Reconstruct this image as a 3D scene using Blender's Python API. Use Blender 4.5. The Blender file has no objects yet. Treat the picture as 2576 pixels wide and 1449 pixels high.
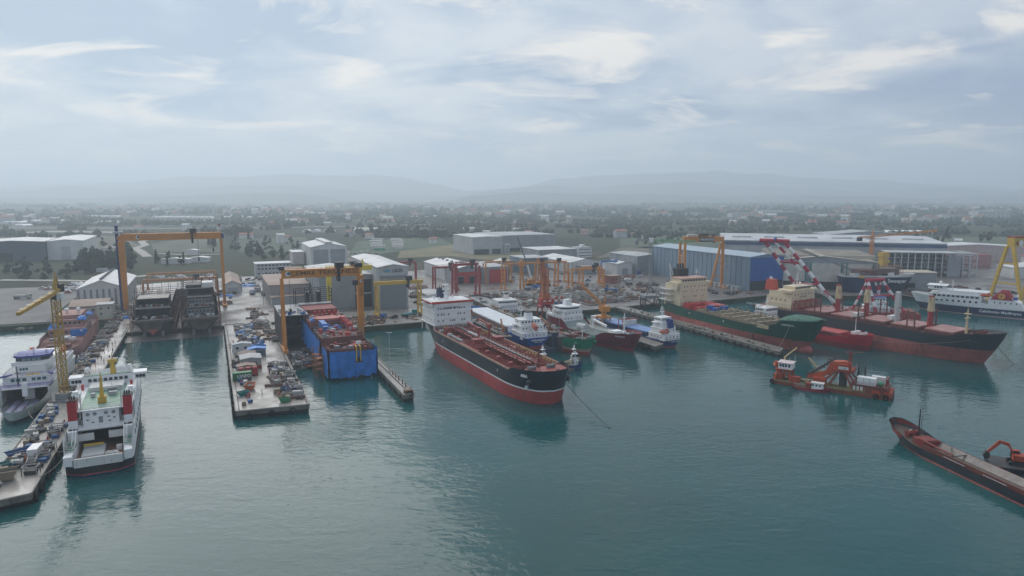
import bpy, math, random
from mathutils import Vector, Matrix, noise as mnoise
random.seed(11)
R = math.radians
sc = bpy.context.scene
col = sc.collection
# ---------------------------------------------------------------- camera
cam_h, cam_pitch, f_px = 65.0, R(7.8), 1709.0            # f in pixels of a 2576 wide picture
cd = bpy.data.cameras.new('camera'); cam = bpy.data.objects.new('camera', cd); col.objects.link(cam)
cam.location = (0, 0, cam_h); cam.rotation_euler = (R(90) - cam_pitch, 0, 0)
cd.sensor_width = 36; cd.lens = 36 * f_px / 2576; cd.clip_start = 1; cd.clip_end = 60000
sc.camera = cam
# ---------------------------------------------------------------- sky
SUN_EL, SUN_AZ = R(38), R(-38)                           # azimuth from +Y towards +X
sun_dir = Vector((math.sin(SUN_AZ) * math.cos(SUN_EL), math.cos(SUN_AZ) * math.cos(SUN_EL), math.sin(SUN_EL)))
wd = bpy.data.worlds.new('World'); sc.world = wd; wd.use_nodes = True
nt = wd.node_tree; nt.nodes.clear()
def wn(t, **k):
    n = nt.nodes.new(t)
    for a, b in k.items(): setattr(n, a, b)
    return n
def wl(a, b): nt.links.new(a, b)
def wmath(op, a, b=None, clamp=False):
    n = wn('ShaderNodeMath', operation=op, use_clamp=clamp)
    for i, v in enumerate((a, b)):
        if v is None: continue
        if isinstance(v, (int, float)): n.inputs[i].default_value = v
        else: wl(v, n.inputs[i])
    return n.outputs[0]
def wmix(f, a, b):
    n = wn('ShaderNodeMix', data_type='RGBA')
    for s, v in ((n.inputs['Factor'], f), (n.inputs[6], a), (n.inputs[7], b)):
        if isinstance(v, tuple): s.default_value = (*v, 1)
        elif isinstance(v, (int, float)): s.default_value = v
        else: wl(v, s)
    return n.outputs[2]
def wramp(v, *pts):
    n = wn('ShaderNodeValToRGB'); e = n.color_ramp.elements
    while len(e) < len(pts): e.new(0.5)
    for i, (p, c) in enumerate(pts): e[i].position = p; e[i].color = (c, c, c, 1) if not isinstance(c, tuple) else (*c, 1)
    wl(v, n.inputs[0]); return n.outputs[0]
out = wn('ShaderNodeOutputWorld'); bg = wn('ShaderNodeBackground'); wl(bg.outputs[0], out.inputs[0])
bg.inputs[1].default_value = 0.088
sky = wn('ShaderNodeTexSky', sky_type='NISHITA', sun_disc=False)
sky.sun_elevation = SUN_EL; sky.sun_rotation = SUN_AZ; sky.air_density = 1.0; sky.dust_density = 2.0; sky.ozone_density = 2.0
tc = wn('ShaderNodeTexCoord'); sep = wn('ShaderNodeSeparateXYZ'); wl(tc.outputs['Generated'], sep.inputs[0])
zz = wmath('ADD', wmath('MAXIMUM', sep.outputs[2], 0.0), 0.17)
def layer(sx, sy, ox, oy, scale, detail, rough, dist=0.0):
    cx = wmath('ADD', wmath('MULTIPLY', wmath('DIVIDE', sep.outputs[0], zz), sx), ox)
    cy = wmath('ADD', wmath('MULTIPLY', wmath('DIVIDE', sep.outputs[1], zz), sy), oy)
    c = wn('ShaderNodeCombineXYZ'); wl(cx, c.inputs[0]); wl(cy, c.inputs[1])
    n = wn('ShaderNodeTexNoise'); wl(c.outputs[0], n.inputs['Vector'])
    n.inputs['Scale'].default_value = scale; n.inputs['Detail'].default_value = detail
    n.inputs['Roughness'].default_value = rough; n.inputs['Distortion'].default_value = dist
    return n.outputs['Fac']
dotn = wn('ShaderNodeVectorMath', operation='DOT_PRODUCT'); wl(tc.outputs['Generated'], dotn.inputs[0]); dotn.inputs[1].default_value = sun_dir
glow = wramp(dotn.outputs['Value'], (0.35, 0.0), (1.0, 1.0))
big = layer(0.9, 1.0, 3.1, 7.4, 0.8, 5, 0.52, 0.4)
mid = layer(0.95, 1.0, 1.7, 2.2, 2.3, 7, 0.56, 0.5)
gap = layer(0.8, 1.1, 8.6, 0.9, 2.0, 8, 0.58, 0.5)
shade = wramp(wmath('ADD', wmath('MULTIPLY', big, 0.6), wmath('MULTIPLY', mid, 0.4)), (0.42, 0.0), (0.58, 1.0))
grey = wmix(shade, (2.5, 3.25, 4.8), (5.0, 5.55, 6.3))
grey = wmix(wmath('MULTIPLY', glow, 0.85), grey, wmix(shade, (4.1, 5.2, 6.3), (7.3, 7.6, 7.7)))
hi = wmath('SUBTRACT', 1.0, wramp(sep.outputs[2], (0.0, 0.0), (0.1, 1.0)))
cream = wramp(gap, (0.52, 0.0), (0.63, 1.0))
cloud = wmix(wmath('MULTIPLY', cream, 0.8), grey, (9.0, 8.4, 7.6))
low = wmix(hi, cloud, wmix(glow, (4.3, 4.9, 5.6), (5.3, 5.95, 6.4)))
final = wmix(wramp(gap, (0.25, 0.86), (0.4, 0.97)), sky.outputs[0], low)
wl(final, bg.inputs[0])
# ---------------------------------------------------------------- sun behind the cloud
sl = bpy.data.lights.new('sun', 'SUN'); sun = bpy.data.objects.new('sun', sl); col.objects.link(sun)
sl.energy = 1.5; sl.angle = R(60); sl.color = (1.0, 0.96, 0.9)
sun.rotation_euler = (-sun_dir).to_track_quat('-Z', 'Y').to_euler(); sun.location = (-200, 100, 300)
sc.view_settings.view_transform = 'Standard'; sc.view_settings.look = 'None'
sc.view_settings.exposure = 0.42; sc.view_settings.gamma = 1.0; sc.view_settings.use_curve_mapping = False
sc.render.engine = 'CYCLES'
try:
    sc.cycles.use_denoising = True; sc.cycles.denoiser = 'OPENIMAGEDENOISE'
except Exception: pass
sc.cycles.max_bounces = 6; sc.cycles.diffuse_bounces = 2; sc.cycles.glossy_bounces = 3; sc.cycles.volume_bounces = 4
sc.cycles.caustics_reflective = False; sc.cycles.caustics_refractive = False
# ---------------------------------------------------------------- placing: the yard's own axes
YAW = R(24)                                              # piers, slips and halls all run 24 degrees left of north
CA, SA = math.cos(YAW), math.sin(YAW)
def W(r, a, z=0.0): return Vector((r * CA - a * SA, r * SA + a * CA, z))
def gp(x, y, z=0.0):
    """ground point seen at pixel x, y of a 2576 wide view of the place"""
    u, v = x - 1288.0, y - 724.5
    dy = f_px * math.cos(cam_pitch) - v * math.sin(cam_pitch); dz = -f_px * math.sin(cam_pitch) - v * math.cos(cam_pitch)
    t = (z - cam_h) / dz
    return Vector((u * t, dy * t, z))
# ---------------------------------------------------------------- materials
MATS = {}
def mat(name, c, rough=0.6, metal=0.0, var=0.18, scale=0.25, rust=0.0, rustc=(0.11, 0.05, 0.025), streak=True, bump=0.0, spec=0.4, wet=0.0, plates=0.0):
    """weathered procedural paint / concrete / metal: colour variation, rust streaks, fine relief"""
    if name in MATS: return MATS[name]
    m = bpy.data.materials.new(name); m.use_nodes = True; t = m.node_tree; b = t.nodes['Principled BSDF']; L = t.links.new
    def N(k, **kw):
        n = t.nodes.new(k)
        for a, v in kw.items(): setattr(n, a, v)
        return n
    co = N('ShaderNodeTexCoord')
    n1 = N('ShaderNodeTexNoise'); L(co.outputs['Object'], n1.inputs['Vector'])
    n1.inputs['Scale'].default_value = scale; n1.inputs['Detail'].default_value = 8; n1.inputs['Roughness'].default_value = 0.65
    r1 = N('ShaderNodeValToRGB'); L(n1.outputs['Fac'], r1.inputs[0])
    k = tuple(min(1, x * (1 + var)) for x in c)
    d = tuple(x * (1 - var) for x in c)
    r1.color_ramp.elements[0].position = 0.32; r1.color_ramp.elements[0].color = (*d, 1)
    r1.color_ramp.elements[1].position = 0.68; r1.color_ramp.elements[1].color = (*k, 1)
    last = r1.outputs[0]
    if rust > 0:
        mp = N('ShaderNodeMapping'); L(co.outputs['Object'], mp.inputs['Vector']); mp.inputs['Scale'].default_value = (1, 1, 0.22) if streak else (1, 1, 1)
        n2 = N('ShaderNodeTexNoise'); L(mp.outputs[0], n2.inputs['Vector']); n2.inputs['Scale'].default_value = scale * 3.2
        n2.inputs['Detail'].default_value = 9; n2.inputs['Roughness'].default_value = 0.7
        r2 = N('ShaderNodeValToRGB'); L(n2.outputs['Fac'], r2.inputs[0])
        p = 0.66 - 0.26 * rust
        r2.color_ramp.elements[0].position = p; r2.color_ramp.elements[0].color = (0, 0, 0, 1)
        r2.color_ramp.elements[1].position = p + 0.16; r2.color_ramp.elements[1].color = (min(1, .35 + rust),) * 3 + (1,)
        mx = N('ShaderNodeMix', data_type='RGBA'); L(r2.outputs[0], mx.inputs['Factor']); L(last, mx.inputs[6]); mx.inputs[7].default_value = (*rustc, 1)
        last = mx.outputs[2]
    if plates:
        sx = N('ShaderNodeSeparateXYZ'); L(co.outputs['Object'], sx.inputs[0]); cx = N('ShaderNodeCombineXYZ'); L(sx.outputs[1], cx.inputs[0]); L(sx.outputs[2], cx.inputs[1])
        bk = N('ShaderNodeTexBrick'); L(cx.outputs[0], bk.inputs['Vector']); bk.inputs['Scale'].default_value = 1; bk.inputs['Brick Width'].default_value = 9; bk.inputs['Row Height'].default_value = 2.3; bk.inputs['Mortar Size'].default_value = .07
        for nm, v_ in (('Color1', 1 - plates), ('Color2', 1 + plates), ('Mortar', 1 - 2.2 * plates)): bk.inputs[nm].default_value = (v_, v_, v_, 1)
        mx = N('ShaderNodeMix', data_type='RGBA', blend_type='MULTIPLY'); mx.inputs['Factor'].default_value = 1; L(last, mx.inputs[6]); L(bk.outputs[0], mx.inputs[7]); last = mx.outputs[2]
    L(last, b.inputs['Base Color'])
    b.inputs['Metallic'].default_value = metal; b.inputs['Specular IOR Level'].default_value = spec
    if wet > 0:
        r3 = N('ShaderNodeMapRange'); L(n1.outputs['Fac'], r3.inputs[0]); r3.inputs[1].default_value = 0.35; r3.inputs[2].default_value = 0.65
        r3.inputs[3].default_value = rough; r3.inputs[4].default_value = max(0.06, rough - wet); L(r3.outputs[0], b.inputs['Roughness'])
    else:
        r3 = N('ShaderNodeMapRange'); L(n1.outputs['Fac'], r3.inputs[0]); r3.inputs[3].default_value = min(1, rough + 0.12); r3.inputs[4].default_value = max(0.05, rough - 0.12)
        L(r3.outputs[0], b.inputs['Roughness'])
    if bump > 0:
        bp = N('ShaderNodeBump'); n3 = N('ShaderNodeTexNoise'); L(co.outputs['Object'], n3.inputs['Vector']); n3.inputs['Scale'].default_value = scale * 12; n3.inputs['Detail'].default_value = 4
        L(n3.outputs['Fac'], bp.inputs['Height']); bp.inputs['Strength'].default_value = bump; bp.inputs['Distance'].default_value = 0.1; L(bp.outputs[0], b.inputs['Normal'])
    MATS[name] = m; return m
def glass(name, c=(0.02, 0.03, 0.04), rough=0.12):
    return mat(name, c, rough, var=0.3, spec=0.6)
# ---------------------------------------------------------------- mesh building
class MB:
    def __init__(s): s.v = []; s.f = []
    def add(s, vs, fs):
        o = len(s.v); s.v += [tuple(v) for v in vs]; s.f += [tuple(i + o for i in f) for f in fs]; return s
    def box(s, x0, x1, y0, y1, z0, z1, top=None):
        """top=(dx,dy): shrink of the top face"""
        a, b = top or (0, 0)
        return s.add([(x0, y0, z0), (x1, y0, z0), (x1, y1, z0), (x0, y1, z0), (x0 + a, y0 + b, z1), (x1 - a, y0 + b, z1), (x1 - a, y1 - b, z1), (x0 + a, y1 - b, z1)],
                     [(0, 3, 2, 1), (4, 5, 6, 7), (0, 1, 5, 4), (1, 2, 6, 5), (2, 3, 7, 6), (3, 0, 4, 7)])
    def cbox(s, cx, cy, z0, lx, ly, h, rz=0.0, top=None):
        m = MB().box(-lx / 2, lx / 2, -ly / 2, ly / 2, z0, z0 + h, top); c, d = math.cos(rz), math.sin(rz)
        return s.add([(cx + x * c - y * d, cy + x * d + y * c, z) for x, y, z in m.v], m.f)
    def tube(s, p, q, r0, r1=None, n=8, cap=True):
        p, q = Vector(p), Vector(q); r1 = r0 if r1 is None else r1; d = q - p
        if d.length < 1e-6: return s
        d.normalize(); u = d.cross(Vector((0, 0, 1)))
        u = Vector((1, 0, 0)) if u.length < 1e-4 else u.normalized(); w = d.cross(u)
        vs = []
        ph = math.pi / 4 if n == 4 else 0
        for c, r in ((p, r0), (q, r1)):
            for i in range(n):
                t = ph + 2 * math.pi * i / n; vs.append(c + (u * math.cos(t) + w * math.sin(t)) * r)
        fs = [(i, (i + 1) % n, n + (i + 1) % n, n + i) for i in range(n)]
        if cap: fs += [tuple(range(n - 1, -1, -1)), tuple(range(n, 2 * n))]
        return s.add(vs, fs)
    def bar(s, p, q, r): return s.tube(p, q, r * 1.414, None, 4)
    def path(s, pts, r, n=5):
        for a, b in zip(pts[:-1], pts[1:]): s.tube(a, b, r, None, n)
        return s
    def prism(s, poly, z0, z1):
        n = len(poly)
        return s.add([(x, y, z0) for x, y in poly] + [(x, y, z1) for x, y in poly],
                     [tuple(range(n - 1, -1, -1)), tuple(range(n, 2 * n))] + [(i, (i + 1) % n, n + (i + 1) % n, n + i) for i in range(n)])
    def prismx(s, poly, x0, x1):
        """profile in (y,z) extruded along x"""
        n = len(poly)
        return s.add([(x0, y, z) for y, z in poly] + [(x1, y, z) for y, z in poly],
                     [tuple(range(n)), tuple(range(2 * n - 1, n - 1, -1))] + [(i, n + i, n + (i + 1) % n, (i + 1) % n) for i in range(n)])
    def prismy(s, poly, y0, y1):
        """profile in (x,z) extruded along y"""
        n = len(poly)
        return s.add([(x, y0, z) for x, z in poly] + [(x, y1, z) for x, z in poly],
                     [tuple(range(n - 1, -1, -1)), tuple(range(n, 2 * n))] + [(i, (i + 1) % n, n + (i + 1) % n, n + i) for i in range(n)])
    def ball(s, c, r, nu=10, nv=6, sz=1.0):
        vs = [(c[0], c[1], c[2] - r * sz)]
        for j in range(1, nv):
            t = -math.pi / 2 + math.pi * j / nv
            for i in range(nu):
                p = 2 * math.pi * i / nu; vs.append((c[0] + r * math.cos(t) * math.cos(p), c[1] + r * math.cos(t) * math.sin(p), c[2] + r * sz * math.sin(t)))
        vs.append((c[0], c[1], c[2] + r * sz)); fs = [(0, 1 + (i + 1) % nu, 1 + i) for i in range(nu)]
        for j in range(nv - 2):
            a = 1 + j * nu; fs += [(a + i, a + (i + 1) % nu, a + nu + (i + 1) % nu, a + nu + i) for i in range(nu)]
        a = 1 + (nv - 2) * nu; fs += [(a + i, a + (i + 1) % nu, len(vs) - 1) for i in range(nu)]
        return s.add(vs, fs)
    def torus(s, c, R0, r, axis='x', nu=12, nv=6):
        vs = []
        for i in range(nu):
            a = 2 * math.pi * i / nu
            for j in range(nv):
                b = 2 * math.pi * j / nv; q = R0 + r * math.cos(b); x, y, z = q * math.cos(a), q * math.sin(a), r * math.sin(b)
                vs.append((c[0] + (z if axis == 'x' else x), c[1] + (x if axis == 'x' else (z if axis == 'y' else y)), c[2] + (z if axis == 'z' else y)))
        return s.add(vs, [(i * nv + j, ((i + 1) % nu) * nv + j, ((i + 1) % nu) * nv + (j + 1) % nv, i * nv + (j + 1) % nv) for i in range(nu) for j in range(nv)])
    def truss(s, p, q, w, h, n, r, up=(0, 0, 1), rd=None):
        """box lattice between p and q, w wide, h deep, n bays"""
        p, q, up = Vector(p), Vector(q), Vector(up); d = (q - p); L = d.length; d.normalize(); sd = d.cross(up).normalized(); up = sd.cross(d); rd = rd or r * 0.6
        cs = [sd * (w / 2 * i) + up * (h / 2 * j) for i, j in ((-1, -1), (1, -1), (1, 1), (-1, 1))]
        for c in cs: s.bar(p + c, q + c, r)
        for k in range(n):
            a, b = p + d * (L * k / n), p + d * (L * (k + 1) / n)
            for i in range(4):
                c0, c1 = cs[i], cs[(i + 1) % 4]
                if k % 2: c0, c1 = c1, c0
                s.bar(a + c0, b + c1, rd); s.bar(a + cs[i], a + cs[(i + 1) % 4], rd)
        return s
    def mesh(s, name, m, smooth=False):
        me = bpy.data.meshes.new(name); me.from_pydata(s.v, [], s.f); me.update()
        if m is not None: me.materials.append(m)
        if smooth: me.polygons.foreach_set('use_smooth', [True] * len(me.polygons))
        return me
    def build(s, name, m, parent=None, smooth=False, kind=None):
        o = bpy.data.objects.new(name, s.mesh(name, m, smooth)); col.objects.link(o); o.parent = parent
        if kind: o['kind'] = kind
        return o
def inst(name, me, parent, loc=(0, 0, 0), rz=0.0, scale=None):
    o = bpy.data.objects.new(name, me); col.objects.link(o); o.parent = parent; o.location = loc; o.rotation_euler = (0, 0, rz)
    if scale: o.scale = scale
    return o
def tag(o, label, cat, group=None):
    o['label'] = label; o['category'] = cat
    if group: o['group'] = group
    return o
def thing(name, loc, rz, label, cat, group=None):
    o = bpy.data.objects.new(name, None); col.objects.link(o); o.location = loc; o.rotation_euler = (0, 0, rz); o.empty_display_size = 1
    return tag(o, label, cat, group)
def ything(name, r, a, z, label, cat, group=None, rz=0.0): return thing(name, W(r, a, z), YAW + rz, label, cat, group)
CH = {}
def copy_tree(root, loc, rz, label=None, group=None, scale=None):
    c = root.copy(); col.objects.link(c); c.location = loc; c.rotation_euler = (0, 0, rz)
    if scale: c.scale = scale
    if label: c['label'] = label
    if group: c['group'] = group
    if root.name not in CH: CH[root.name] = [(x, list(x.children)) for x in root.children]
    for x, gs in CH[root.name]:
        y = x.copy(); col.objects.link(y); y.parent = c
        for g in gs:
            h = g.copy(); col.objects.link(h); h.parent = y
    return c
def struct(o): o['kind'] = 'structure'; return o
def text(s, name, m, parent, loc, rot, size, depth=0.04, width=1.0, bold=0.0, font=None):
    cu = bpy.data.curves.new(name, 'FONT'); cu.body = s; cu.size = size; cu.extrude = depth; cu.offset = bold; cu.align_x = 'CENTER'; cu.align_y = 'CENTER'; cu.resolution_u = 2
    t = bpy.data.objects.new(name, cu); col.objects.link(t)
    me = bpy.data.meshes.new_from_object(t.evaluated_get(bpy.context.evaluated_depsgraph_get())); bpy.data.objects.remove(t); bpy.data.curves.remove(cu)
    me.materials.clear(); me.materials.append(m)
    o = bpy.data.objects.new(name, me); col.objects.link(o); o.parent = kid(parent, 'main_beam', 'hull_side', 'wall') if parent.parent is None else parent; o.location = loc; o.rotation_euler = rot; o.scale = (width, 1, 1); return o
WINS = {}
def window_mesh(w, h, d=0.06, m=None):
    k = (round(w, 2), round(h, 2), m.name if m else '')
    if k not in WINS: WINS[k] = MB().box(-w / 2, w / 2, -d, d, -h / 2, h / 2).mesh('window', m or glass('window_glass'))
    return WINS[k]
def kid(par, *names):
    for c in par.children:
        if c.name.split('.')[0] in names: return c
    return par
def windows(parent, pts, w, h, rz=0.0, m=None, name='window'):
    parent = kid(parent, 'deckhouse', 'cabin')
    me = window_mesh(w, h, m=m)
    for p in pts: inst(name, me, parent, p, rz)
def row(x0, x1, n): return [x0 + (x1 - x0) * (i + 0.5) / n for i in range(n)]
# ================================================================ water, land, hills, haze
def water_mat():
    m = bpy.data.materials.new('sea_water'); m.use_nodes = True; t = m.node_tree; b = t.nodes['Principled BSDF']; L = t.links.new
    co = t.nodes.new('ShaderNodeTexCoord')
    def noi(s, det, sx=1, sy=1, dist=0.0):
        mp = t.nodes.new('ShaderNodeMapping'); mp.inputs['Scale'].default_value = (sx, sy, 1); mp.inputs['Rotation'].default_value = (0, 0, 0.35); L(co.outputs['Object'], mp.inputs['Vector'])
        n = t.nodes.new('ShaderNodeTexNoise'); n.inputs['Scale'].default_value = s; n.inputs['Detail'].default_value = det; n.inputs['Roughness'].default_value = 0.55
        n.inputs['Distortion'].default_value = dist; L(mp.outputs[0], n.inputs['Vector']); return n.outputs['Fac']
    n0 = noi(0.012, 4, 1, 1.4); wm = t.nodes.new('ShaderNodeMapRange'); L(noi(0.009, 5, 1, 2.6, 1.2), wm.inputs[0]); wm.inputs[1].default_value = .4; wm.inputs[2].default_value = .6; wm.inputs[3].default_value = .5; wm.inputs[4].default_value = .95
    def lanes(h):
        k = t.nodes.new('ShaderNodeMath'); k.operation = 'MULTIPLY'; L(h, k.inputs[0]); L(wm.outputs[0], k.inputs[1]); return k.outputs[0]
    cr = t.nodes.new('ShaderNodeValToRGB'); L(n0, cr.inputs[0]); e = cr.color_ramp.elements
    e[0].position = 0.35; e[0].color = (0.009, 0.061, 0.066, 1); e[1].position = 0.66; e[1].color = (0.013, 0.081, 0.083, 1)
    L(cr.outputs[0], b.inputs['Base Color']); b.inputs['IOR'].default_value = 1.33; b.inputs['Specular IOR Level'].default_value = 0.5
    rr = t.nodes.new('ShaderNodeMapRange'); L(noi(0.03, 3), rr.inputs[0]); rr.inputs[1].default_value = 0.35; rr.inputs[2].default_value = 0.65; rr.inputs[3].default_value = 0.04; rr.inputs[4].default_value = 0.13
    L(rr.outputs[0], b.inputs['Roughness'])
    b1 = t.nodes.new('ShaderNodeBump'); b1.inputs['Strength'].default_value = 0.22; b1.inputs['Distance'].default_value = 0.5; L(lanes(noi(0.42, 3, 1, 1.5, 0.6)), b1.inputs['Height'])
    b2 = t.nodes.new('ShaderNodeBump'); b2.inputs['Strength'].default_value = 0.2; b2.inputs['Distance'].default_value = 0.9; L(lanes(noi(0.11, 3, 1, 1.9, 0.8)), b2.inputs['Height']); L(b1.outputs[0], b2.inputs['Normal'])
    L(b2.outputs[0], b.inputs['Normal']); return m
struct(MB().add([(-10900, -1200, 0), (10900, -1200, 0), (10900, 1500, 0), (-10900, 1500, 0)], [(0, 1, 2, 3)]).build('water', water_mat()))
def ground_mat():
    m = bpy.data.materials.new('plain_ground'); m.use_nodes = True; t = m.node_tree; b = t.nodes['Principled BSDF']; L = t.links.new
    co = t.nodes.new('ShaderNodeTexCoord')
    mp = t.nodes.new('ShaderNodeMapping'); mp.inputs['Rotation'].default_value = (0, 0, 0.3); mp.inputs['Scale'].default_value = (1, 0.45, 1); L(co.outputs['Object'], mp.inputs['Vector'])
    vo = t.nodes.new('ShaderNodeTexVoronoi'); vo.inputs['Scale'].default_value = 0.0085; L(mp.outputs[0], vo.inputs['Vector'])
    sp = t.nodes.new('ShaderNodeSeparateColor'); L(vo.outputs['Color'], sp.inputs[0])
    cr = t.nodes.new('ShaderNodeValToRGB'); L(sp.outputs[0], cr.inputs[0]); cr.color_ramp.interpolation = 'CONSTANT'; e = cr.color_ramp.elements
    cs = [(0, (.04, .05, .032)), (.2, (.05, .06, .036)), (.4, (.032, .044, .028)), (.55, (.066, .068, .043)), (.7, (.042, .056, .034)), (.85, (.075, .07, .05)), (.93, (.052, .068, .037))]
    while len(e) < len(cs): e.new(0.5)
    for i, (p, c) in enumerate(cs): e[i].position = p; e[i].color = (*c, 1)
    n = t.nodes.new('ShaderNodeTexNoise'); n.inputs['Scale'].default_value = 0.06; n.inputs['Detail'].default_value = 8; n.inputs['Roughness'].default_value = 0.7; L(co.outputs['Object'], n.inputs['Vector'])
    r2 = t.nodes.new('ShaderNodeValToRGB'); L(n.outputs['Fac'], r2.inputs[0]); r2.color_ramp.elements[0].position = 0.3; r2.color_ramp.elements[0].color = (.55, .55, .55, 1); r2.color_ramp.elements[1].position = 0.7; r2.color_ramp.elements[1].color = (1.35, 1.3, 1.25, 1)
    mx = t.nodes.new('ShaderNodeMix'); mx.data_type = 'RGBA'; mx.blend_type = 'MULTIPLY'; mx.inputs['Factor'].default_value = 1; L(cr.outputs[0], mx.inputs[6]); L(r2.outputs[0], mx.inputs[7])
    L(mx.outputs[2], b.inputs['Base Color']); b.inputs['Roughness'].default_value = 0.95; b.inputs['Specular IOR Level'].default_value = 0.1; return m
LZ = 2.5
def lw(r, a): p = W(r, a); return (p.x, p.y)
# coast line from west to east; z drops to the sea bed at the skirt
coast = [(-10900, -800), (-900, 230), (-420, 296), (-262, 313), (-233, 324), lw(-66, 395), lw(-49, 390), lw(-38, 388), lw(-37.3, 350), lw(4, 350), lw(34, 350), lw(34, 340), lw(53, 338), lw(53, 320), lw(93, 320), lw(107, 322),
         lw(108, 335), lw(136, 338), lw(137, 392), lw(154, 392), lw(155, 330), lw(166, 322), lw(181, 322), lw(186, 318), lw(206, 318), lw(212, 318), lw(236, 322), lw(242, 300), lw(262, 316), lw(300, 318), lw(352, 322), lw(356, 300), lw(410, 283), lw(425, 236), lw(520, 225), lw(800, 225), (1500, 480), (10900, -500)]
top = [(x, y, LZ) for x, y in coast]; bot = [(x, y, -3) for x, y in coast]; n = len(coast)
g = MB(); g.add(top + bot, [(i, i + n, i + n + 1, i + 1) for i in range(n - 1)])
def fill(pts, z):
    """triangulate a simple polygon with mathutils"""
    from mathutils.geometry import tessellate_polygon
    return [(p[0], p[1], z) for p in pts], [tuple(t) for t in tessellate_polygon([[Vector((p[0], p[1], 0)) for p in pts]])]
v, f = fill(coast + [(10900, 10900), (-10900, 10900)], LZ); g.add(v, f)
struct(g.build('ground', ground_mat()))
# hills
def lerp_tab(tab, x):
    if x <= tab[0][0]: return tab[0][1]
    for (a, p), (b, q) in zip(tab[:-1], tab[1:]):
        if x <= b:
            k = (x - a) / (b - a); k = k * k * (3 - 2 * k); return p + (q - p) * k
    return tab[-1][1]
def hill(name, Y, depth, prof, seed):
    """prof: list of (pixel x, pixel y of the crest) of a ridge that stands at distance Y"""
    s = Y / f_px
    tab = [((px - 1288) * s, max(0.0, cam_h + (487 - py) * s)) for px, py in prof]
    x0, x1 = tab[0][0], tab[-1][0]; nx, ny = 150, 14; vs = []; fs = []
    for j in range(ny + 1):
        t = j / ny; w = math.sin(math.pi * min(1, t * 0.85) * 0.5 + 0.0) if t < 0.6 else 1 - 0.6 * ((t - 0.6) / 0.4) ** 2
        if t < 0.6: w = (t / 0.6) ** 1.15
        for i in range(nx + 1):
            x = x0 + (x1 - x0) * i / nx; y = Y - depth * 0.6 + depth * t
            nz = mnoise.fractal(Vector((x / 900 + seed, y / 700, seed)), 0.9, 2.1, 5)
            h = lerp_tab(tab, x) * w * (1 + 0.10 * nz) + (18 * nz * w)
            vs.append((x, y, max(LZ - 4, h - 5)))
    for j in range(ny):
        for i in range(nx): a = j * (nx + 1) + i; fs.append((a, a + 1, a + nx + 2, a + nx + 1))
    struct(MB().add(vs, fs).build(name, mat('hill_cover', (0.05, 0.06, 0.05), 0.95, var=0.4, scale=0.004, spec=0.1), smooth=True))
hill('hills', 9300, 2200, [(-500, 487), (-200, 480), (100, 462), (330, 452), (560, 440), (760, 430), (900, 436), (1010, 448), (1090, 462), (1180, 478), (1280, 470), (1420, 448), (1550, 440), (1680, 434), (1790, 428), (1900, 434), (2030, 441), (2180, 452), (2350, 462), (2560, 470), (3000, 482)], 3.3)
hill('hills', 7600, 1700, [(-500, 488), (0, 476), (220, 468), (480, 470), (700, 462), (860, 470), (960, 484), (1020, 492), (1130, 488), (1270, 470), (1390, 462), (1480, 468), (1600, 462), (1720, 456), (1880, 462), (2020, 470), (2200, 474), (2400, 470), (2600, 478), (3100, 490)], 7.1)
hill('hills', 6000, 1200, [(-600, 497), (200, 492), (420, 486), (620, 480), (780, 484), (880, 497), (960, 506), (1080, 504), (1200, 490), (1330, 482), (1480, 486), (1640, 484), (1800, 490), (2000, 488), (2300, 494), (2600, 490), (3200, 498)], 1.9)
# haze in the air over the plain
hz = bpy.data.materials.new('haze_air'); hz.use_nodes = True; t = hz.node_tree; t.nodes.clear()
o_ = t.nodes.new('ShaderNodeOutputMaterial'); pv = t.nodes.new('ShaderNodeVolumePrincipled'); t.links.new(pv.outputs[0], o_.inputs['Volume'])
pv.inputs['Color'].default_value = (0.81, 0.915, 1.0, 1); pv.inputs['Density'].default_value = 0.00028; pv.inputs['Anisotropy'].default_value = 0.4
MB().box(-11000, 11000, -1300, 11000, -4, 425).build('haze', hz, kind='stuff')

# ---------------------------------------------------------------- piers, slips, pavements
CONC = mat('pier_concrete', (0.25, 0.228, 0.208), 0.55, var=0.28, scale=0.12, rust=0.35, rustc=(0.19, 0.17, 0.15), streak=False, wet=0.38, bump=0.15)
CONC2 = mat('quay_concrete', (0.2, 0.185, 0.168), 0.6, var=0.35, scale=0.09, rust=0.5, rustc=(0.13, 0.11, 0.095), streak=False, wet=0.42, bump=0.2)
YARD = mat('yard_dirt_concrete', (0.135, 0.122, 0.115), 0.65, var=0.4, scale=0.05, rust=0.55, rustc=(0.11, 0.085, 0.075), streak=False, wet=0.4, bump=0.2)
DIRT = mat('lot_gravel', (0.15, 0.145, 0.14), 0.8, var=0.25, scale=0.05, rust=0.3, rustc=(0.1, 0.1, 0.085), streak=False)
EDGE = mat('weathered_pier_face', (0.16, 0.15, 0.13), 0.8, var=0.35, scale=0.3, rust=0.5, rustc=(0.05, 0.05, 0.045))
def sheet(name, pts, z, m):
    v, f = fill(pts, z); return struct(MB().add(v, f).build(name, m))
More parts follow.
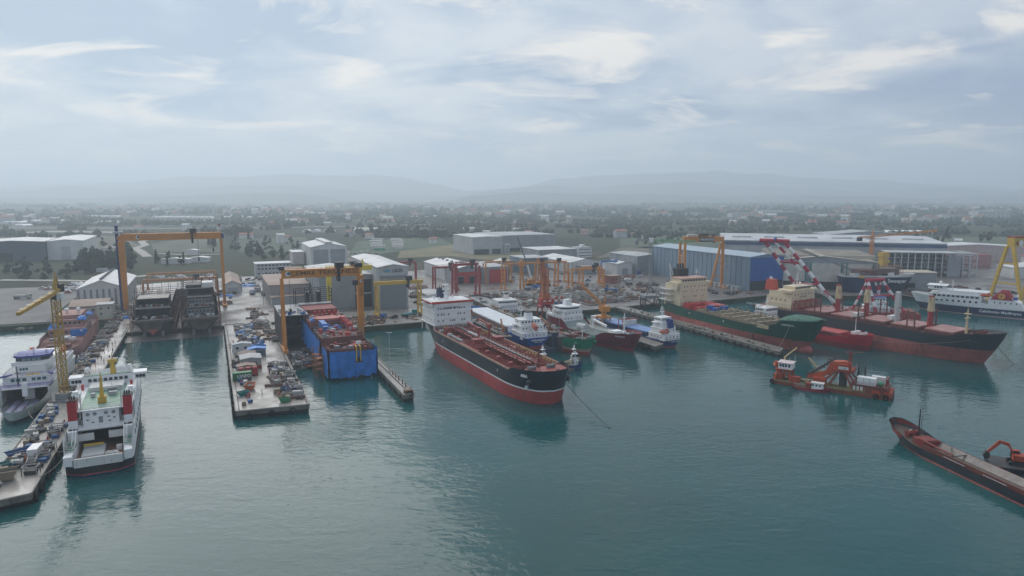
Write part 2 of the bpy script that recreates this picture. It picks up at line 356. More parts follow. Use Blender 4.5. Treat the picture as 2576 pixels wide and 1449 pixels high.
def pier(pts, m, z=LZ + 0.06, th=1.3, piles=True):
    """slab with a darker face and piles below"""
    pts = [lw(*p) for p in pts]; v, f = fill(pts, z); n = len(pts)
    o = struct(MB().add(v, f).build('pier', m))
    MB().add([(x, y, z) for x, y in pts] + [(x, y, z - th) for x, y in pts], [(i, (i + 1) % n, n + (i + 1) % n, n + i) for i in range(n)]).build('pier_face', EDGE, o)
    c = (sum(p[0] for p in pts) / n, sum(p[1] for p in pts) / n)
    v, f = fill([(c[0] + (x - c[0]) * .985, c[1] + (y - c[1]) * .985) for x, y in pts], z - th + .02); MB().add(v, f).add([(c[0] + (x - c[0]) * .985, c[1] + (y - c[1]) * .985, z - th) for x, y in pts] + [(c[0] + (x - c[0]) * .985, c[1] + (y - c[1]) * .985, -2.5) for x, y in pts], [(i, (i + 1) % n, n + (i + 1) % n, n + i) for i in range(n)]).build('pier_foundation', mat('wet_dark_concrete', (.035, .036, .034), .6, var=.4), o)
    # kerb along the edge, one piece per side
    for i in range(n):
        p, q = Vector((*pts[i], z)), Vector((*pts[(i + 1) % n], z)); MB().bar(p + Vector((0, 0, .1)), q + Vector((0, 0, .1)), .16).build('kerb', mat('kerb_concrete', (.3, .28, .25), .7, rust=.4), o)
    return o
pier([(-47, 163), (-37.3, 165.5), (-37.3, 392), (-48, 392)], CONC)
pier([(4.2, 207), (24.8, 205.5), (25.2, 352), (4.4, 352)], CONC)
pier([(53.2, 203), (56.8, 204), (57.4, 322), (53.8, 322)], CONC2)
pier([(166.5, 228), (172.8, 231), (171.0, 328), (163.4, 328)], CONC2)
pier([(206.5, 200), (212.6, 204), (212.0, 322), (206.0, 322)], CONC2)
# slip ramps
for r0, r1, a0, a1 in ((-37.2, 4.1, 330, 352), (25.3, 36.2, 252, 352)):
    struct(MB().add([(*lw(r0, a0), -.9), (*lw(r1, a0), -.9), (*lw(r1, a0 + 18), 1.0), (*lw(r0, a0 + 18), 1.0), (*lw(r1, a1), 1.0 if r0 < 0 else 1.6), (*lw(r0, a1), 1.0 if r0 < 0 else 1.6)], [(0, 1, 2, 3), (3, 2, 4, 5)]).build('slipway', YARD))
sheet('yard_pavement', [lw(-50, 391), lw(-37, 391), lw(-37, 351), lw(34, 351), lw(34, 341), lw(53, 339), lw(53, 321), lw(107, 323), lw(108, 336), lw(136, 339), lw(137, 393), lw(154, 393), lw(155, 331), lw(166, 323), lw(186, 319), lw(236, 323), lw(242, 301), lw(262, 317), lw(352, 323), lw(356, 301), lw(410, 284), lw(425, 237), lw(520, 226), lw(720, 226), lw(720, 420), lw(520, 430), lw(400, 520), lw(330, 560), lw(250, 560), lw(150, 545), lw(120, 560), lw(20, 560), lw(-45, 540), lw(-75, 480), lw(-75, 430), lw(-60, 396)], LZ + .05, YARD)
sheet('apron_pavement', [lw(57.5, 321), lw(93, 321.4), lw(106.5, 323.4), lw(106, 362), lw(58, 366)], LZ + .1, CONC)
sheet('gravel_lot', [(-420, 302), (-262, 320), (-236, 330), lw(-68, 398), lw(-77, 430), lw(-77, 500), lw(-75, 545), lw(-150, 560), (-460, 430)], LZ + .05, DIRT)
sheet('storage_lot', [lw(84, 640), lw(150, 640), lw(140, 850), lw(100, 850)], LZ + .05, mat('brown_lot', (.16, .13, .12), .9, var=.3, scale=.05))
sheet('dry_field', [gp(1130, 650), gp(1290, 668), gp(1350, 640), gp(1160, 618), gp(1010, 628), gp(1000, 655)], LZ + .05, mat('dry_grass', (.15, .135, .068), .95, var=.25, scale=.03))
for pts, c in (([(30, 640), (330, 640), (360, 625), (300, 600), (190, 592), (0, 600)], (.1, .095, .06)), ([(390, 640), (560, 640), (560, 600), (520, 598), (380, 618)], (.075, .088, .05)), ([(870, 655), (1140, 620), (1100, 600), (900, 612)], (.05, .085, .045)), ([(1560, 625), (1760, 640), (2050, 606), (1900, 590), (1560, 600)], (.055, .078, .043)), ([(1500, 655), (1700, 640), (1740, 622), (1560, 628)], (.11, .1, .075)), ([(2300, 625), (2576, 625), (2576, 600), (2300, 600)], (.07, .09, .05)), ([(600, 640), (780, 640), (770, 600), (600, 606)], (.046, .07, .038))):
    sheet('field', [gp(*p) for p in pts], LZ + .06, mat('field_%d' % int(c[0] * 1000 + c[1] * 77777), c, .95, var=.3, scale=.03))
def road(pts, w, name='road', m=None):
    P = [gp(*p) for p in pts]; vs = []
    for i, p in enumerate(P):
        d = (P[min(i + 1, len(P) - 1)] - P[max(i - 1, 0)]).normalized(); nrm = Vector((-d.y, d.x, 0)) * (w / 2); vs += [(p.x + nrm.x, p.y + nrm.y, LZ + .12), (p.x - nrm.x, p.y - nrm.y, LZ + .12)]
    struct(MB().add(vs, [(2 * i, 2 * i + 1, 2 * i + 3, 2 * i + 2) for i in range(len(P) - 1)]).build(name, m or mat('pale_track', (.36, .34, .31), .9, var=.15)))
road([(372, 652), (352, 636), (340, 630), (366, 622), (356, 612), (400, 602), (470, 594), (560, 590)], 9); road([(395, 643), (470, 647), (560, 645)], 7); road([(0, 577), (560, 578), (900, 572), (1300, 562), (1600, 556), (1900, 552)], 22, m=mat('asphalt_far', (.26, .26, .25), .8)); road([(0, 713), (150, 714), (240, 716), (380, 700)], 7, m=mat('lot_edge', (.4, .38, .35), .8)); road([(0, 592), (120, 586), (300, 588), (420, 600)], 40)
# ================================================================ ship building
WHITE = mat('ship_white', (0.74, 0.75, 0.75), 0.45, rust=0.12, scale=0.35, var=0.07)
OFFW = mat('aged_white', (0.62, 0.62, 0.6), 0.5, rust=0.3, scale=0.35, var=0.1)
CREAM = mat('cream_paint', (0.66, 0.56, 0.39), 0.5, rust=0.15, scale=0.3, var=0.08)
BLACKH = mat('black_hull_paint', (0.014, 0.02, 0.03), 0.38, rust=0.2, scale=0.18, var=0.25, rustc=(.05, .04, .038), plates=.14)
ANTIF = mat('antifouling_red', (0.4, 0.066, 0.06), 0.6, rust=0.45, scale=0.16, var=0.2, rustc=(0.17, 0.055, 0.05), plates=.07)
ANTIW = mat('worn_antifouling', (0.37, 0.105, 0.088), 0.7, rust=0.55, scale=0.16, var=0.3, rustc=(0.17, 0.06, 0.045), plates=.08)
REDDECK = mat('red_oxide_deck', (0.29, 0.062, 0.052), 0.55, rust=0.35, scale=0.3, var=0.3, rustc=(0.1, 0.03, 0.025), streak=False, wet=0.25)
OXIDE = mat('oxide_primer', (0.15, 0.055, 0.045), 0.7, rust=0.5, scale=0.3, var=0.3)
DARKST = mat('raw_dark_steel', (0.045, 0.043, 0.042), 0.6, rust=0.45, scale=0.25, var=0.4, rustc=(0.09, 0.05, 0.035))
GREYST = mat('grey_steel', (0.22, 0.23, 0.24), 0.5, rust=0.3, scale=0.4)
LGREY = mat('light_grey_paint', (0.42, 0.44, 0.45), 0.5, rust=0.15, scale=0.3, var=0.1)
ORANGE = mat('crane_orange', (0.53, 0.21, 0.035), 0.5, rust=0.2, scale=0.2, var=0.12)
YELLOW = mat('crane_yellow', (0.56, 0.36, 0.05), 0.5, rust=0.15, scale=0.2, var=0.12)
DREDGE = mat('dredger_orange', (0.37, 0.058, 0.024), 0.55, rust=0.6, scale=0.35, var=0.2, rustc=(0.14, 0.04, 0.03))
RED = mat('signal_red', (0.42, 0.03, 0.03), 0.5, rust=0.2, scale=0.3, var=0.15)
BRICKRED = mat('crane_red', (0.3, 0.035, 0.04), 0.55, rust=0.25, scale=0.25, var=0.15)
BLUE = mat('royal_blue', (0.02, 0.09, 0.34), 0.45, rust=0.12, scale=0.25, var=0.15)
NAVY = mat('navy_blue', (0.012, 0.03, 0.085), 0.45, rust=0.15, scale=0.25, var=0.2, plates=.07)
GREEN = mat('hull_green', (0.008, 0.075, 0.052), 0.5, rust=0.3, scale=0.15, var=0.2, plates=.14)
GREEND = mat('deck_green', (0.12, 0.25, 0.18), 0.55, rust=0.3, scale=0.3, var=0.2, streak=False, wet=0.2)
TARP = mat('blue_tarpaulin', (0.02, 0.16, 0.5), 0.45, var=0.3, scale=0.35, bump=0.6, spec=0.5)
DARKIN = mat('interior_shade', (0.02, 0.022, 0.025), 0.85, var=0.3)  # near-black colour paints the shade inside openings, bays and holds
BLACKM = mat('black_metal', (0.025, 0.025, 0.028), 0.6, var=0.3)
PINK = mat('pale_pink_primer', (0.36, 0.2, 0.18), 0.75, rust=0.35, scale=0.2, var=0.2)
HATCHW = mat('hatch_white', (0.6, 0.64, 0.67), 0.35, rust=0.1, scale=0.2, var=0.06)
GLASS = glass('window_glass')
RUBBER = mat('fender_rubber', (0.012, 0.012, 0.013), 0.8, var=0.3)
ROPE = mat('mooring_rope', (0.25, 0.22, 0.17), 0.9, var=0.2)
def hull(par, L, B, bands, top, deck, rake=5.0, bf=0.2, sf=0.12, tr=0.8, srake=2.0, z0=-2.0, ref=None, deckm=None, p=2.0, low=1.0, inset=0.25, plow=1.25):
    """bands: [(name, z_lo, z_hi or None for the rail), ...] with materials; top(t), deck(t): height along t 0 stern .. 1 bow"""
    zr = ref or max(top(0.5), top(0.98)); ts = []
    k = 0.0
    while k < 1.0001:
        ts.append(min(1.0, k)); k += 0.012 if k > 0.80 else (0.02 if k < 0.1 else 0.04)
    if ts[-1] < 1: ts.append(1.0)
    def pt(t, z, side, ins=0.0):
        kz = max(0.0, min(1.15, (z - z0) / (zr - z0)))
        yb = L / 2 - rake * max(0.0, 1 - kz) ** 1.15; ys = -L / 2 + srake * max(0.0, 1 - kz)
        b_ = bf * (1 + 0.9 * low * (1 - kz)); tb = min(1.0, (1 - t) / b_); pp = plow + (p - plow) * min(1, kz)
        w = (max(0.0, 1 - (1 - tb) ** pp)) ** (1 / pp)
        s_ = sf * (1 + 0.8 * (1 - kz)); tq = tr * (0.35 + 0.65 * min(1, kz)); tsn = min(1.0, t / s_); w *= tq + (1 - tq) * math.sin(tsn * math.pi / 2)
        return (side * max(0.0, B / 2 * w - ins), ys + (yb - ys) * t, z)
    for name, lo, hi, m in bands:
        mb = MB(); nl = 4; nt_ = len(ts)
        for side in (-1, 1):
            vs = []
            for j in range(nl + 1):
                for t in ts:
                    h = top(t) if hi is None else min(hi, top(t)); l = min(lo, h - 0.01); vs.append(pt(t, l + (h - l) * j / nl, side))
            fs = []
            for j in range(nl):
                for i in range(nt_ - 1):
                    a = j * nt_ + i; q = (a, a + 1, a + nt_ + 1, a + nt_); fs.append(q if side > 0 else q[::-1])
            mb.add(vs, fs)
        h = top(0) if hi is None else min(hi, top(0)); a, b = pt(0, lo, -1), pt(0, lo, 1); c, d = pt(0, h, 1), pt(0, h, -1); mb.add([a, b, c, d], [(0, 1, 2, 3)])
        mb.build(name, m, par, smooth=True)
    if deckm:
        mb = MB(); vs = [pt(t, deck(t), s, inset) for t in ts for s in (-1, 1)]
        mb.add(vs, [(2 * i, 2 * i + 1, 2 * i + 3, 2 * i + 2) for i in range(len(ts) - 1)]).build('deck', deckm, par)
    return pt
def prof(*pts):
    def f(t):
        if t <= pts[0][0]: return pts[0][1]
        for (a, u), (b, v) in zip(pts[:-1], pts[1:]):
            if t <= b: return u + (v - u) * ((t - a) / max(1e-6, b - a))
        return pts[-1][1]
    return f
def ship(name, bow, stern, label, group=None, z=0.0, cat='ship'):
    b, s = W(*bow), W(*stern); c = (b + s) / 2; d = b - s; rz = math.atan2(-d.x, d.y)
    o = thing(name, (c.x, c.y, z), rz, label, cat, group); return o, d.length
def rail(par, pts, h=1.05, step=2.2, r=0.035, m=None, name='railing', n=3):
    mb = MB()
    for p, q in zip(pts[:-1], pts[1:]):
        p, q = Vector(p), Vector(q); L = (q - p).length; k = max(1, int(L / step))
        for i in range(k + 1): a = p + (q - p) * (i / k); mb.bar(a, a + Vector((0, 0, h)), r)
        for j in range(1, n + 1): mb.bar(p + Vector((0, 0, h * j / n)), q + Vector((0, 0, h * j / n)), r)
    return mb.build(name, m or WHITE, par)
def deckhouse(par, tiers, m, name='deckhouse', lip=0.18):
    mb = MB()
    for x0, x1, y0, y1, z0, z1 in tiers:
        mb.box(x0, x1, y0, y1, z0, z1 - 0.13); mb.box(x0 - lip, x1 + lip, y0 - lip, y1 + lip, z1 - 0.13, z1)
    return mb.build(name, m, par)
def mast(par, x, y, z, h, m=None, r=0.3, arms=3, name='mast', w=2.2):
    mb = MB().tube((x, y, z), (x, y, z + h * 0.75), r, r * 0.6, 8).tube((x, y, z + h * 0.75), (x, y, z + h), r * 0.3, r * 0.15, 6)
    for i in range(arms):
        q = z + h * (0.42 + 0.18 * i); mb.box(x - w / 2 * (1 - .2 * i), x + w / 2 * (1 - .2 * i), y - 0.15, y + 0.15, q, q + 0.14)
        mb.box(x - w * .35, x + w * .35, y - .75, y + .75, q - 0.1, q) if i == 0 else None
        mb.box(x - w * .42 * (1 - .2 * i), x - w * .2 * (1 - .2 * i), y + .1, y + .35, q + 0.14, q + .6)
    return mb.build(name, m or WHITE, par)
def dome(par, x, y, z, r=0.8, m=None, name='radar_dome'):
    return MB().tube((x, y, z), (x, y, z + r * 0.9), r * 0.35, r * .35, 8).ball((x, y, z + r * 1.7), r, 12, 8).build(name, m or WHITE, par, smooth=True)
def lifeboat(par, x, y, z, rz=0.0, L=5.5, m=None, slope=0.0):
    mb = MB(); vs = []
    for i in range(9):
        t = i / 8; w = math.sin(math.pi * (0.06 + 0.88 * t)) ** 0.6
        for j in range(10):
            a = 2 * math.pi * j / 10; vs.append((1.15 * w * math.cos(a), (t - 0.5) * L, 1.1 * w * math.sin(a) * (1.0 if math.sin(a) > 0 else 0.8)))
    mb.add(vs, [(i * 10 + j, i * 10 + (j + 1) % 10, (i + 1) * 10 + (j + 1) % 10, (i + 1) * 10 + j) for i in range(8) for j in range(10)]); mb.box(-.6, .6, -L * .4, -L * .18, .6, 1.45)
    o = mb.build('lifeboat', m or mat('lifeboat_orange', (0.5, 0.08, 0.02), 0.4), par, smooth=False); o.location = (x, y, z); o.rotation_euler = (slope, 0, rz); return o
def funnel(par, x, y, z, lx, ly, h, m, capm=None):
    f = MB().box(x - lx / 2, x + lx / 2, y - ly / 2, y + ly / 2, z, z + h, (lx * .08, ly * .1)).build('funnel', m, par)
    c = MB().box(x - lx * .4, x + lx * .4, y - ly * .38, y + ly * .38, z + h, z + h + .25)
    for i in (-1, 0, 1): c.tube((x + i * lx * .22, y, z + h), (x + i * lx * .22, y - .3, z + h + 1.1), .2, .2, 8)
    c.build('funnel_cap', capm or BLACKM, f)
def winch(par, x, y, z, m=None, w=2.0):
    MB().box(x - w / 2, x + w / 2, y - .5, y + .5, z, z + .35).tube((x - w * .4, y, z + .8), (x + w * .4, y, z + .8), .5, .5, 10).tube((x - w * .46, y, z + .8), (x - w * .4, y, z + .8), .75, .75, 10).tube((x + w * .4, y, z + .8), (x + w * .46, y, z + .8), .75, .75, 10).build('winch', m or GREYST, par)
def bollards(par, pts, m=None):
    me = MB().tube((-.35, 0, 0), (-.35, 0, .7), .18, .2, 8).tube((.35, 0, 0), (.35, 0, .7), .18, .2, 8).box(-.6, .6, -.25, .25, 0, .08).mesh('bollard', m or BLACKM)
    for p in pts: inst('bollard', me, par, p)
# ================================================================ the tanker in the middle
def build_tanker():
    s, L = ship('tanker', (95.6, 180.5), (91.5, 284.5), 'large black and red chemical tanker with white bridge house moored in the middle')
    B = 19.0
    top = prof((0, 10.6), (0.16, 10.6), (0.165, 9.2), (0.86, 9.2), (0.87, 10.5), (1, 11.4)); dk = prof((0, 9.4), (.16, 9.4), (.165, 8.6), (.86, 8.6), (.87, 9.4), (1, 9.9))
    pt = hull(s, L, B, [('hull_bottom', -2, 4.3, ANTIF), ('boot_stripe', 4.3, 4.8, WHITE), ('hull_side', 4.8, None, BLACKH)], top, dk, rake=3.4, bf=0.17, sf=.16, tr=.72, srake=5, deckm=REDDECK, p=2.3, low=.3, plow=2.0)
    # worn cream rail strake along the main deck
    mb = MB(); cm = mat('peeling_bulwark', (0.42, 0.27, 0.21), 0.7, rust=0.6, scale=0.6)
    for sd in (-1, 1):
        q = [pt(.17 + .69 * i / 40, 9.22, sd, .05) for i in range(41)]
        for a, b in zip(q[:-1], q[1:]): mb.add([(a[0] - sd * .3, a[1], 8.7), (b[0] - sd * .3, b[1], 8.7), (b[0] - sd * .3, b[1], 9.75), (a[0] - sd * .3, a[1], 9.75), (a[0], a[1], 8.9), (b[0], b[1], 8.9), (b[0], b[1], 9.75), (a[0], a[1], 9.75)], [(0, 1, 2, 3), (4, 5, 6, 7), (3, 2, 6, 7)])
        mb.build('bulwark', cm, s); mb = MB()
    # bulwark stays striped yellow
    st = MB().prismy([(0, 0), (.9, 0), (.12, 1.1), (0, 1.1)], -.12, .12).mesh('bulwark_stay', mat('stay_yellow', (0.5, 0.33, 0.1), 0.6, rust=.4))
    for sd in (-1, 1):
        for i in range(34):
            q = pt(.2 + .65 * i / 33, 8.7, sd, .45); o = inst('bulwark_stay', st, s, (q[0], q[1], 8.65), 0 if sd < 0 else math.pi)
    # transverse deck stiffeners
    fr = MB()
    for i in range(38):
        y = -L * .30 + L * .64 * i / 37; fr.box(-8.3, 8.3, y - .12, y + .12, 8.6, 8.95)
    fr.build('deck_stiffener', mat('stiffener_red', (0.24, 0.05, 0.04), 0.6, rust=.3), s, kind='stuff')
    # pipe bundle on the centre line
    for i, x in enumerate((-2.6, -1.8, -1.1, -.4, .4, 1.1, 1.8, 2.6)):
        MB().tube((x, -L * .3, 10.1 + .3 * (i % 2)), (x, L * (.33 + .012 * (i % 3)), 10.1 + .3 * (i % 2)), .2 + .06 * (i % 3), None, 7).build('cargo_pipe', mat('pipe_pink' if i % 3 == 0 else 'pipe_red', (0.42, 0.19, 0.18) if i % 3 == 0 else (0.3, 0.075, 0.065), .5, rust=.3), s)
    sup = MB()
    for i in range(20):
        y = -L * .29 + L * .62 * i / 19
        for x in (-3.2, 3.2): sup.box(x - .1, x + .1, y - .1, y + .1, 8.6, 10.9)
        sup.box(-3.2, 3.2, y - .1, y + .1, 9.65, 9.85); sup.box(-3.2, 3.2, y - .08, y + .08, 10.75, 10.9)
    sup.build('pipe_rack', OXIDE, s)
    MB().box(-.55, .55, -L * .3, L * .33, 11.0, 11.1).build('catwalk', GREYST, s); rail(s, [(-.55, -L * .3, 11.1), (-.55, L * .33, 11.1)], m=OXIDE, n=2); rail(s, [(.55, -L * .3, 11.1), (.55, L * .33, 11.1)], m=OXIDE, n=2)
    # manifold amidships, tank domes, deck boxes, cranes
    mf = MB()
    for i in range(8):
        y = -7 + i * 2; mf.tube((-8, y, 10.1), (8, y, 10.1), .22, .22, 7)
    for x in (-7.6, 7.6): mf.box(x - .8, x + .8, -8, 8, 8.6, 9.1)
    mf.build('manifold', mat('pipe_red', (0, 0, 0)), s)
    dm = MB().tube((0, 0, 0), (0, 0, 1.0), .7, .7, 10).tube((0, 0, 1.0), (0, 0, 1.25), .85, .6, 10).mesh('tank_hatch', REDDECK)
    for i in range(7):
        for x in (-5.2, 5.2): inst('tank_hatch', dm, s, (x, -L * .25 + L * .09 * i, 8.6))
    vn = MB().tube((0, 0, 0), (0, 0, 2.6), .12, .12, 6).tube((0, 0, 2.6), (0, 0, 3.1), .3, .2, 6).mesh('vent_post', OXIDE)
    for i in range(7):
        for x in (-3.9, 4.1): inst('vent_post', vn, s, (x, -L * .23 + L * .09 * i, 8.6))
    for x, y, w, d, h in ((4.4, 0.5, 3.8, 3, 3.2), (-4.8, -1, 3.4, 3, 3.0), (5.2, -28, 2.6, 2.2, 2.4)):
        MB().box(x - w / 2, x + w / 2, y - d / 2, y + d / 2, 8.6, 8.6 + h).box(x - w / 2 - .15, x + w / 2 + .15, y - d / 2 - .15, y + d / 2 + .15, 8.6 + h, 8.75 + h).build('deck_locker', mat('locker_red', (0.24, 0.045, 0.04), .5, rust=.2), s)
    for x, y in ((1.5, -5), (-5.2, -10)):
        MB().tube((x, y, 8.6), (x, y, 14), .55, .45, 10).box(x - .8, x + .8, y - .8, y + .8, 13.4, 15).bar((x, y, 14.6), (x + .6, y - 9.5, 15.4), .28).build('deck_crane', mat('crane_deck_red', (0.27, 0.05, 0.04), .5, rust=.3), s)
    for x, y in ((7, -31), (-7.3, -12), (-7.2, 2), (6.8, -22)): MB().box(x - .9, x + .9, y - .7, y + .7, 8.6, 9.9).build('hose_box', LGREY, s)
    MB().box(5.6, 7.0, -22, -6, 8.65, 9.5).build('gangway', GREYST, s); MB().box(.7, 1.6, -16, -4, 11.15, 11.6).build('gangway', LGREY, s)
    for x, y in ((4.5, -33), (-6, -22)): MB().torus((x, y, 9.8), 1.2, .12, 'y').box(x - 1.3, x + 1.3, y - .3, y + .3, 8.6, 9).build('hose_rack', YELLOW, s)
    # forecastle
    for x, y in ((-3.6, L * .40), (3.4, L * .40)): winch(s, x, y, 9.5, GREYST, 3.0)
    bollards(s, [(-5.4, L * .38, 9.5), (5.4, L * .38, 9.5), (-3.2, L * .45, 9.7), (3.2, L * .45, 9.7)])
    mast(s, 0, L * .385, 9.4, 9, OXIDE, .32, 2, 'foremast'); rail(s, [(-8.2, L * .365, 9.4), (8.2, L * .365, 9.4)], m=OXIDE)
    for sd in (-1, 1):
        q = pt(.955, 7.0, sd); MB().tube((q[0] - sd * .5, q[1] - .2, 7.6), (q[0] + sd * .75, q[1] + .35, 6.8), 1.0, .9, 12).build('anchor_pocket', BLACKH, s)
        MB().bar((q[0] + sd * .8, q[1] + .4, 6.8), (q[0] + sd * .6, q[1] + .1, 4.9), .12).build('anchor', GREYST, s)
    before = set(s.children)
    # bridge house aft (front faces the bow, +y)
    y1 = -L * .345; y0 = -L * .49; hw = 8.3
    deckhouse(s, [(-hw, hw, y0, y1, 12.4, 15.1), (-hw, hw, y0, y1, 15.1, 17.8), (-hw, hw, y0 + 1, y1, 17.8, 20.3)], WHITE)
    MB().box(-hw - .6, hw + .6, y0 - 1, y1 + .9, 12.05, 12.4).build('boat_deck', OFFW, s)
    lg = MB()
    for x in (-hw - .3, -hw * .5, 0, hw * .5, hw + .3):
        for y in (y0 + .5, y1 + .6): lg.box(x - .2, x + .2, y - .2, y + .2, 8.6, 12.05)
    lg.box(-hw + 1, hw - 1, y0 + 1, y1 - 1, 8.6, 12.05).build('poop_house', OFFW, s)
    MB().box(-hw + .6, hw - .6, y0 + 2, y1 - .4, 20.3, 21.35).build('wheelhouse', BLACKM, s)
    MB().box(-9.3, 9.3, y0 + 1.5, y1 + .3, 20.28, 20.62).box(-9.3, 9.3, y1 - .1, y1 + .3, 20.62, 21.2).box(-9.3, -7.5, y1 - 2.4, y1 + .3, 20.62, 21.3).box(7.5, 9.3, y1 - 2.4, y1 + .3, 20.62, 21.3).build('bridge_wing', WHITE, s)
    MB().box(-9.4, 9.4, y0 + 1.5, y1 + .5, 21.35, 21.75).box(-9.4, 9.4, y1 + .3, y1 + .5, 21.75, 22.2).build('wheelhouse_roof', mat('roof_red', (0.5, 0.05, 0.03), .5), s)
    MB().box(-9.2, 9.2, y0 + 1.6, y1 + .28, 21.76, 21.95).build('monkey_deck', WHITE, s)
    windows(s, [(x, y1 + .02, 20.85) for x in row(-7, 7, 12)], .95, .7)
    for z, xs in ((19.1, (-5.2, -4.1, -3, -.9, 1.0, 2.2, 3.2, 4.3, 5.4, 6.4)), (16.6, (-5.2, -3.4, -2.4, 1.9, 4, 5, 6.5)), (13.9, (-5.2, -4.2, -.8, 0, 1, 4.4, 6.5))):
        windows(s, [(x, y1 + .02, z) for x in xs], .5, .7)
    windows(s, [(-hw - .02, y, z) for y in (y0 + 3, y0 + 6, y0 + 9) for z in (13.9, 16.6, 19)], .5, .7, R(90))
    text('NO SMOKING', 'lettering', BLACKM, s, (0.6, y1 + .04, 17.95), (R(90), 0, math.pi), 1.05, .02, 1.0, .02)
    rail(s, [(-9.2, y1 + .2, 21.95), (9.2, y1 + .2, 21.95), (9.2, y0 + 1.7, 21.95), (-9.2, y0 + 1.7, 21.95), (-9.2, y1 + .2, 21.95)])
    rail(s, [(-hw - .6, y1 + .85, 12.4), (hw + .6, y1 + .85, 12.4)])
    mm = MB().tube((0, y0 + 7, 21.9), (0, y0 + 7, 27.2), 1.0, .45, 10).tube((0, y0 + 7, 27.2), (0, y0 + 7, 29.8), .22, .1, 6)
    for z, w in ((24.6, 2.4), (26.2, 3.0), (28.2, 2.6)): mm.box(-w / 2, w / 2, y0 + 6.8, y0 + 7.2, z, z + .15).box(-w / 2, w / 2, y0 + 6.2, y0 + 8, z - .3, z - .2)
    mm.build('mast', WHITE, s); rail(s, [(-1.2, y0 + 6.2, 26.0), (1.2, y0 + 6.2, 26.0), (1.2, y0 + 8, 26.0), (-1.2, y0 + 8, 26.0), (-1.2, y0 + 6.2, 26)], .8, 1)
    for x, y in ((-4, y0 + 5), (4.6, y0 + 4), (5.5, y0 + 7), (3.4, y0 + 8)): dome(s, x, y, 21.9, .42)
    for x in (-4.6, 3.9): MB().tube((x, y0 + 4, 21.9), (x, y0 + 4, 27.5), .06, .03, 5).build('antenna', LGREY, s)
    funnel(s, 0, y0 + 2.0, 20.3, 4.2, 4.0, 5.6, NAVY); MB().tube((-2.8, y0 + 2, 20.3), (-2.8, y0 + 2, 25), .3, .3, 8).build('exhaust_pipe', WHITE, s); dome(s, -2.9, y0 + 1, 24, .7)
    MB().tube((-9, y1 - 3, 8.8), (-9, y1 - 3, 17), .75, .6, 10).box(-9.9, -8.1, y1 - 4, y1 - 2, 15.5, 17.6).bar((-9, y1 - 3, 17.4), (-9, y1 - 3, 24), .18).build('provision_crane', REDDECK, s)
    for o in s.children:
        if o not in before: o.location.z -= 1.3
    lifeboat(s, 0, y0 - 2.0, 13, 0, 5.5, slope=R(-20))
    # name, marks
    sv = pt(.935, 9.0, 1); ang = math.atan2(pt(.95, 9, 1)[0] - pt(.92, 9, 1)[0], pt(.95, 9, 1)[1] - pt(.92, 9, 1)[1])
    text('ARIA', 'lettering', WHITE, s, (sv[0] + .12, sv[1] + .1, 8.9), (R(90), 0, R(90) - ang), 1.3, .08, 1.0, .03)
    for t, z in ((.25, 3.0), (.27, 6.4), (.78, 6.8)): q = pt(t, z, 1); MB().box(q[0] - .05, q[0] + .05, q[1] - .15, q[1] + .15, z, z + .9).build('hull_mark', WHITE, s)
    q = pt(.945, 5.2, 1); m_ = MB().torus((0, 0, 0), .55, .13, 'x').bar((0, -.5, 0), (0, .5, 0), .08).bar((0, 0, -.5), (0, 0, .5), .08).build('thruster_mark', WHITE, s); m_.location = (q[0] + .05, q[1], q[2]); m_.rotation_euler = (0, 0, -ang)
    return s, pt, L
tanker, tpt, tL = build_tanker()
def chain(par_ship, a, b, label, r=0.09, sag=2.0, name='anchor_chain', m=None):
    a, b = Vector(a), Vector(b); pts = []
    for i in range(15): t = i / 14; p = a + (b - a) * t; p.z -= sag * 4 * t * (1 - t); pts.append(p)
    return tag(MB().path(pts, r).build(name, m or BLACKM), label, 'chain' if 'chain' in name else 'rope')
mw = Matrix.Translation(tanker.location) @ tanker.rotation_euler.to_matrix().to_4x4()
chain(tanker, mw @ Vector(tpt(.975, 6.0, -1)), gp(1536, 1078, 0.05), 'thin dark anchor chain running from the tanker bow down to the water', sag=.6)
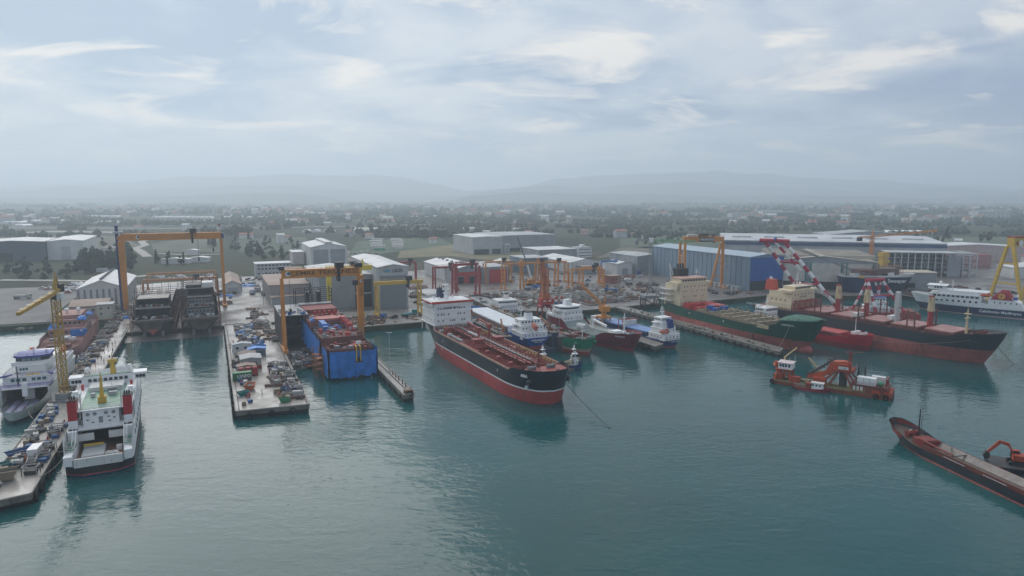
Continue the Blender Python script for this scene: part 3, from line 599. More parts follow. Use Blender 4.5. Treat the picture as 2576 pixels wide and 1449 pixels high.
# ================================================================ white ferry stern-on beside the left pier
def build_stern_ferry():
    s, L = ship('car_ferry', (-29.5, 250), (-26.5, 178), 'white car ferry with red funnels and open stern moored beside the left pier', cat='ferry'); B = 14.2
    top = prof((0, 4.2), (.03, 4.2), (.031, 8.4), (1, 9.6)); dk = prof((0, 3.0), (1, 3.0))
    pt = hull(s, L, B, [('hull_bottom', -2, .35, NAVY), ('boot_stripe', .35, .6, ANTIF), ('rubbing_band', .6, 2.4, BLACKM), ('hull_side', 2.4, None, WHITE)], top, dk, rake=8, bf=.24, sf=.03, tr=.985, srake=.3, deckm=mat('rusty_car_deck', (0.19, 0.1, 0.065), .6, rust=.5, streak=False))
    y = -L / 2
    MB().box(-4.9, 4.9, y - .1, y + .5, 2.45, 4.5).box(-4.6, 4.6, y + .5, y + 1.0, 2.5, 3.9).build('stern_ramp', OFFW, s)
    for x in (-6.1, 6.1): MB().box(x - .85, x + .85, y + .05, y + 3.2, 3.0, 5.2).build('stern_quarter', WHITE, s)
    MB().box(-3.8, .8, y + 3.2, y + 9.5, 3.02, 3.9).box(-3.8, .8, y + 9.3, y + 9.6, 3.9, 4.4).build('ramp_platform', LGREY, s); MB().box(-3.8, .4, y + 9.0, y + 9.4, 4.4, 4.9).build('warning_bar', YELLOW, s)
    for i in range(5): MB().cbox(1 + .6 * i, y + 5.6 + .2 * (i % 2), 3.05, .5, 2.2, .3, .3).build('loose_panel', OFFW, s)
    MB().box(3.2, 4.4, y + 7, y + 8.2, 3.02, 4.2).build('deck_box', OFFW, s)
    # side casings with ladders and walkways
    for sd in (-1, 1):
        MB().box(min(sd * 4.9, sd * 6.9), max(sd * 4.9, sd * 6.9), y + 4, y + 34, 3.0, 5.4).build('side_casing', WHITE, s)
        MB().box(min(sd * 4.9, sd * 6.9), max(sd * 4.9, sd * 6.9), y + 9, y + 34, 5.4, 8.4).build('side_casing', WHITE, s)
        MB().box(min(sd * 5, sd * 6.8), max(sd * 5, sd * 6.8), y + 4.1, y + 8.9, 5.42, 5.5).build('side_deck', GREEND, s)
        rail(s, [(sd * 5, y + 4.1, 5.5), (sd * 6.8, y + 4.1, 5.5), (sd * 6.8, y + 8.9, 5.5)])
        st = MB()
        for i in range(10): st.box(min(sd * 5.0, sd * 5.7), max(sd * 5.0, sd * 5.7), y + 5.2 + i * .38, y + 5.5 + i * .38, 5.5 + i * .3, 5.6 + i * .3)
        st.bar((sd * 5.0, y + 5.0, 6.3), (sd * 5.0, y + 9, 9.4), .06).bar((sd * 5.7, y + 5.0, 6.3), (sd * 5.7, y + 9, 9.4), .06).build('stair', WHITE, s)
        winch(s, sd * 6, y + 6.2, 5.5, GREEND, 1.2)
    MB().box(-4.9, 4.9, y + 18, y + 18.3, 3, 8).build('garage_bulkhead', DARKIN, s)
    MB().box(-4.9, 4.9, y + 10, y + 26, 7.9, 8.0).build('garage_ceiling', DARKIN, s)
    for x in (-3.0, 3.4): MB().box(x - 1.9, x + 1.4, y + 10.4, y + 10.9, 5.4, 7.2).build('hanging_door', OFFW, s)
    # superstructure
    deckhouse(s, [(-7.0, 7.0, y + 10.2, y + 40, 8.0, 8.4)], WHITE, 'upper_deck')
    MB().box(-3.9, 3.9, y + 12.5, y + 20, 8.4, 12.2).box(-4.9, 4.9, y + 20, y + 38, 8.4, 12.2).build('deckhouse', WHITE, s)
    MB().box(-6.9, 6.9, y + 12.2, y + 38.5, 12.2, 12.45).build('funnel_deck', WHITE, s); MB().box(-4.6, 4.6, y + 13, y + 36, 12.46, 12.52).build('funnel_deck_cover', GREEND, s)
    me = MB().torus((0, 0, 0), .36, .09, 'y', 14, 6).tube((0, .03, 0), (0, -.03, 0), .3, .3, 12).mesh('porthole', GREYST)
    for x in (-2.8, -1.3, 1.1, 2.7): inst('porthole', me, s, (x, y + 12.46, 11.3))
    windows(s, [(x, y + 12.47, 9.7) for x in (-.1,)], .9, 1.6, m=GREYST); windows(s, [(x, y + 12.47, z) for x, z in ((-1.8, 9.2), (1.8, 9.2), (2.8, 9.9), (-2.9, 9.9), (1.6, 10.3))], .5, .25)
    rail(s, [(-6.9, y + 12.3, 12.45), (6.9, y + 12.3, 12.45)]); rail(s, [(-6.8, y + 10.4, 8.4), (6.8, y + 10.4, 8.4)])
    for sd in (-1, 1):
        MB().box(sd * 5.9 - .95, sd * 5.9 + .95, y + 11.5, y + 15.5, 8.4, 10.4).build('funnel_base', WHITE, s)
        MB().box(sd * 5.9 - .95, sd * 5.9 + .95, y + 11.5, y + 15.5, 10.4, 15.2, (0, .25)).build('funnel', mat('funnel_red', (0.36, 0.015, 0.025), .45), s)
        c = MB().box(sd * 5.9 - 1, sd * 5.9 + 1, y + 11.7, y + 15.3, 15.2, 15.4)
        for i in (-.5, 0, .5): c.tube((sd * 5.9 + i, y + 13.2, 15.3), (sd * 5.9 + i, y + 12.8, 16.3), .18, .18, 8)
        c.build('funnel_cap', BLACKM, s)
        MB().box(min(sd * 4.9, sd * 7.1), max(sd * 4.9, sd * 7.1), y + 18, y + 39, 8.4, 12.3).build('side_house', WHITE, s)
        MB().box(min(sd * 5, sd * 7), max(sd * 5, sd * 7), y + 18.5, y + 36, 12.31, 12.36).build('side_house_deck', GREEND, s)
        rail(s, [(sd * 7.0, y + 16, 12.4), (sd * 7.0, y + 38, 12.4)])
        MB().box(sd * 7.8 - 1.7, sd * 7.8 + 1.7, y + 38, y + 42, 14.3, 14.9).box(sd * 7.8 - 1.4, sd * 7.8 + 1.4, y + 38.3, y + 41.8, 12.9, 14.3).build('bridge_wing', WHITE, s)
        windows(s, [(sd * 7.8 + i, y + 38.28, 13.7) for i in (-.75, .1, .9)], .7, .8)
        MB().box(sd * 5.8 - .3, sd * 5.8 + .3, y + 33, y + 33.6, 12.4, 14).build('fire_locker', RED, s)
        dome(s, sd * 5.2, y + 41, 14.9, .75)
        lf = lifeboat(s, sd * 6.2, y + 24, 13.6, 0, 6, WHITE)
    # wheelhouse with curved green roof
    vs = []; nn = 14
    for i in range(nn + 1):
        a = math.pi * (.18 + .64 * i / nn); vs.append((-6.2 * math.cos(a) / math.cos(math.pi * .18), y + 37 + 5.5 * (math.sin(a) - math.sin(math.pi * .18))))
    MB().prism(vs, 12.45, 15.2).build('wheelhouse', WHITE, s); MB().prism([(x * .97, yy * 1.0 - .05) for x, yy in vs], 15.2, 15.35).build('wheelhouse_roof', GREEND, s)
    rail(s, [(x, yy, 15.35) for x, yy in vs]); windows(s, [(x, y + 36.95, 14) for x in row(-5, 5, 8)], .8, .8)
    MB().box(-4, 4, y + 30, y + 36.5, 12.5, 13.6).build('ventilation_house', OFFW, s); rail(s, [(-4, y + 30, 13.6), (4, y + 30, 13.6)])
    for x, z in ((1.5, 12.5), (2.4, 12.5), (-2.6, 12.5)): MB().box(x - .5, x + .5, y + 24, y + 25.2, z, z + 1.0).build('vent_box', LGREY, s)
    MB().box(.6, 2.6, y + 26.5, y + 27.4, 12.5, 14.0).build('vent_louvre', GREYST, s)
    MB().box(-.9, .9, y + 17, y + 19, 12.5, 14.2).tube((0, y + 18, 14.2), (0, y + 18.3, 20.2), .75, .12, 4).build('stern_mast', YELLOW, s)
    t = MB().tube((1.3, y + 37.5, 15.3), (1.3, y + 37.5, 18.9), .75, .6, 6).box(.1, 2.5, y + 37, y + 38, 18.6, 19.4).tube((1.3, y + 37.5, 19.2), (1.3, y + 37.5, 21.4), .2, .08, 6)
    t.build('main_mast', YELLOW, s); MB().box(-.2, 2.8, y + 37.3, y + 37.6, 19.6, 19.8).build('radar_scanner', WHITE, s)
    for x in (-3.5, -2.2, 3.6, 4.5, 5.0): MB().bar((x, y + 38, 15.3), (x, y + 38, 17.6), .05).build('antenna', WHITE, s)
    for x in (-4.4, 4.4):
        MB().bar((x, y + 15, 12.4), (x, y + 15, 16), .14).bar((x, y + 15, 15.9), (x * 1.25, y + 14, 16.6), .12).build('davit', WHITE, s)
    for i in range(9): q = y + 12 + i * 5; MB().box(7.06, 7.2, q, q + 1.4, 5.0, 6.0).build('side_opening', DARKIN, s)
    return s
build_stern_ferry()
# ================================================================ grey-white ferry with open bow at the left edge
def build_bow_ferry():
    s, L = ship('car_ferry', (-54.0, 227), (-53.6, 289), 'grey hulled car ferry with open bow visor and purple decks at the left edge', cat='ferry'); B = 13.5
    PUR = mat('violet_deck', (0.22, 0.22, 0.33), .5, rust=.15, streak=False)
    HG = mat('ferry_grey', (0.58, 0.61, 0.58), .4, var=.06, scale=.2)
    top = prof((0, 6.8), (.72, 6.8), (.86, 4.6), (1, 3.6)); dk = prof((0, 2.0), (1, 2.0))
    pt = hull(s, L, B, [('hull_bottom', -2, .9, NAVY), ('hull_side', .9, None, HG)], top, dk, rake=3.5, bf=.26, sf=.08, tr=.9, deckm=mat('car_deck_grey', (.13, .13, .16), .4, wet=.3, streak=False), p=2.3)
    for x in (-2.2, 0.2, 2.6): MB().box(x - .7, x + .7, L * .18, L * .43, 2.02, 2.1).build('car_lane', PUR, s)
    MB().box(-1.3, 1.3, L * .12, L * .15, 2, 5.4).build('centre_casing', WHITE, s); winch(s, -3.6, L * .38, 2.1, GREEND, 1.8)
    q = [pt(.72 + .28 * i / 16, 2.0, sd) for sd in (1,) for i in range(17)]
    y1 = L * .20; y0 = -L * .45
    MB().box(-6.7, 6.7, y0, y1 - 3, 6.7, 7.0).box(-6.7, -5.9, y1 - 3, y1 + 2, 2, 7).box(5.9, 6.7, y1 - 3, y1 + 2, 2, 7).build('shelter_deck', HG, s)
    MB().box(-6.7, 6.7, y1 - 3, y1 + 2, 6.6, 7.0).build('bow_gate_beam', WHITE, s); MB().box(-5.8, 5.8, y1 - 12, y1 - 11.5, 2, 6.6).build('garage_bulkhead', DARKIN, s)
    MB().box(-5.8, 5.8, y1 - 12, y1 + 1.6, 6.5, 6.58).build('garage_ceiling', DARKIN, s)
    MB().box(-6.5, 6.5, y1 - 2.5, y1 + 1.7, 7.0, 7.07).build('fore_deck', PUR, s)
    rail(s, [(6.6, y1 - 3, 7), (6.6, y1 + 1.9, 7), (-6.6, y1 + 1.9, 7), (-6.6, y1 - 3, 7)], m=mat('violet_rail', (.12, .1, .3), .5))
    deckhouse(s, [(-6.4, 6.4, y0 + 2, y1 - 2.8, 7.0, 9.3)], WHITE); windows(s, [(x, y1 - 2.78, 8.3) for x in (-4.3, -2.9, -1.5, .9, 2.5, 3.9)], 1.0, .9, m=glass('teal_glass', (.03, .12, .14)))
    MB().box(-6.3, 6.3, y0 + 3, y1 - 3, 9.31, 9.37).build('upper_deck', LGREY, s); MB().cbox(-1.0, y1 - 5, 9.38, 3.6, 2.6, .04).build('winching_mark', YELLOW, s)
    rail(s, [(6.3, y0 + 2, 9.35), (6.3, y1 - 3, 9.35), (-6.3, y1 - 3, 9.35), (-6.3, y0 + 2, 9.35)], m=mat('violet_rail', (0, 0, 0)))
    deckhouse(s, [(-3.8, 4.2, y0 + 6, y1 - 8, 9.37, 11.6)], WHITE, 'upper_house'); windows(s, [(x, y1 - 7.98, 10.5) for x in (1.2, 2.0, 2.8)], .6, .7, m=glass('teal_glass'))
    MB().box(-5.2, 5.2, y1 - 18, y1 - 8.4, 11.6, 12.7).build('bridge_base', WHITE, s)
    MB().prism([(-4.4, y1 - 17), (4.4, y1 - 17), (4.4, y1 - 10.4), (2.6, y1 - 9.2), (-2.6, y1 - 9.2), (-4.4, y1 - 10.4)], 12.7, 13.9).build('wheelhouse', BLACKM, s)
    windows(s, [(x, y1 - 9.15, 13.3) for x in (-2, -.7, .7, 2)], 1.05, .95, m=glass('pale_glass', (.2, .26, .3)))
    MB().prism([(-4.9, y1 - 17.4), (4.9, y1 - 17.4), (4.9, y1 - 10.2), (2.9, y1 - 8.8), (-2.9, y1 - 8.8), (-4.9, y1 - 10.2)], 13.9, 14.5).build('wheelhouse_roof', mat('violet_blue', (.06, .08, .3), .5), s)
    rail(s, [(-4.6, y1 - 10.4, 14.5), (-2.8, y1 - 9, 14.5), (2.8, y1 - 9, 14.5), (4.6, y1 - 10.4, 14.5)], .8, 1.5, m=mat('violet_rail', (0, 0, 0)))
    MB().box(-1.8, 1.8, y1 - 13, y1 - 12.6, 15.6, 15.8).bar((0, y1 - 12.8, 14.5), (0, y1 - 12.8, 16.6), .1).build('radar_scanner', WHITE, s); dome(s, -3.4, y1 - 13, 14.5, .4)
    MB().tube((2.2, y1 - 1.2, 7), (2.2, y1 - 1.2, 13), .22, .12, 6).box(1.2, 3.2, y1 - 1.3, y1 - 1.1, 10.8, 10.95).build('foremast', BLACKM, s)
    MB().box(-.7, .7, y1 + 1.4, y1 + 2.05, 4.2, 8.4).build('gate_hoist', WHITE, s)
    for x in (-4.6, 4.6): lifeboat(s, x, y0 + 9, 11.2, 0, 5)
    for sd in (-1, 1): MB().bar((sd * 4.8, y1 - 6, 9.4), (sd * 6.8, y1 - 1.5, 9.9), .25).build('deck_ramp', mat('violet_blue', (0, 0, 0)), s)
    MB().box(-6.6, -6.2, y0 + 6, y0 + 20, 7, 8.8).build('side_screen', HG, s)
    return s
build_bow_ferry()
# ================================================================ pink-primed hull under construction behind it
def build_pink_hull():
    s, L = ship('unfinished_ship', (-56.5, 305), (-57, 372), 'pink primed hull under construction with blue tarpaulins beside the rocky shore'); B = 15
    top = prof((0, 8.2), (.78, 8.0), (.82, 6.2), (1, 6.0)); dk = prof((0, 6.6), (.78, 6.4), (.82, 5.2), (1, 5))
    hull(s, L, B, [('hull_bottom', -2, 1.2, PINK), ('hull_side', 1.2, None, PINK)], top, dk, rake=1.5, bf=.12, sf=.1, tr=.9, deckm=OXIDE, p=3)
    MB().box(-6.5, 6.5, -12, 8, 6.4, 9.6).box(-5.5, 5.5, -14, 4, 9.6, 12.6).box(-4.5, 4.5, -15, 1, 12.6, 14.2).build('deckhouse', PINK, s)
    windows(s, [(x, 8.02, 8.2) for x in row(-6, 6, 7)], 1.0, .9); windows(s, [(x, 4.02, 11.3) for x in row(-5, 5, 6)], .9, .9)
    MB().box(-7.4, -1.6, 8.2, 8.9, 1.5, 9.2).build('tarpaulin', TARP, s); 
    for x, y, w in ((4.4, 4, 5.2), (-5.2, 3, 3.6), (-6.4, -8, 2.5)):
        wavy_tarp(s, x, y, 9.6 if y > 3.5 else 12.6, w, 4.5)
    for i in range(8):
        random.seed(40 + i); MB().cbox(random.uniform(-4, 4.5), random.uniform(11, 21), 6.2, random.uniform(1, 3), random.uniform(1, 3), random.uniform(.6, 2), random.uniform(0, 3)).build('stacked_panel', OFFW if i % 2 else GREYST, s)
    MB().box(-4, 4, L * .36, L * .40, 5.0, 6.4).build('winch_platform', OXIDE, s)
    for x in (-3, 1.4): dome(s, x, -5, 14.2, .9)
    sc_ = MB()
    for i in range(9):
        for zz in (6.5, 9, 11.5): sc_.bar((-7, -20 + i * 3, zz), (7, -20 + i * 3, zz), .06)
        for x in (-7, -2, 3, 7): sc_.bar((x, -20 + i * 3, 6.4), (x, -20 + i * 3, 13.5), .06)
    sc_.build('scaffolding', GREYST, s)
    MB().torus((-5.5, 9, 8.7), .4, .1, 'y').build('life_ring', WHITE, s)
def wavy_tarp(par, x, y, z, w, d, h=1.6, m=None, name='tarpaulin', seed=None):
    """crumpled sheet draped over a heap"""
    sd = random.random() * 50 if seed is None else seed; n = 8; vs = []; fs = []
    for j in range(n + 1):
        for i in range(n + 1):
            u, v = i / n * 2 - 1, j / n * 2 - 1; e = max(0, 1 - max(abs(u), abs(v)) ** 3)
            k = mnoise.noise(Vector((u * 1.7 + sd, v * 1.7, sd))); vs.append((x + u * w / 2 * (1 + .12 * k), y + v * d / 2 * (1 + .12 * k), z + max(0.03, e * h * (.75 + .6 * k) + .05)))
    for j in range(n):
        for i in range(n): a = j * (n + 1) + i; fs.append((a, a + 1, a + n + 2, a + n + 1))
    mb = MB().add(vs, fs); ring = [i for i in range(n + 1)] + [(j + 1) * (n + 1) - 1 for j in range(1, n + 1)] + [(n + 1) * n + i for i in range(n - 1, -1, -1)] + [j * (n + 1) for j in range(n - 1, 0, -1)]
    o = len(mb.v); mb.v += [(vs[i][0], vs[i][1], z) for i in ring]; k = len(ring); mb.f += [(ring[i], o + i, o + (i + 1) % k, ring[(i + 1) % k]) for i in range(k)]
    return mb.build(name, m or TARP, par)
build_pink_hull()
# ================================================================ two dark hulls on the left slips
def build_slip_hull(r, a, w, label, hgt, red, variant):
    s = ything('unfinished_ship', r, a, LZ - 1.2, label, 'ship'); L = 74.0; h = w / 2     # local y runs inland, bow plating faces the water (-y)
    RHS = mat('rusty_hull_steel', (.085, .072, .064), .65, rust=.6, scale=.3, var=.45, rustc=(.14, .075, .05)); vs = []
    prof_ = [(-h * .15, 0), (-h * .62, 2.4), (-h * .95, 5.5), (-h, 8.0)]; pr = prof_ + [(-x, z) for x, z in prof_[::-1]]
    secs = [(0, .55, 2.2), (1.5, .78, 1.4), (5, .95, .5), (12, 1, 0), (L, 1, 0)]; mb = MB(); k = len(pr)
    for y, sx, dz in secs: vs += [(x * sx * (1 if z < 7 else 1 / max(.8, sx)), y, max(z, dz)) for x, z in pr]
    mb.add(vs, [(i * k + j, (i + 1) * k + j, (i + 1) * k + j + 1, i * k + j + 1) for i in range(len(secs) - 1) for j in range(k - 1)] + [tuple(range(k))]); mb.build('hull_side', RHS, s)
    if red: MB().add([(-2.0, -.25, 3.4), (2.0, -.25, 3.4), (0, -.6, .7), (0, .5, .7), (-2, .6, 3.4), (2, .6, 3.4)], [(0, 2, 1), (0, 4, 3, 2), (1, 2, 3, 5), (0, 1, 5, 4)]).build('bow_bulb', mat('bulb_red', (0.35, 0.07, 0.05), .6), s)
    zt = 8.0
    MB().box(-h, h, .4, L, zt - .25, zt).build('main_deck', mat('plate_deck', (.16, .14, .12), .55, rust=.5, streak=False, wet=.25), s)
    lip = [(-h * math.cos(i * math.pi / 16), -2.2 * math.sin(i * math.pi / 16) + .4) for i in range(17)]
    MB().prism(lip, zt - 1.2, zt - .05).build('bow_lip', RHS, s)
    # open garage front, decks with pale edges
    lev = [(zt, zt + 4.2), (zt + 4.2, zt + 8.2)] if variant == 0 else [(zt - 4.5, zt - 1.3), (zt, zt + 4.2), (zt + 4.2, zt + 8.4), (zt + 8.4, zt + 12)]
    for i, (z0, z1) in enumerate(lev):
        yb = 7 + 3.5 * i if variant == 0 else (1 + 3.6 * i)
        hh = h * (.92 if i == 0 else .86) if variant == 0 else h * (.62 if i == 0 else .9 - .06 * i)
        ye = L if i < len(lev) - 1 else yb + 13; MB().box(-hh, -hh + .5, yb, ye, z0, z1).build('side_wall', RHS, s); MB().box(hh - .5, hh, yb, ye, z0, z1).build('side_wall', RHS, s)
        MB().box(-hh, hh, yb, L if i < len(lev) - 1 else yb + 13, z1 - .35, z1).build('deck_slab', mat('pale_deck_edge', (.24, .22, .2), .6, rust=.55, streak=False, wet=.2), s)
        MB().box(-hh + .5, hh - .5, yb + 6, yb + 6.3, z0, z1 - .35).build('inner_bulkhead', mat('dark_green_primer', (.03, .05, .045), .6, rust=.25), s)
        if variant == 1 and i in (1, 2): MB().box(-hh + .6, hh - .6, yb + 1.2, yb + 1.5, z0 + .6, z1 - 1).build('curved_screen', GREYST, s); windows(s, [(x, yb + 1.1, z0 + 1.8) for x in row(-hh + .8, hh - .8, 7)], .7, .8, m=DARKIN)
    if variant == 1:
        MB().box(-h * .8, h * .1, 13, 24, zt + 12, zt + 13.5).build('bridge_block', DARKST, s); MB().box(h * .15, h * .78, 14, 22, zt + 12, zt + 14.2).build('white_panel', OFFW, s)
    # frames and staging rising over the decks
    for k in range(7):
        yy = 14 + k * 8.5; fr = MB(); zh = lev[-1][0] + 1.5 + (k * 37 % 5)
        for x in (-h - .9, -h * .45, h * .1, h * .6, h + .9): fr.bar((x, yy, zt - 6), (x, yy, zh + (k * 13 + int(x * 7)) % 3), .09)
        for z in (zh - 1, zh - 3.2): fr.bar((-h - .9, yy, z), (h + .9, yy, z), .08)
        fr.build('staging_frame', DARKST if k % 2 else OXIDE, s)
    # clutter on the fore deck
    random.seed(int(r * 7) + 3)
    for i in range(60):
        x, y = random.uniform(-h * .85, h * .85), random.uniform(.5, 6.5); z = zt
        if i > 34: y = random.uniform(10.5, 13) if variant == 0 else random.uniform(5, 7); z = lev[0 if variant == 0 else 1][1]
        MB().cbox(x, y, z, random.uniform(.3, 1.6), random.uniform(.3, 1.4), random.uniform(.3, 1.3), random.uniform(0, 3)).build('loose_gear', random.choice((GREYST, OXIDE, LGREY, DARKST, BLACKM)), s)
    # shoring posts and scaffold
    for x in (-h - .8, h + .8):
      po = MB()
      for i in range(15):
        po.bar((x, 2 + i * 4.5, 0), (x, 2 + i * 4.5, 8.5 + (i % 3) * 2), .12); po.bar((x, 2 + i * 4.5, 4), (x * .88, 2 + i * 4.5, 4), .1)
        if i < 14:
                for z in (3, 6, 8.4): po.bar((x, 2 + i * 4.5, z), (x, 6.5 + i * 4.5, z), .07)
                po.box(x - .5, x + .5, 2 + i * 4.5, 6.4 + i * 4.5, 6, 6.08)
      po.build('scaffolding', OXIDE, s)
    for i in range(5):
        for x in (-h * .45, h * .45): MB().box(x - .6, x + .6, 3 + i * 8, 4.4 + i * 8, -1.6, 2.4).build('keel_block', GREYST, s)
    return s
build_slip_hull(-25.6, 342, 16.5, 'dark unfinished hull with red bow bulb on the slip nearer the left pier', 20, True, 0)
build_slip_hull(-5.6, 340, 15, 'dark taller unfinished hull with stacked open decks on the right slip under the big gantry', 25, False, 1)
s_ = ything('hull_block', -18, 424, LZ, 'rusty hull block with pale roof behind the two slip hulls', 'hull block')
MB().box(-11, 11, 0, 20, 0, 9.5).box(-9, 9, -2, 0, 0, 6).build('block_shell', mat('block_grey', (.14, .12, .12), .6, rust=.4), s_); MB().box(-11.4, 11.4, -.5, 20.4, 9.5, 9.9).build('block_roof', GREYST, s_); windows(s_, [(x, -.02, z) for x in row(-10, 10, 7) for z in (7.8,)], 1.4, 1.2, m=DARKIN)
# ================================================================ blue wrapped ship and its neighbour block
def build_blue_ship():
    s, L = ship('wrapped_ship', (44.2, 238.5), (41.6, 336), 'ship under construction with bow wrapped in bright blue tarpaulin on the middle slip', z=1.5); B = 16.4
    top = prof((0, 10.5), (.55, 10), (.60, 9.2), (1, 9.4)); dk = prof((0, 9), (.55, 8.6), (.60, 7.9), (1, 8.2))
    pt = hull(s, L, B, [('hull_side', -3.5, None, OXIDE)], top, dk, rake=.4, bf=.07, sf=.1, tr=.9, deckm=OXIDE, p=4, low=.1)
    # the tarpaulin: folded sheets hung round the hull
    def sheet(pts, z0f, z1f, seed, name='tarpaulin'):
        mb = MB(); nz = 6; n = len(pts); vs = []
        for j in range(nz + 1):
            for i, (x, y, nx, ny) in enumerate(pts):
                q = i * .9 + seed; k = .22 * math.sin(q * 1.9) * (1 - .5 * j / nz) + .3 * mnoise.noise(Vector((q * .5, j * .5, seed))); z0, z1 = z0f(i), z1f(i)
                vs.append((x + nx * (.45 + k), y + ny * (.45 + k), z0 + (z1 - z0) * j / nz))
        mb.add(vs, [(j * n + i, j * n + i + 1, (j + 1) * n + i + 1, (j + 1) * n + i) for j in range(nz) for i in range(n - 1)]); mb.build(name, TARP, s, smooth=True)
    B2 = B / 2
    front = [(-B2 + B * i / 24, L / 2 + .3, 0, 1) for i in range(25)]
    sheet(front[:12], lambda i: -.6 + .5 * math.sin(i), lambda i: 8.6 + .25 * math.sin(i * 2.2), 1); sheet(front[11:20], lambda i: -.7 + .3 * math.sin(i * 1.4), lambda i: 8.8 + .2 * math.sin(i * 2), 5); sheet(front[19:], lambda i: -.4, lambda i: 9.0, 9)
    sheet([(B2 + .2, L / 2 - i * 1.2, 1, 0) for i in range(9)], lambda i: -.5, lambda i: 9.2, 3)
    sheet([(-B2 - .2, L / 2 - i * 1.2, -1, 0) for i in range(9)], lambda i: -.5, lambda i: 9.2, 4)
    sheet([(B2 + .3, L / 2 - 14 - i * 1.6, 1, 0) for i in range(30)], lambda i: 2.2 + .6 * math.sin(i * 1.3), lambda i: 10.2 + .06 * i + .5 * math.sin(i * 1.7) * math.sin(i * .6), 7)
    MB().box(-3.4, -.6, L / 2 + .35, L / 2 + 1.0, 4.6, 6.4, (.8, .0)).build('bow_opening', DARKIN, s)
    for x in (-2.6, -1.2): MB().path([(x, L / 2 + 1.1, 5.0), (x, L / 2 + 1.1, 10.2), (x, L / 2 - .5, 10.6)], .22, 8).build('yellow_pipe', YELLOW, s)
    # fore deck, well and house
    RD = mat('maroon_primer', (0.22, 0.045, 0.04), .65, rust=.4, streak=False)
    MB().box(-7.4, 7.4, L * .335, L * .345, 7.9, 11).build('forecastle_bulkhead', OXIDE, s); MB().box(-7.6, 7.6, L * .18, L * .34, 7.85, 10.6).build('fore_house', OXIDE, s)
    windows(s, [(-1.2, L * .34 + .05, 9.3), (4.6, L * .34 + .05, 9)], 1.0, 1.8, m=DARKIN)
    MB().box(-7.8, 7.8, -8, 6, 8.5, 12.4).build('deckhouse', RD, s); MB().box(-7.6, 7.6, -30, -8, 9, 12.8).box(-6.6, 6.6, -28, -11, 12.8, 14.6).build('aft_house', RD, s)
    MB().prism([(-5.5, -1), (5.5, -1), (6, 4.5), (3, 6.8), (-3, 6.8), (-6, 4.5)], 12.4, 13.4).build('bridge_front', mat('salmon_primer', (.4, .13, .11), .6, rust=.2), s)
    for i in range(5): MB().tube((-4 + i * 2, -4, 12.4), (-4 + i * 2, -4, 15), .55, .55, 8).build('vent_pipe', RED, s)
    fr = MB()
    for z in (15.5, 17.3, 19.1, 20.9):
        fr.bar((-8, -36, z), (8, -36, z), .12); fr.bar((-8, -30, z), (8, -30, z), .12)
        for x in (-8, 8): fr.bar((x, -36, z), (x, -30, z), .12)
    for x in (-8, -3, 3, 8):
        for y in (-36, -30): fr.bar((x, y, 10), (x, y, 21.2), .16)
    fr.build('scaffold_frame', BLACKM, s)
    for x in (-2.5, 2.5): MB().box(x - .8, x + .8, -35, -31, 11, 19.5).build('funnel_casing', BLACKM, s)
    MB().prism([(-7.5, -29.5), (7.5, -29.5), (6.8, -24), (-6.8, -24)], 14.7, 15.1).build('top_deck', GREYST, s)
    # blue covered crane and red knuckle boom
    MB().box(2.6, 4.6, 8, 17, 11, 13.2).box(2.8, 4.8, 17, 20, 8, 12.6).build('tarpaulin', TARP, s)
    MB().box(-6.4, -4.4, 9, 19, 12.2, 13.6).box(-6.4, -4.4, 19, 21, 8, 13.4).box(-6.2, -4.6, 5, 9, 11.5, 14).build('deck_crane', RED, s)
    lat = MB()
    for i in range(7): lat.bar((-6.5, 9 + i * 1.4, 13.65), (-4.3, 10.3 + i * 1.4, 13.65), .1)
    lat.build('boom_lattice', BRICKRED, s)
    wavy_tarp(s, -1.2, 14, 10.65, 4, 5, 1.4); wavy_tarp(s, 1.5, 10, 10.65, 3, 3, 1.2)
    random.seed(5)
    for k in range(6):
        fr = MB(); yy = L * .3 - k * 9
        for x in (-8.4, -4, 1, 5, 8.4): fr.bar((x, yy, 8), (x, yy, 12.5 + (k * 5 + int(x)) % 3), .07)
        fr.bar((-8.4, yy, 11.5), (8.4, yy, 11.5), .06).bar((-8.4, yy, 12.6), (8.4, yy, 12.6), .06).build('staging_frame', GREYST, s)
    wavy_tarp(s, 5.6, 3, 12.5, 3.5, 4, 1.2, seed=4); wavy_tarp(s, 7.2, -12, 12.9, 2.5, 8, 1.0, seed=6)
    for i in range(90):
        y = random.choice((random.uniform(L * .36, L * .48), random.uniform(6.5, L * .33), random.uniform(-8, 0)));
        z = 8.2 if y > L * .35 else (10.62 if y > L * .18 else 8.6); z = 12.45 if y < 1 else z
        MB().cbox(random.uniform(-6.8, 6.8), y, z, random.uniform(.4, 2), random.uniform(.4, 2), random.uniform(.4, 1.6), random.uniform(0, 3)).build('deck_gear', random.choice((OXIDE, RED, GREYST, LGREY, BRICKRED, OXIDE)), s)
    me = MB().tube((0, 0, 0), (0, 0, .8), .35, .35, 8).mesh('valve_drum', RED)
    for x, y in ((0, 18), (1.8, 22)): inst('valve_drum', me, s, (x, y, 10.62))
    rail(s, [(-7.6, L * .345, 8.2), (-7.6, L * .49, 8.3), (7.6, L * .49, 8.3), (7.6, L * .345, 8.2)], m=OXIDE)
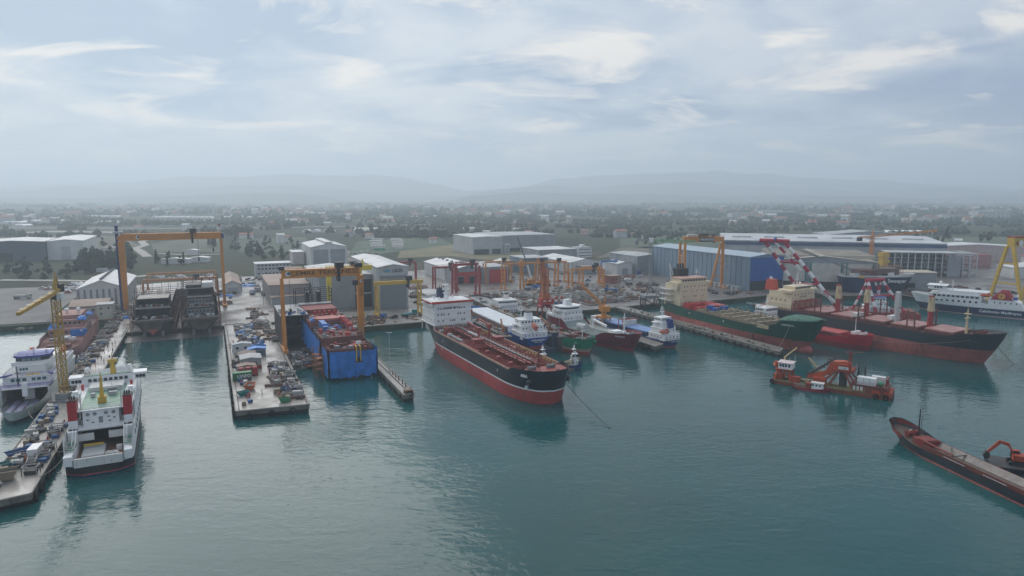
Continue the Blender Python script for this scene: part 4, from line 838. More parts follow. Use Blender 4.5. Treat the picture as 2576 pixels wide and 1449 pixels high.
    # access scaffold tower on the slip side
    for yy in (L / 2 - 9, L / 2 - 15):
        tw = MB()
        for dx in (0, 2.2):
            for dy in (0, 3): tw.bar((B2 + 1.2 + dx, yy + dy, -1.8), (B2 + 1.2 + dx, yy + dy, 8.6 if yy < L / 2 - 10 else 6.8), .12)
        for z in (1.5, 3.5, 5.5): tw.box(B2 + 1.1, B2 + 3.5, yy - .1, yy + 3.1, z, z + .12)
        tw.build('scaffold_tower', mat('rusty_tower', (.3, .12, .06), .7, rust=.4), s)
    return s
build_blue_ship()
s_ = ything('hull_block', 30.5, 290, LZ - 1.5, 'dark open ended hull block between the middle pier and the blue wrapped ship', 'hull block')
MB().box(-5.6, -5.1, 0, 30, 0, 14.5).box(5.1, 5.6, 0, 30, 0, 14.5).build('block_side', DARKST, s_)
for z in (4.6, 9.4, 14.2): MB().box(-5.6, 5.6, .8 if z > 9 else 3, 30, z, z + .4).build('deck_slab', GREYST if z > 12 else DARKST, s_)
MB().box(-5.1, 5.1, 9, 9.4, 0, 14.2).build('inner_bulkhead', DARKIN, s_)
random.seed(9)
for i in range(18): MB().cbox(random.uniform(-5, 5), random.uniform(1, 12), 14.6, random.uniform(.5, 2), random.uniform(.5, 2), random.uniform(.5, 1.8), random.uniform(0, 3)).build('deck_gear', random.choice((GREYST, LGREY, OFFW, OXIDE, BLUE)), s_)
MB().torus((-1.5, 2, 16.2), .9, .16, 'y').build('yellow_ring', YELLOW, s_)
# ================================================================ floating dock with the blue cargo ship
def build_dock():
    s, L = ship('floating_dock', (119.5, 246), (120.5, 325), 'long dark blue floating dock holding the blue cargo ship', cat='dock')
    DK = mat('dock_blue', (0.03, 0.05, 0.095), .55, rust=.4, scale=.2)
    MB().box(-12, 12, -L / 2, L / 2, -1.5, 1.6).build('pontoon', DK, s)
    for sd in (-1, 1):
        MB().box(sd * 10.6 - 1.6, sd * 10.6 + 1.6, -L / 2, L / 2 - 2, 1.6, 7.8).build('wing_wall', DK, s)
        MB().box(sd * 10.6 - 1.7, sd * 10.6 + 1.7, -L / 2 + .1, L / 2 - 2.1, 7.8, 8.0).build('wing_deck', mat('dirty_deck', (.17, .15, .13), .6, rust=.5, streak=False), s)
        rail(s, [(sd * 12.1, -L / 2, 8), (sd * 12.1, L / 2 - 2, 8)], m=GREYST)
        random.seed(31 + sd)
        for i in range(30): MB().cbox(sd * 10.6 + random.uniform(-1, 1), random.uniform(-L / 2 + 2, L / 2 - 4), 8, random.uniform(.4, 1.6), random.uniform(.4, 2.5), random.uniform(.3, 1.4), random.uniform(0, .4)).build('dock_gear', random.choice((GREYST, OXIDE, LGREY, BLACKM, mat('tan_gear', (.3, .22, .14), .8))), s)
        MB().bar((sd * 10.6, L / 2 - 8, 8), (sd * 10.6, L / 2 - 8, 10), .5).bar((sd * 10.6, L / 2 - 8, 10), (sd * 9, L / 2 - 14, 13), .3).build('dock_crane', mat('rusty_tower', (.3, .12, .06)), s)
    MB().box(-14.5, -11, L / 2 - 5, L / 2, -1, 6.4).build('dock_end_tower', mat('dock_end', (.1, .09, .09), .7, rust=.5), s)
build_dock()
def build_blue_cargo():
    s, L = ship('cargo_ship', (120.6, 322), (120.0, 243), 'blue general cargo ship with white hatch covers lying in the floating dock', z=2.2); B = 12.6
    pt = hull(s, L, B, [('hull_bottom', 0, 1.5, ANTIF), ('hull_side', 1.5, None, BLUE)], prof((0, 5.2), (.22, 5.2), (.23, 4.6), (.9, 4.6), (.92, 6), (1, 6.6)), prof((0, 4.2), (.9, 4.2), (.92, 5.2), (1, 5.6)), rake=4, bf=.18, sf=.1, tr=.9, srake=2.4, z0=0, deckm=BLUE)
    y = -L / 2
    MB().box(-5.4, 5.4, -L * .23, L * .39, 4.2, 6.3).build('hatch_coaming', mat('coaming_rust', (.2, .12, .1), .6, rust=.4), s)
    for i in range(6): a = -L * .23 + i * L * .62 / 6; MB().box(-5.3, 5.3, a + .12, a + L * .62 / 6 - .12, 6.3, 6.85).build('hatch_cover', HATCHW, s)
    deckhouse(s, [(-5.8, 5.8, y + 3.5, y + 14, 4.2, 6.8), (-5.2, 5.2, y + 6, y + 14, 6.8, 9.3), (-4.6, 4.6, y + 7.5, y + 13.5, 9.3, 11.6)], WHITE); MB().box(-6.3, 6.3, y + 9.5, y + 12.5, 9.3, 9.6).build('bridge_wing', WHITE, s)
    windows(s, [(x, y + 7.45, 10.6) for x in row(-4.3, 4.3, 6)], .8, .7); windows(s, [(x, y + 5.97, 8.2) for x in (-4, -2.6, 2.6, 4)], .5, .6); windows(s, [(x, y + 3.47, 5.6) for x in row(-5, 5, 6)], .5, .6)
    windows(s, [(-4.65, y + 10.5, 10.6), (-5.25, y + 10, 8.2), (-5.25, y + 12, 8.2)], .6, .6, R(90))
    rail(s, [(-6, y + .6, 5.2), (6, y + .6, 5.2)]); rail(s, [(-5.8, y + 3.6, 6.8), (5.8, y + 3.6, 6.8), (5.8, y + 14, 6.8)]); rail(s, [(-5.2, y + 6, 9.3), (5.2, y + 6, 9.3)])
    MB().bar((1, y + 1, 6.9), (1, y + 6, 9.6), .12).bar((-1, y + 1, 6.9), (-1, y + 6, 9.6), .12).bar((1, y + 1.2, 5.2), (1, y + 1.2, 7), .15).bar((-1, y + 1.2, 5.2), (-1, y + 1.2, 7), .15).build('launch_ramp', WHITE, s)
    lifeboat(s, 0, y + 3.8, 9.2, 0, 4.6, mat('lifeboat_faded', (.42, .12, .08), .5), R(28))
    MB().box(-1.6, 1.6, y + 8.4, y + 11.6, 11.6, 14.2, (.3, .4)).build('funnel', WHITE, s); MB().box(-1.3, 1.3, y + 8.9, y + 11.1, 14.2, 14.6).build('funnel_cap', BLACKM, s)
    mast(s, -2.4, y + 12, 11.6, 8, WHITE, .22, 3); MB().box(-5, 5, -L * .25, -L * .245, 4.2, 7).build('white_bulkhead', WHITE, s)
    MB().bar((4.6, y + 3, 6.8), (4.6, y + 3, 9), .14).bar((4.6, y + 3, 9), (4.9, y + .5, 9.6), .1).build('davit', WHITE, s)
    text('ADBA-MARIEP S', 'lettering', WHITE, s, (0, y - .07, 4.3), (R(90), 0, 0), .85, .03, 1.1, .02); text('KINGSTOWN', 'lettering', WHITE, s, (0, y - .0, 3.5), (R(90), 0, 0), .5, .1, 1.1)
build_blue_cargo()
def build_white_bridge_ship():
    s, L = ship('laid_up_ship', (146, 385), (144.5, 326), 'grey laid up ship with white tiered bridge behind the floating dock'); B = 12.5
    hull(s, L, B, [('hull_bottom', -2, .6, ANTIW), ('hull_side', .6, None, DARKST)], prof((0, 3.2), (1, 4.6)), prof((0, 2.4), (1, 3.6)), deckm=GREYST, sf=.1)
    y = -L / 2
    deckhouse(s, [(-5.8, 5.8, y + 2, y + 16, 2.4, 4.6), (-5.4, 5.4, y + 3, y + 15, 4.6, 6.7), (-5.6, 5.6, y + 4.5, y + 13, 6.7, 8.9)], WHITE); windows(s, [(x, y + 4.47, 7.9) for x in row(-5.2, 5.2, 9)], .95, .7); windows(s, [(x, y + 2.97, 5.6) for x in row(-5, 5, 8)], .5, .5)
    windows(s, [(x, y + 1.97, 3.6) for x in row(-5, 5, 7)], .5, .5); rail(s, [(-5.6, y + 4.5, 8.9), (5.6, y + 4.5, 8.9)]); rail(s, [(-5.8, y + 2.1, 4.6), (5.8, y + 2.1, 4.6)])
    mast(s, -1, y + 8, 8.9, 9, OFFW, .25, 3); funnel(s, 2, y + 12, 8.9, 2.4, 2.4, 2.2, OFFW)
    random.seed(12)
    for i in range(16): MB().cbox(random.uniform(-5, 5), random.uniform(-8, L * .4), 2.8, random.uniform(.6, 3), random.uniform(.6, 4), random.uniform(.4, 1.6), 0).build('deck_gear', random.choice((GREYST, OXIDE, LGREY)), s)
build_white_bridge_ship()
def build_green_bow():
    s, L = ship('green_ship', (138.6, 234), (137, 290), 'green hulled ship with rounded bow and anchor moored beside the dock'); B = 12.0
    pt = hull(s, L, B, [('hull_bottom', -2, 1.4, ANTIF), ('boot_top', 1.4, 2.6, mat('worn_pink', (.42, .25, .2), .7, rust=.4)), ('hull_side', 2.6, None, mat('bright_green', (.01, .2, .11), .45, rust=.1, scale=.2))], prof((0, 5.4), (.8, 5.2), (.84, 6.8), (1, 7.2)), prof((0, 4.6), (.8, 4.5), (.84, 5.9), (1, 6.2)), rake=2.2, bf=.22, p=2.6, low=.3, deckm=OXIDE)
    for sd in (-1, 1): q = pt(.95, 4.8, sd); MB().tube((q[0] - sd * .4, q[1] - .3, 5.2), (q[0] + sd * .9, q[1] + .5, 4.7), .85, .8, 12).build('anchor_pocket', mat('bright_green', (0, 0, 0)), s); MB().bar((q[0] + sd * 1, q[1] + .6, 4.6), (q[0] + sd * .9, q[1] + .2, 3.4), .16).build('anchor', BLACKM, s)
    mast(s, 0, L * .40, 6, 8, OFFW, .25, 2, 'foremast'); MB().tube((3, L * .15, 4.6), (3, L * .15, 12), .1, .06, 6).build('flag_pole', LGREY, s)
    for x, y in ((-2.5, L * .42), (2.5, L * .42)): winch(s, x, y, 6)
    bollards(s, [(-4, L * .4, 6), (4, L * .4, 6), (0, L * .47, 6.2)])
    random.seed(77)
    for i in range(34): MB().cbox(random.uniform(-5, 5), random.uniform(-L * .4, L * .3), 4.6, random.uniform(.5, 3), random.uniform(.5, 3), random.uniform(.4, 2), random.uniform(0, 3)).build('deck_gear', random.choice((GREYST, OXIDE, DARKST, OXIDE, LGREY)), s)
build_green_bow()
# ================================================================ dark red tanker with white house
def build_red_tanker():
    s, L = ship('tanker', (160.2, 230), (151.5, 290), 'dark red small tanker with white bridge house and pale deck pipes'); B = 13.5
    MR = mat('maroon_hull', (.17, .022, .035), .45, rust=.15, scale=.2)
    pt = hull(s, L, B, [('hull_bottom', -2, 1.3, ANTIF), ('hull_side', 1.3, None, MR)], prof((0, 8.2), (.26, 8.0), (.34, 4.6), (.66, 4.4), (.76, 7), (1, 8.2)), prof((0, 6.9), (.26, 6.7), (.34, 4.0), (.7, 4.0), (.76, 5.8), (1, 6.4)), rake=5, bf=.26, sf=.12, deckm=mat('grey_green_deck', (.2, .26, .25), .5, rust=.3, streak=False, wet=.25))
    y = -L / 2
    deckhouse(s, [(-5.9, 5.9, y + 2, y + 15.5, 6.6, 9.0), (-5.4, 5.4, y + 6, y + 15.2, 9.0, 11.2)], WHITE); MB().prism([(-6.6, y + 8), (6.6, y + 8), (6.6, y + 13), (3, y + 15.6), (-3, y + 15.6), (-6.6, y + 13)], 11.2, 12.2).build('bridge_front', WHITE, s)
    MB().prism([(-5.6, y + 8.4), (5.6, y + 8.4), (5.6, y + 13.2), (2.8, y + 15.3), (-2.8, y + 15.3), (-5.6, y + 13.2)], 12.2, 13).build('wheelhouse', GLASS, s); MB().prism([(-6, y + 8), (6, y + 8), (6, y + 13.4), (3, y + 15.8), (-3, y + 15.8), (-6, y + 13.4)], 13, 13.5).build('wheelhouse_roof', WHITE, s)
    windows(s, [(x, y + 15.53, z) for x in (-4, -2.5, 1, 3, 4.6) for z in (7.8,)], .45, .6); windows(s, [(x, y + 15.23, 10.2) for x in (-4, -2, 0, 2, 4)], .45, .6)
    windows(s, [(5.93, y + 4 + 2.4 * i, 7.8) for i in range(5)], .45, .6, R(90)); windows(s, [(5.43, y + 8 + 2.2 * i, 10.1) for i in range(3)], .45, .6, R(90))
    MB().box(-1.8, 1.8, y + 9, y + 12, 13.5, 16.2, (.4, .4)).build('funnel', WHITE, s); mast(s, 0, y + 13, 13.5, 6, OFFW, .3, 3); rail(s, [(5.8, y + 2, 9), (-5.8, y + 2, 9)]); rail(s, [(5.8, y + 2, 9.0), (5.8, y + 15, 9.0)])
    MB().bar((5.2, y + 2.5, 9), (6.2, y + 1, 12), .14).build('davit', WHITE, s)
    PALE = mat('pale_pipe', (.5, .52, .49), .5, rust=.2)
    MB().tube((2.6, -L * .12, 5.6), (2.6, -L * .03, 5.6), 1.7, 1.7, 14).build('deck_tank', LGREY, s)
    for i, x in enumerate((-2.4, -1.5, -.6, .6)): MB().tube((x, -L * .16, 5.6 + .25 * (i % 2)), (x, L * .28, 5.6 + .25 * (i % 2)), .22, None, 7).build('cargo_pipe', PALE, s)
    for i in range(9):
        yy = -L * .14 + i * L * .045; MB().bar((-5.4, yy, 5.2), (5.4, yy, 5.2), .12).bar((-3, yy, 4), (-3, yy, 6.4), .1).bar((3, yy, 4), (3, yy, 6.4), .1).build('pipe_rack', PALE, s)
    MB().tube((-1, -L * .02, 4), (-1, -L * .02, 9.4), .5, .45, 10).bar((-1, -L * .02, 9.2), (-.4, L * .14, 7.8), .45).build('hose_crane', WHITE, s)
    for x, yy in ((1, L * .2), (-2.4, L * .22), (2.6, L * .24)): MB().box(x - 1, x + 1, yy - 1, yy + 1, 4, 6.8).build('deck_locker', PALE, s)
    MB().box(-5, 5, L * .26, L * .27, 4.0, 6.6).box(-1.5, 3, L * .24, L * .3, 5.8, 7.4).build('forecastle_house', WHITE, s)
    rail(s, [(-6.2, -L * .15, 4.6), (-6.2, L * .2, 4.6)], m=PALE); rail(s, [(6.2, -L * .15, 4.6), (6.2, L * .2, 4.6)], m=PALE)
    MB().tube((0, L * .34, 6), (0, L * .34, 15.5), .35, .22, 8).box(-1.2, 1.2, L * .335, L * .345, 11, 11.2).box(-.8, .8, L * .335, L * .345, 13.4, 13.55).tube((0, L * .34, 6), (0, L * .34, 7.6), 1.1, .8, 8).build('foremast', WHITE, s)
    for x in (-2.4, 2.4): winch(s, x, L * .38, 6.1)
    for t in (.3, .5, .58, .66, .9): q = pt(t, 2.5, 1); MB().box(q[0] - .06, q[0] + .06, q[1] - .12, q[1] + .12, 2.6, 3.4).build('hull_mark', WHITE, s)
    q = pt(.9, 6.4, 1); text('MARGARETE', 'lettering', WHITE, s, (q[0] + .15, q[1], 6.3), (R(90), 0, R(90) + .42), .8, .05)
build_red_tanker()
def build_blue_coaster():
    s, L = ship('cargo_ship', (173.2, 289), (179.0, 231), 'low blue coaster with blue hatch covers and white stern house by the pier end'); B = 9.6
    pt = hull(s, L, B, [('hull_bottom', -2, .9, ANTIW), ('hull_side', .9, 3.4, mat('coaster_blue', (.015, .05, .2), .45, rust=.1)), ('bulwark', 3.4, None, WHITE)], prof((0, 4.4), (.2, 4.2), (.21, 3.3), (.93, 3.4), (.95, 5), (1, 5.2)), prof((0, 3.2), (.9, 2.9), (1, 4)), rake=3, sf=.12, tr=.75, srake=3, deckm=NAVY)
    HB = mat('hatch_blue', (.16, .26, .5), .45, rust=.08, var=.1)
    y = -L / 2; MB().box(-4.1, 4.1, -L * .26, L * .38, 2.9, 4.9).build('hatch_coaming', NAVY, s)
    for i in range(12): a = -L * .26 + i * L * .64 / 12; (MB().box(-4, 4, a + .1, a + L * .64 / 12 - .1, 4.9, 5.35) if i != 5 else MB().box(-3.8, 3.8, a + .3, a + 1.6, 4.9, 7.6)).build('hatch_cover', HB if i != 5 else OFFW, s)
    for yy in (0.6, 3.4): MB().bar((-4.6, yy, 3), (-4.6, yy, 8), .14).bar((4.6, yy, 3), (4.6, yy, 8), .14).bar((-4.6, yy, 8), (4.6, yy, 8), .16).build('hatch_gantry', BRICKRED, s)
    deckhouse(s, [(-4.4, 4.4, y + 2, y + 12, 3.2, 5.8), (-3.8, 3.8, y + 4, y + 11.5, 5.8, 8.2), (-3.2, 3.2, y + 5, y + 10.8, 8.2, 10.5), (-2.8, 2.8, y + 6, y + 10.4, 10.5, 12.6)], WHITE)
    MB().box(-4.4, 4.4, y + 7, y + 10.6, 10.3, 10.52).build('bridge_wing', WHITE, s); windows(s, [(-2.85, y + 6.8 + i * .95, 11.7) for i in range(4)], .6, .6, R(90)); windows(s, [(x, y + 1.97, 4.6) for x in (-3, -1, 1, 3)], .5, .6); windows(s, [(x, y + 3.97, 7) for x in (-2.6, 0, 2.6)], .5, .6)
    windows(s, [(-4.45, y + 4 + i * 2, 4.6) for i in range(4)], .45, .55, R(90)); windows(s, [(x, y + 5.97, 11.7) for x in (-1.8, -.6, .6, 1.8)], .7, .6)
    MB().box(-.4, 2.0, y + 3.2, y + 5.8, 8.2, 12, (.3, .3)).build('funnel', mat('coaster_blue', (0, 0, 0)), s); mast(s, 0, y + 8.5, 12.6, 5, WHITE, .2, 3)
    lifeboat(s, -3.2, y + 3.4, 6.9, R(35), 4, mat('lifeboat_faded', (0, 0, 0)))
    rail(s, [(-4.3, y + 2, 5.8), (4.3, y + 2, 5.8), (4.3, y + 11, 5.8)]); rail(s, [(-3.7, y + 4, 8.2), (3.7, y + 4, 8.2)]); MB().box(-3.4, 3.4, L * .4, L * .46, 3.2, 6).build('forecastle_house', OFFW, s)
    text('LIDER TRABZON', 'lettering', WHITE, s, (0, y - .06, 3.0), (R(90), 0, 0), .6, .03)
build_blue_coaster()
# ================================================================ green container ship with cream house
def build_green_ship():
    s, L = ship('container_ship', (224.2, 195), (222.6, 296), 'green container ship with tall cream bridge house and bulbous bow at the long pier'); B = 20.0
    pt = hull(s, L, B, [('hull_bottom', -2, 5.1, ANTIW), ('hull_side', 5.1, None, GREEN)], prof((0, 10.4), (.18, 10.2), (.3, 9.4), (.72, 8.8), (.84, 10.6), (.86, 13.2), (1, 14.6)), prof((0, 9.2), (.3, 8.6), (.8, 8.2), (.85, 9.6), (1, 10)), rake=9, bf=.30, sf=.18, tr=.8, srake=6, deckm=OXIDE, p=2.2)
    b = MB().ball((0, 0, 0), 1.9, 14, 10, 1.25); b.v = [(x, y * 2.1, z) for x, y, z in b.v]; o = b.build('bulbous_bow', ANTIW, s, smooth=True); o.location = (0, L / 2 - 8.5, 1.2)
    # turtle back over the forecastle
    vs = []; n = 10
    for i in range(7):
        t = .855 + .14 * i / 6
        for j in range(n + 1):
            u = -1 + 2 * j / n; q = pt(t, 13.4, 1, .2); vs.append((q[0] * u, q[1], prof((.855, 13.3), (1, 14.5))(t) + 1.6 * (1 - u * u) ** .7 * (1 - .5 * (i / 6) ** 2)))
    MB().add(vs, [(i * (n + 1) + j, i * (n + 1) + j + 1, (i + 1) * (n + 1) + j + 1, (i + 1) * (n + 1) + j) for i in range(6) for j in range(n)] + [tuple(range(n, -1, -1))]).build('turtleback', mat('chalky_green', (.03, .11, .075), .65, var=.7, scale=.5, rust=.45, rustc=(.2, .27, .22), streak=False), s, smooth=False)
    y = -L / 2; y1 = y + 22
    deckhouse(s, [(-8.6, 8.6, y + 9, y1, 9.2, 12), (-8.6, 8.6, y + 10, y1, 12, 14.8), (-8.6, 8.6, y + 10, y1, 14.8, 17.6), (-8.6, 8.6, y + 10, y1, 17.6, 20.2)], CREAM, lip=.08)
    MB().box(-10.6, 10.6, y + 15, y1 + .2, 20.2, 21.4).build('bridge_wing', CREAM, s); MB().prismx([(y1 - 3, 17.4), (y1 - 1, 17.4), (y1, 20.2), (y1 - 4, 20.2)], 8.65, 10.4).build('wing_bracket', CREAM, s); MB().prismx([(y1 - 3, 17.4), (y1 - 1, 17.4), (y1, 20.2), (y1 - 4, 20.2)], -10.4, -8.65).build('wing_bracket', CREAM, s)
    MB().box(-8, 8, y + 14, y1 - .2, 21.4, 23.2).build('wheelhouse', CREAM, s); windows(s, [(x, y1 - .18, 22.3) for x in row(-7.6, 7.6, 9)], 1.15, .85); MB().box(-8.5, 8.5, y + 13.5, y1 + .3, 23.2, 23.5).build('wheelhouse_roof', mat('pinkish_roof', (.5, .3, .24), .6), s)
    for z, xs in ((19.2, (-6, -4.4, -2, .4, 3, 5.4, 6.8)), (16.9, (-6.4, -5, -1, 2, 5, 6.6)), (14.2, (-6, 0, .8, 1.6, 5.8)), (11.4, (-5, -3.4, -1.8, 5.2)), (10.2, (-6, 0, 2, 4, 6.4))): windows(s, [(-x, y1 + .03, z) for x in xs], .4, .55)
    for z in (11.8, 14.6, 17.4): MB().box(8.6, 11, y + 8, y + 17, z - .2, z).build('side_platform', OFFW, s); rail(s, [(11, y + 8, z), (11, y + 17, z)])
    MB().tube((9.8, y + 9, 9), (9.8, y + 9, 19), .2, .2, 6).build('platform_post', OFFW, s)
    MB().box(-3, 3, y + 8.5, y + 13.5, 20.2, 27.4).build('funnel', BLACKM, s); c = MB()
    for i in (-1.6, 0, 1.6): c.tube((i, y + 11, 27.2), (i - .4, y + 10, 29.6), .5, .5, 8)
    c.build('exhaust_pipe', BLACKM, s); MB().bar((5, y + 10, 20.2), (5.8, y + 9, 30), .2).bar((5.8, y + 9, 30), (4.6, y + 11, 24), .12).build('signal_mast', OFFW, s); mast(s, -4.6, y + 18, 23.5, 5, OFFW, .2, 2)
    # holds: coamings, cell guides, deck cargo
    MB().box(-8.2, 8.2, y1 + 2, y1 + 7, 8.6, 11.5).build('deck_house_red', RED, s); MB().box(-8.4, -1, y1 + 1, y1 + 14, 8.6, 11.2).build('hatch_cover', mat('hatch_red', (.42, .06, .05), .5, rust=.2), s)
    MB().box(-7, 7, y1 + 8, y1 + 12, 8.6, 10.4).build('winch_house', RED, s)
    TAN = mat('tan_coaming', (.36, .3, .2), .6, rust=.4)
    for i in range(6):
        yy = y1 + 14 + i * 7.4; MB().box(-8.6, 8.6, yy, yy + 1.0, 8.4, 10.2).build('cross_beam', TAN, s); MB().box(-8.0, 8.0, yy + 1.2, yy + 7.2, 8.42, 8.5).build('hold_shade', DARKIN, s)  # dark sheet at deck level, painted as the shade of the open hold
        for x in (-8.9, -4.4, 0, 4.4, 8.9): MB().box(x - .25, x + .25, yy + .2, yy + .8, 8.4, 11.2).build('cell_guide', mat('guide_tan', (.3, .24, .17), .6, rust=.5), s)
    for sd in (-1, 1): MB().box(sd * 8.8 - .35, sd * 8.8 + .35, y1 + 13, L / 2 - 20, 8.3, 9.8).build('side_coaming', TAN, s)
    for x, yy in ((2, y1 + 15), (-3, y1 + 19), (4.4, y1 + 21), (-6, L / 2 - 21), (-2, L / 2 - 20)): MB().box(x - 1.6, x + 1.6, yy - 1, yy + 1, 8.6, 11.6).build('lashing_cage', BLUE, s)
    rail(s, [(pt(.24 + .06 * i, 9, 1)[0], pt(.24 + .06 * i, 9, 1)[1], 9) for i in range(9)], m=OXIDE, step=1.5)
    rail(s, [(pt(.24 + .06 * i, 9, -1)[0], pt(.24 + .06 * i, 9, -1)[1], 9) for i in range(9)], m=OXIDE, step=2)
    q = pt(.9, 11.4, 1); text('NORDISLAND', 'lettering', WHITE, s, (q[0] + .35, q[1] + .5, 11.6), (R(90), 0, R(90) + .55), .9, .06)
    q = pt(.72, 4, 1); MB().box(q[0] - .4, q[0] + .15, q[1] - 1.6, q[1] + 1.6, 1, 9.0).build('repair_plate', OXIDE, s)
    for t in (.3, .55): q = pt(t, 7.6, 1); MB().box(q[0] - .05, q[0] + .05, q[1] - .3, q[1] + .3, 7.3, 8).build('hull_mark', WHITE, s)
    return s, pt, L
build_green_ship()
# ================================================================ small red cargo ship and black bulk carrier
def build_red_coaster():
    s, L = ship('cargo_ship', (251.0, 193), (242.2, 252), 'small bright red cargo ship squeezed between the green and black ships'); B = 9.6
    RR = mat('bright_red_hull', (.4, .015, .03), .4, rust=.1)
    pt = hull(s, L, B, [('hull_bottom', -2, 2.2, mat('dull_red_bottom', (.2, .03, .035), .6, rust=.3)), ('hull_side', 2.2, None, RR)], prof((0, 5), (.76, 4.6), (.82, 6.6), (1, 7)), prof((0, 4.4), (.76, 4.1), (.82, 5.8), (1, 6)), rake=1.2, bf=.16, deckm=RR, low=.4)
    RP = mat('red_hatch', (.46, .1, .1), .5, var=.1)
    for i in range(7): a = -L * .24 + i * L * .53 / 7; MB().box(-3.9, 3.9, a + .05, a + L * .53 / 7 - .05, 5.6, 6.1).build('hatch_cover', RP, s)
    MB().box(-4, 4, -L * .25, L * .3, 4.1, 5.6).build('hatch_coaming', mat('coaming_dark_red', (.22, .03, .03), .6), s); y = -L / 2
    st = MB().box(-.08, .08, -.35, .35, 0, 1).mesh('coaming_stay', BLACKM)
    for i in range(26): inst('coaming_stay', st, s, (4.1, -L * .24 + i * L * .53 / 25, 4.3))
    deckhouse(s, [(-4.2, 4.2, y + 2, y + 11, 4.4, 7), (-3.8, 3.8, y + 3, y + 10.5, 7, 9.4), (-4.4, 4.4, y + 4, y + 10, 9.4, 11.6)], WHITE); windows(s, [(x, y + 10.03, 10.7) for x in row(-4, 4, 7)], .8, .7); windows(s, [(4.43, y + 5 + i, 10.7) for i in range(4)], .7, .6, R(90)); windows(s, [(x, y + 10.53, 8.3) for x in (-2.5, 0, 2.5)], .5, .5)
    mast(s, 0, y + 7, 11.6, 5, WHITE, .22, 3); rail(s, [(-4.3, y + 10, 11.6), (4.3, y + 10, 11.6)]); MB().box(1, 3, y + 3, y + 5, 9.4, 12.4).build('funnel', WHITE, s)
    MB().tube((0, L * .37, 6), (0, L * .37, 13), .2, .12, 8).build('foremast', WHITE, s)
    for x in (-1.6, 1.6): MB().box(x - .7, x + .7, L * .36, L * .39, 6, 7.5).build('vent_house', WHITE, s)
    for x in (-1.5, 1.5): winch(s, x, L * .43, 6, OFFW, 1.5)
    q = pt(.93, 5.5, 1); text('NORDIC TALISMAN', 'lettering', WHITE, s, (q[0] + .12, q[1] - 1.5, 5.4), (R(90), 0, R(90) + .3), .55, .04)
build_red_coaster()
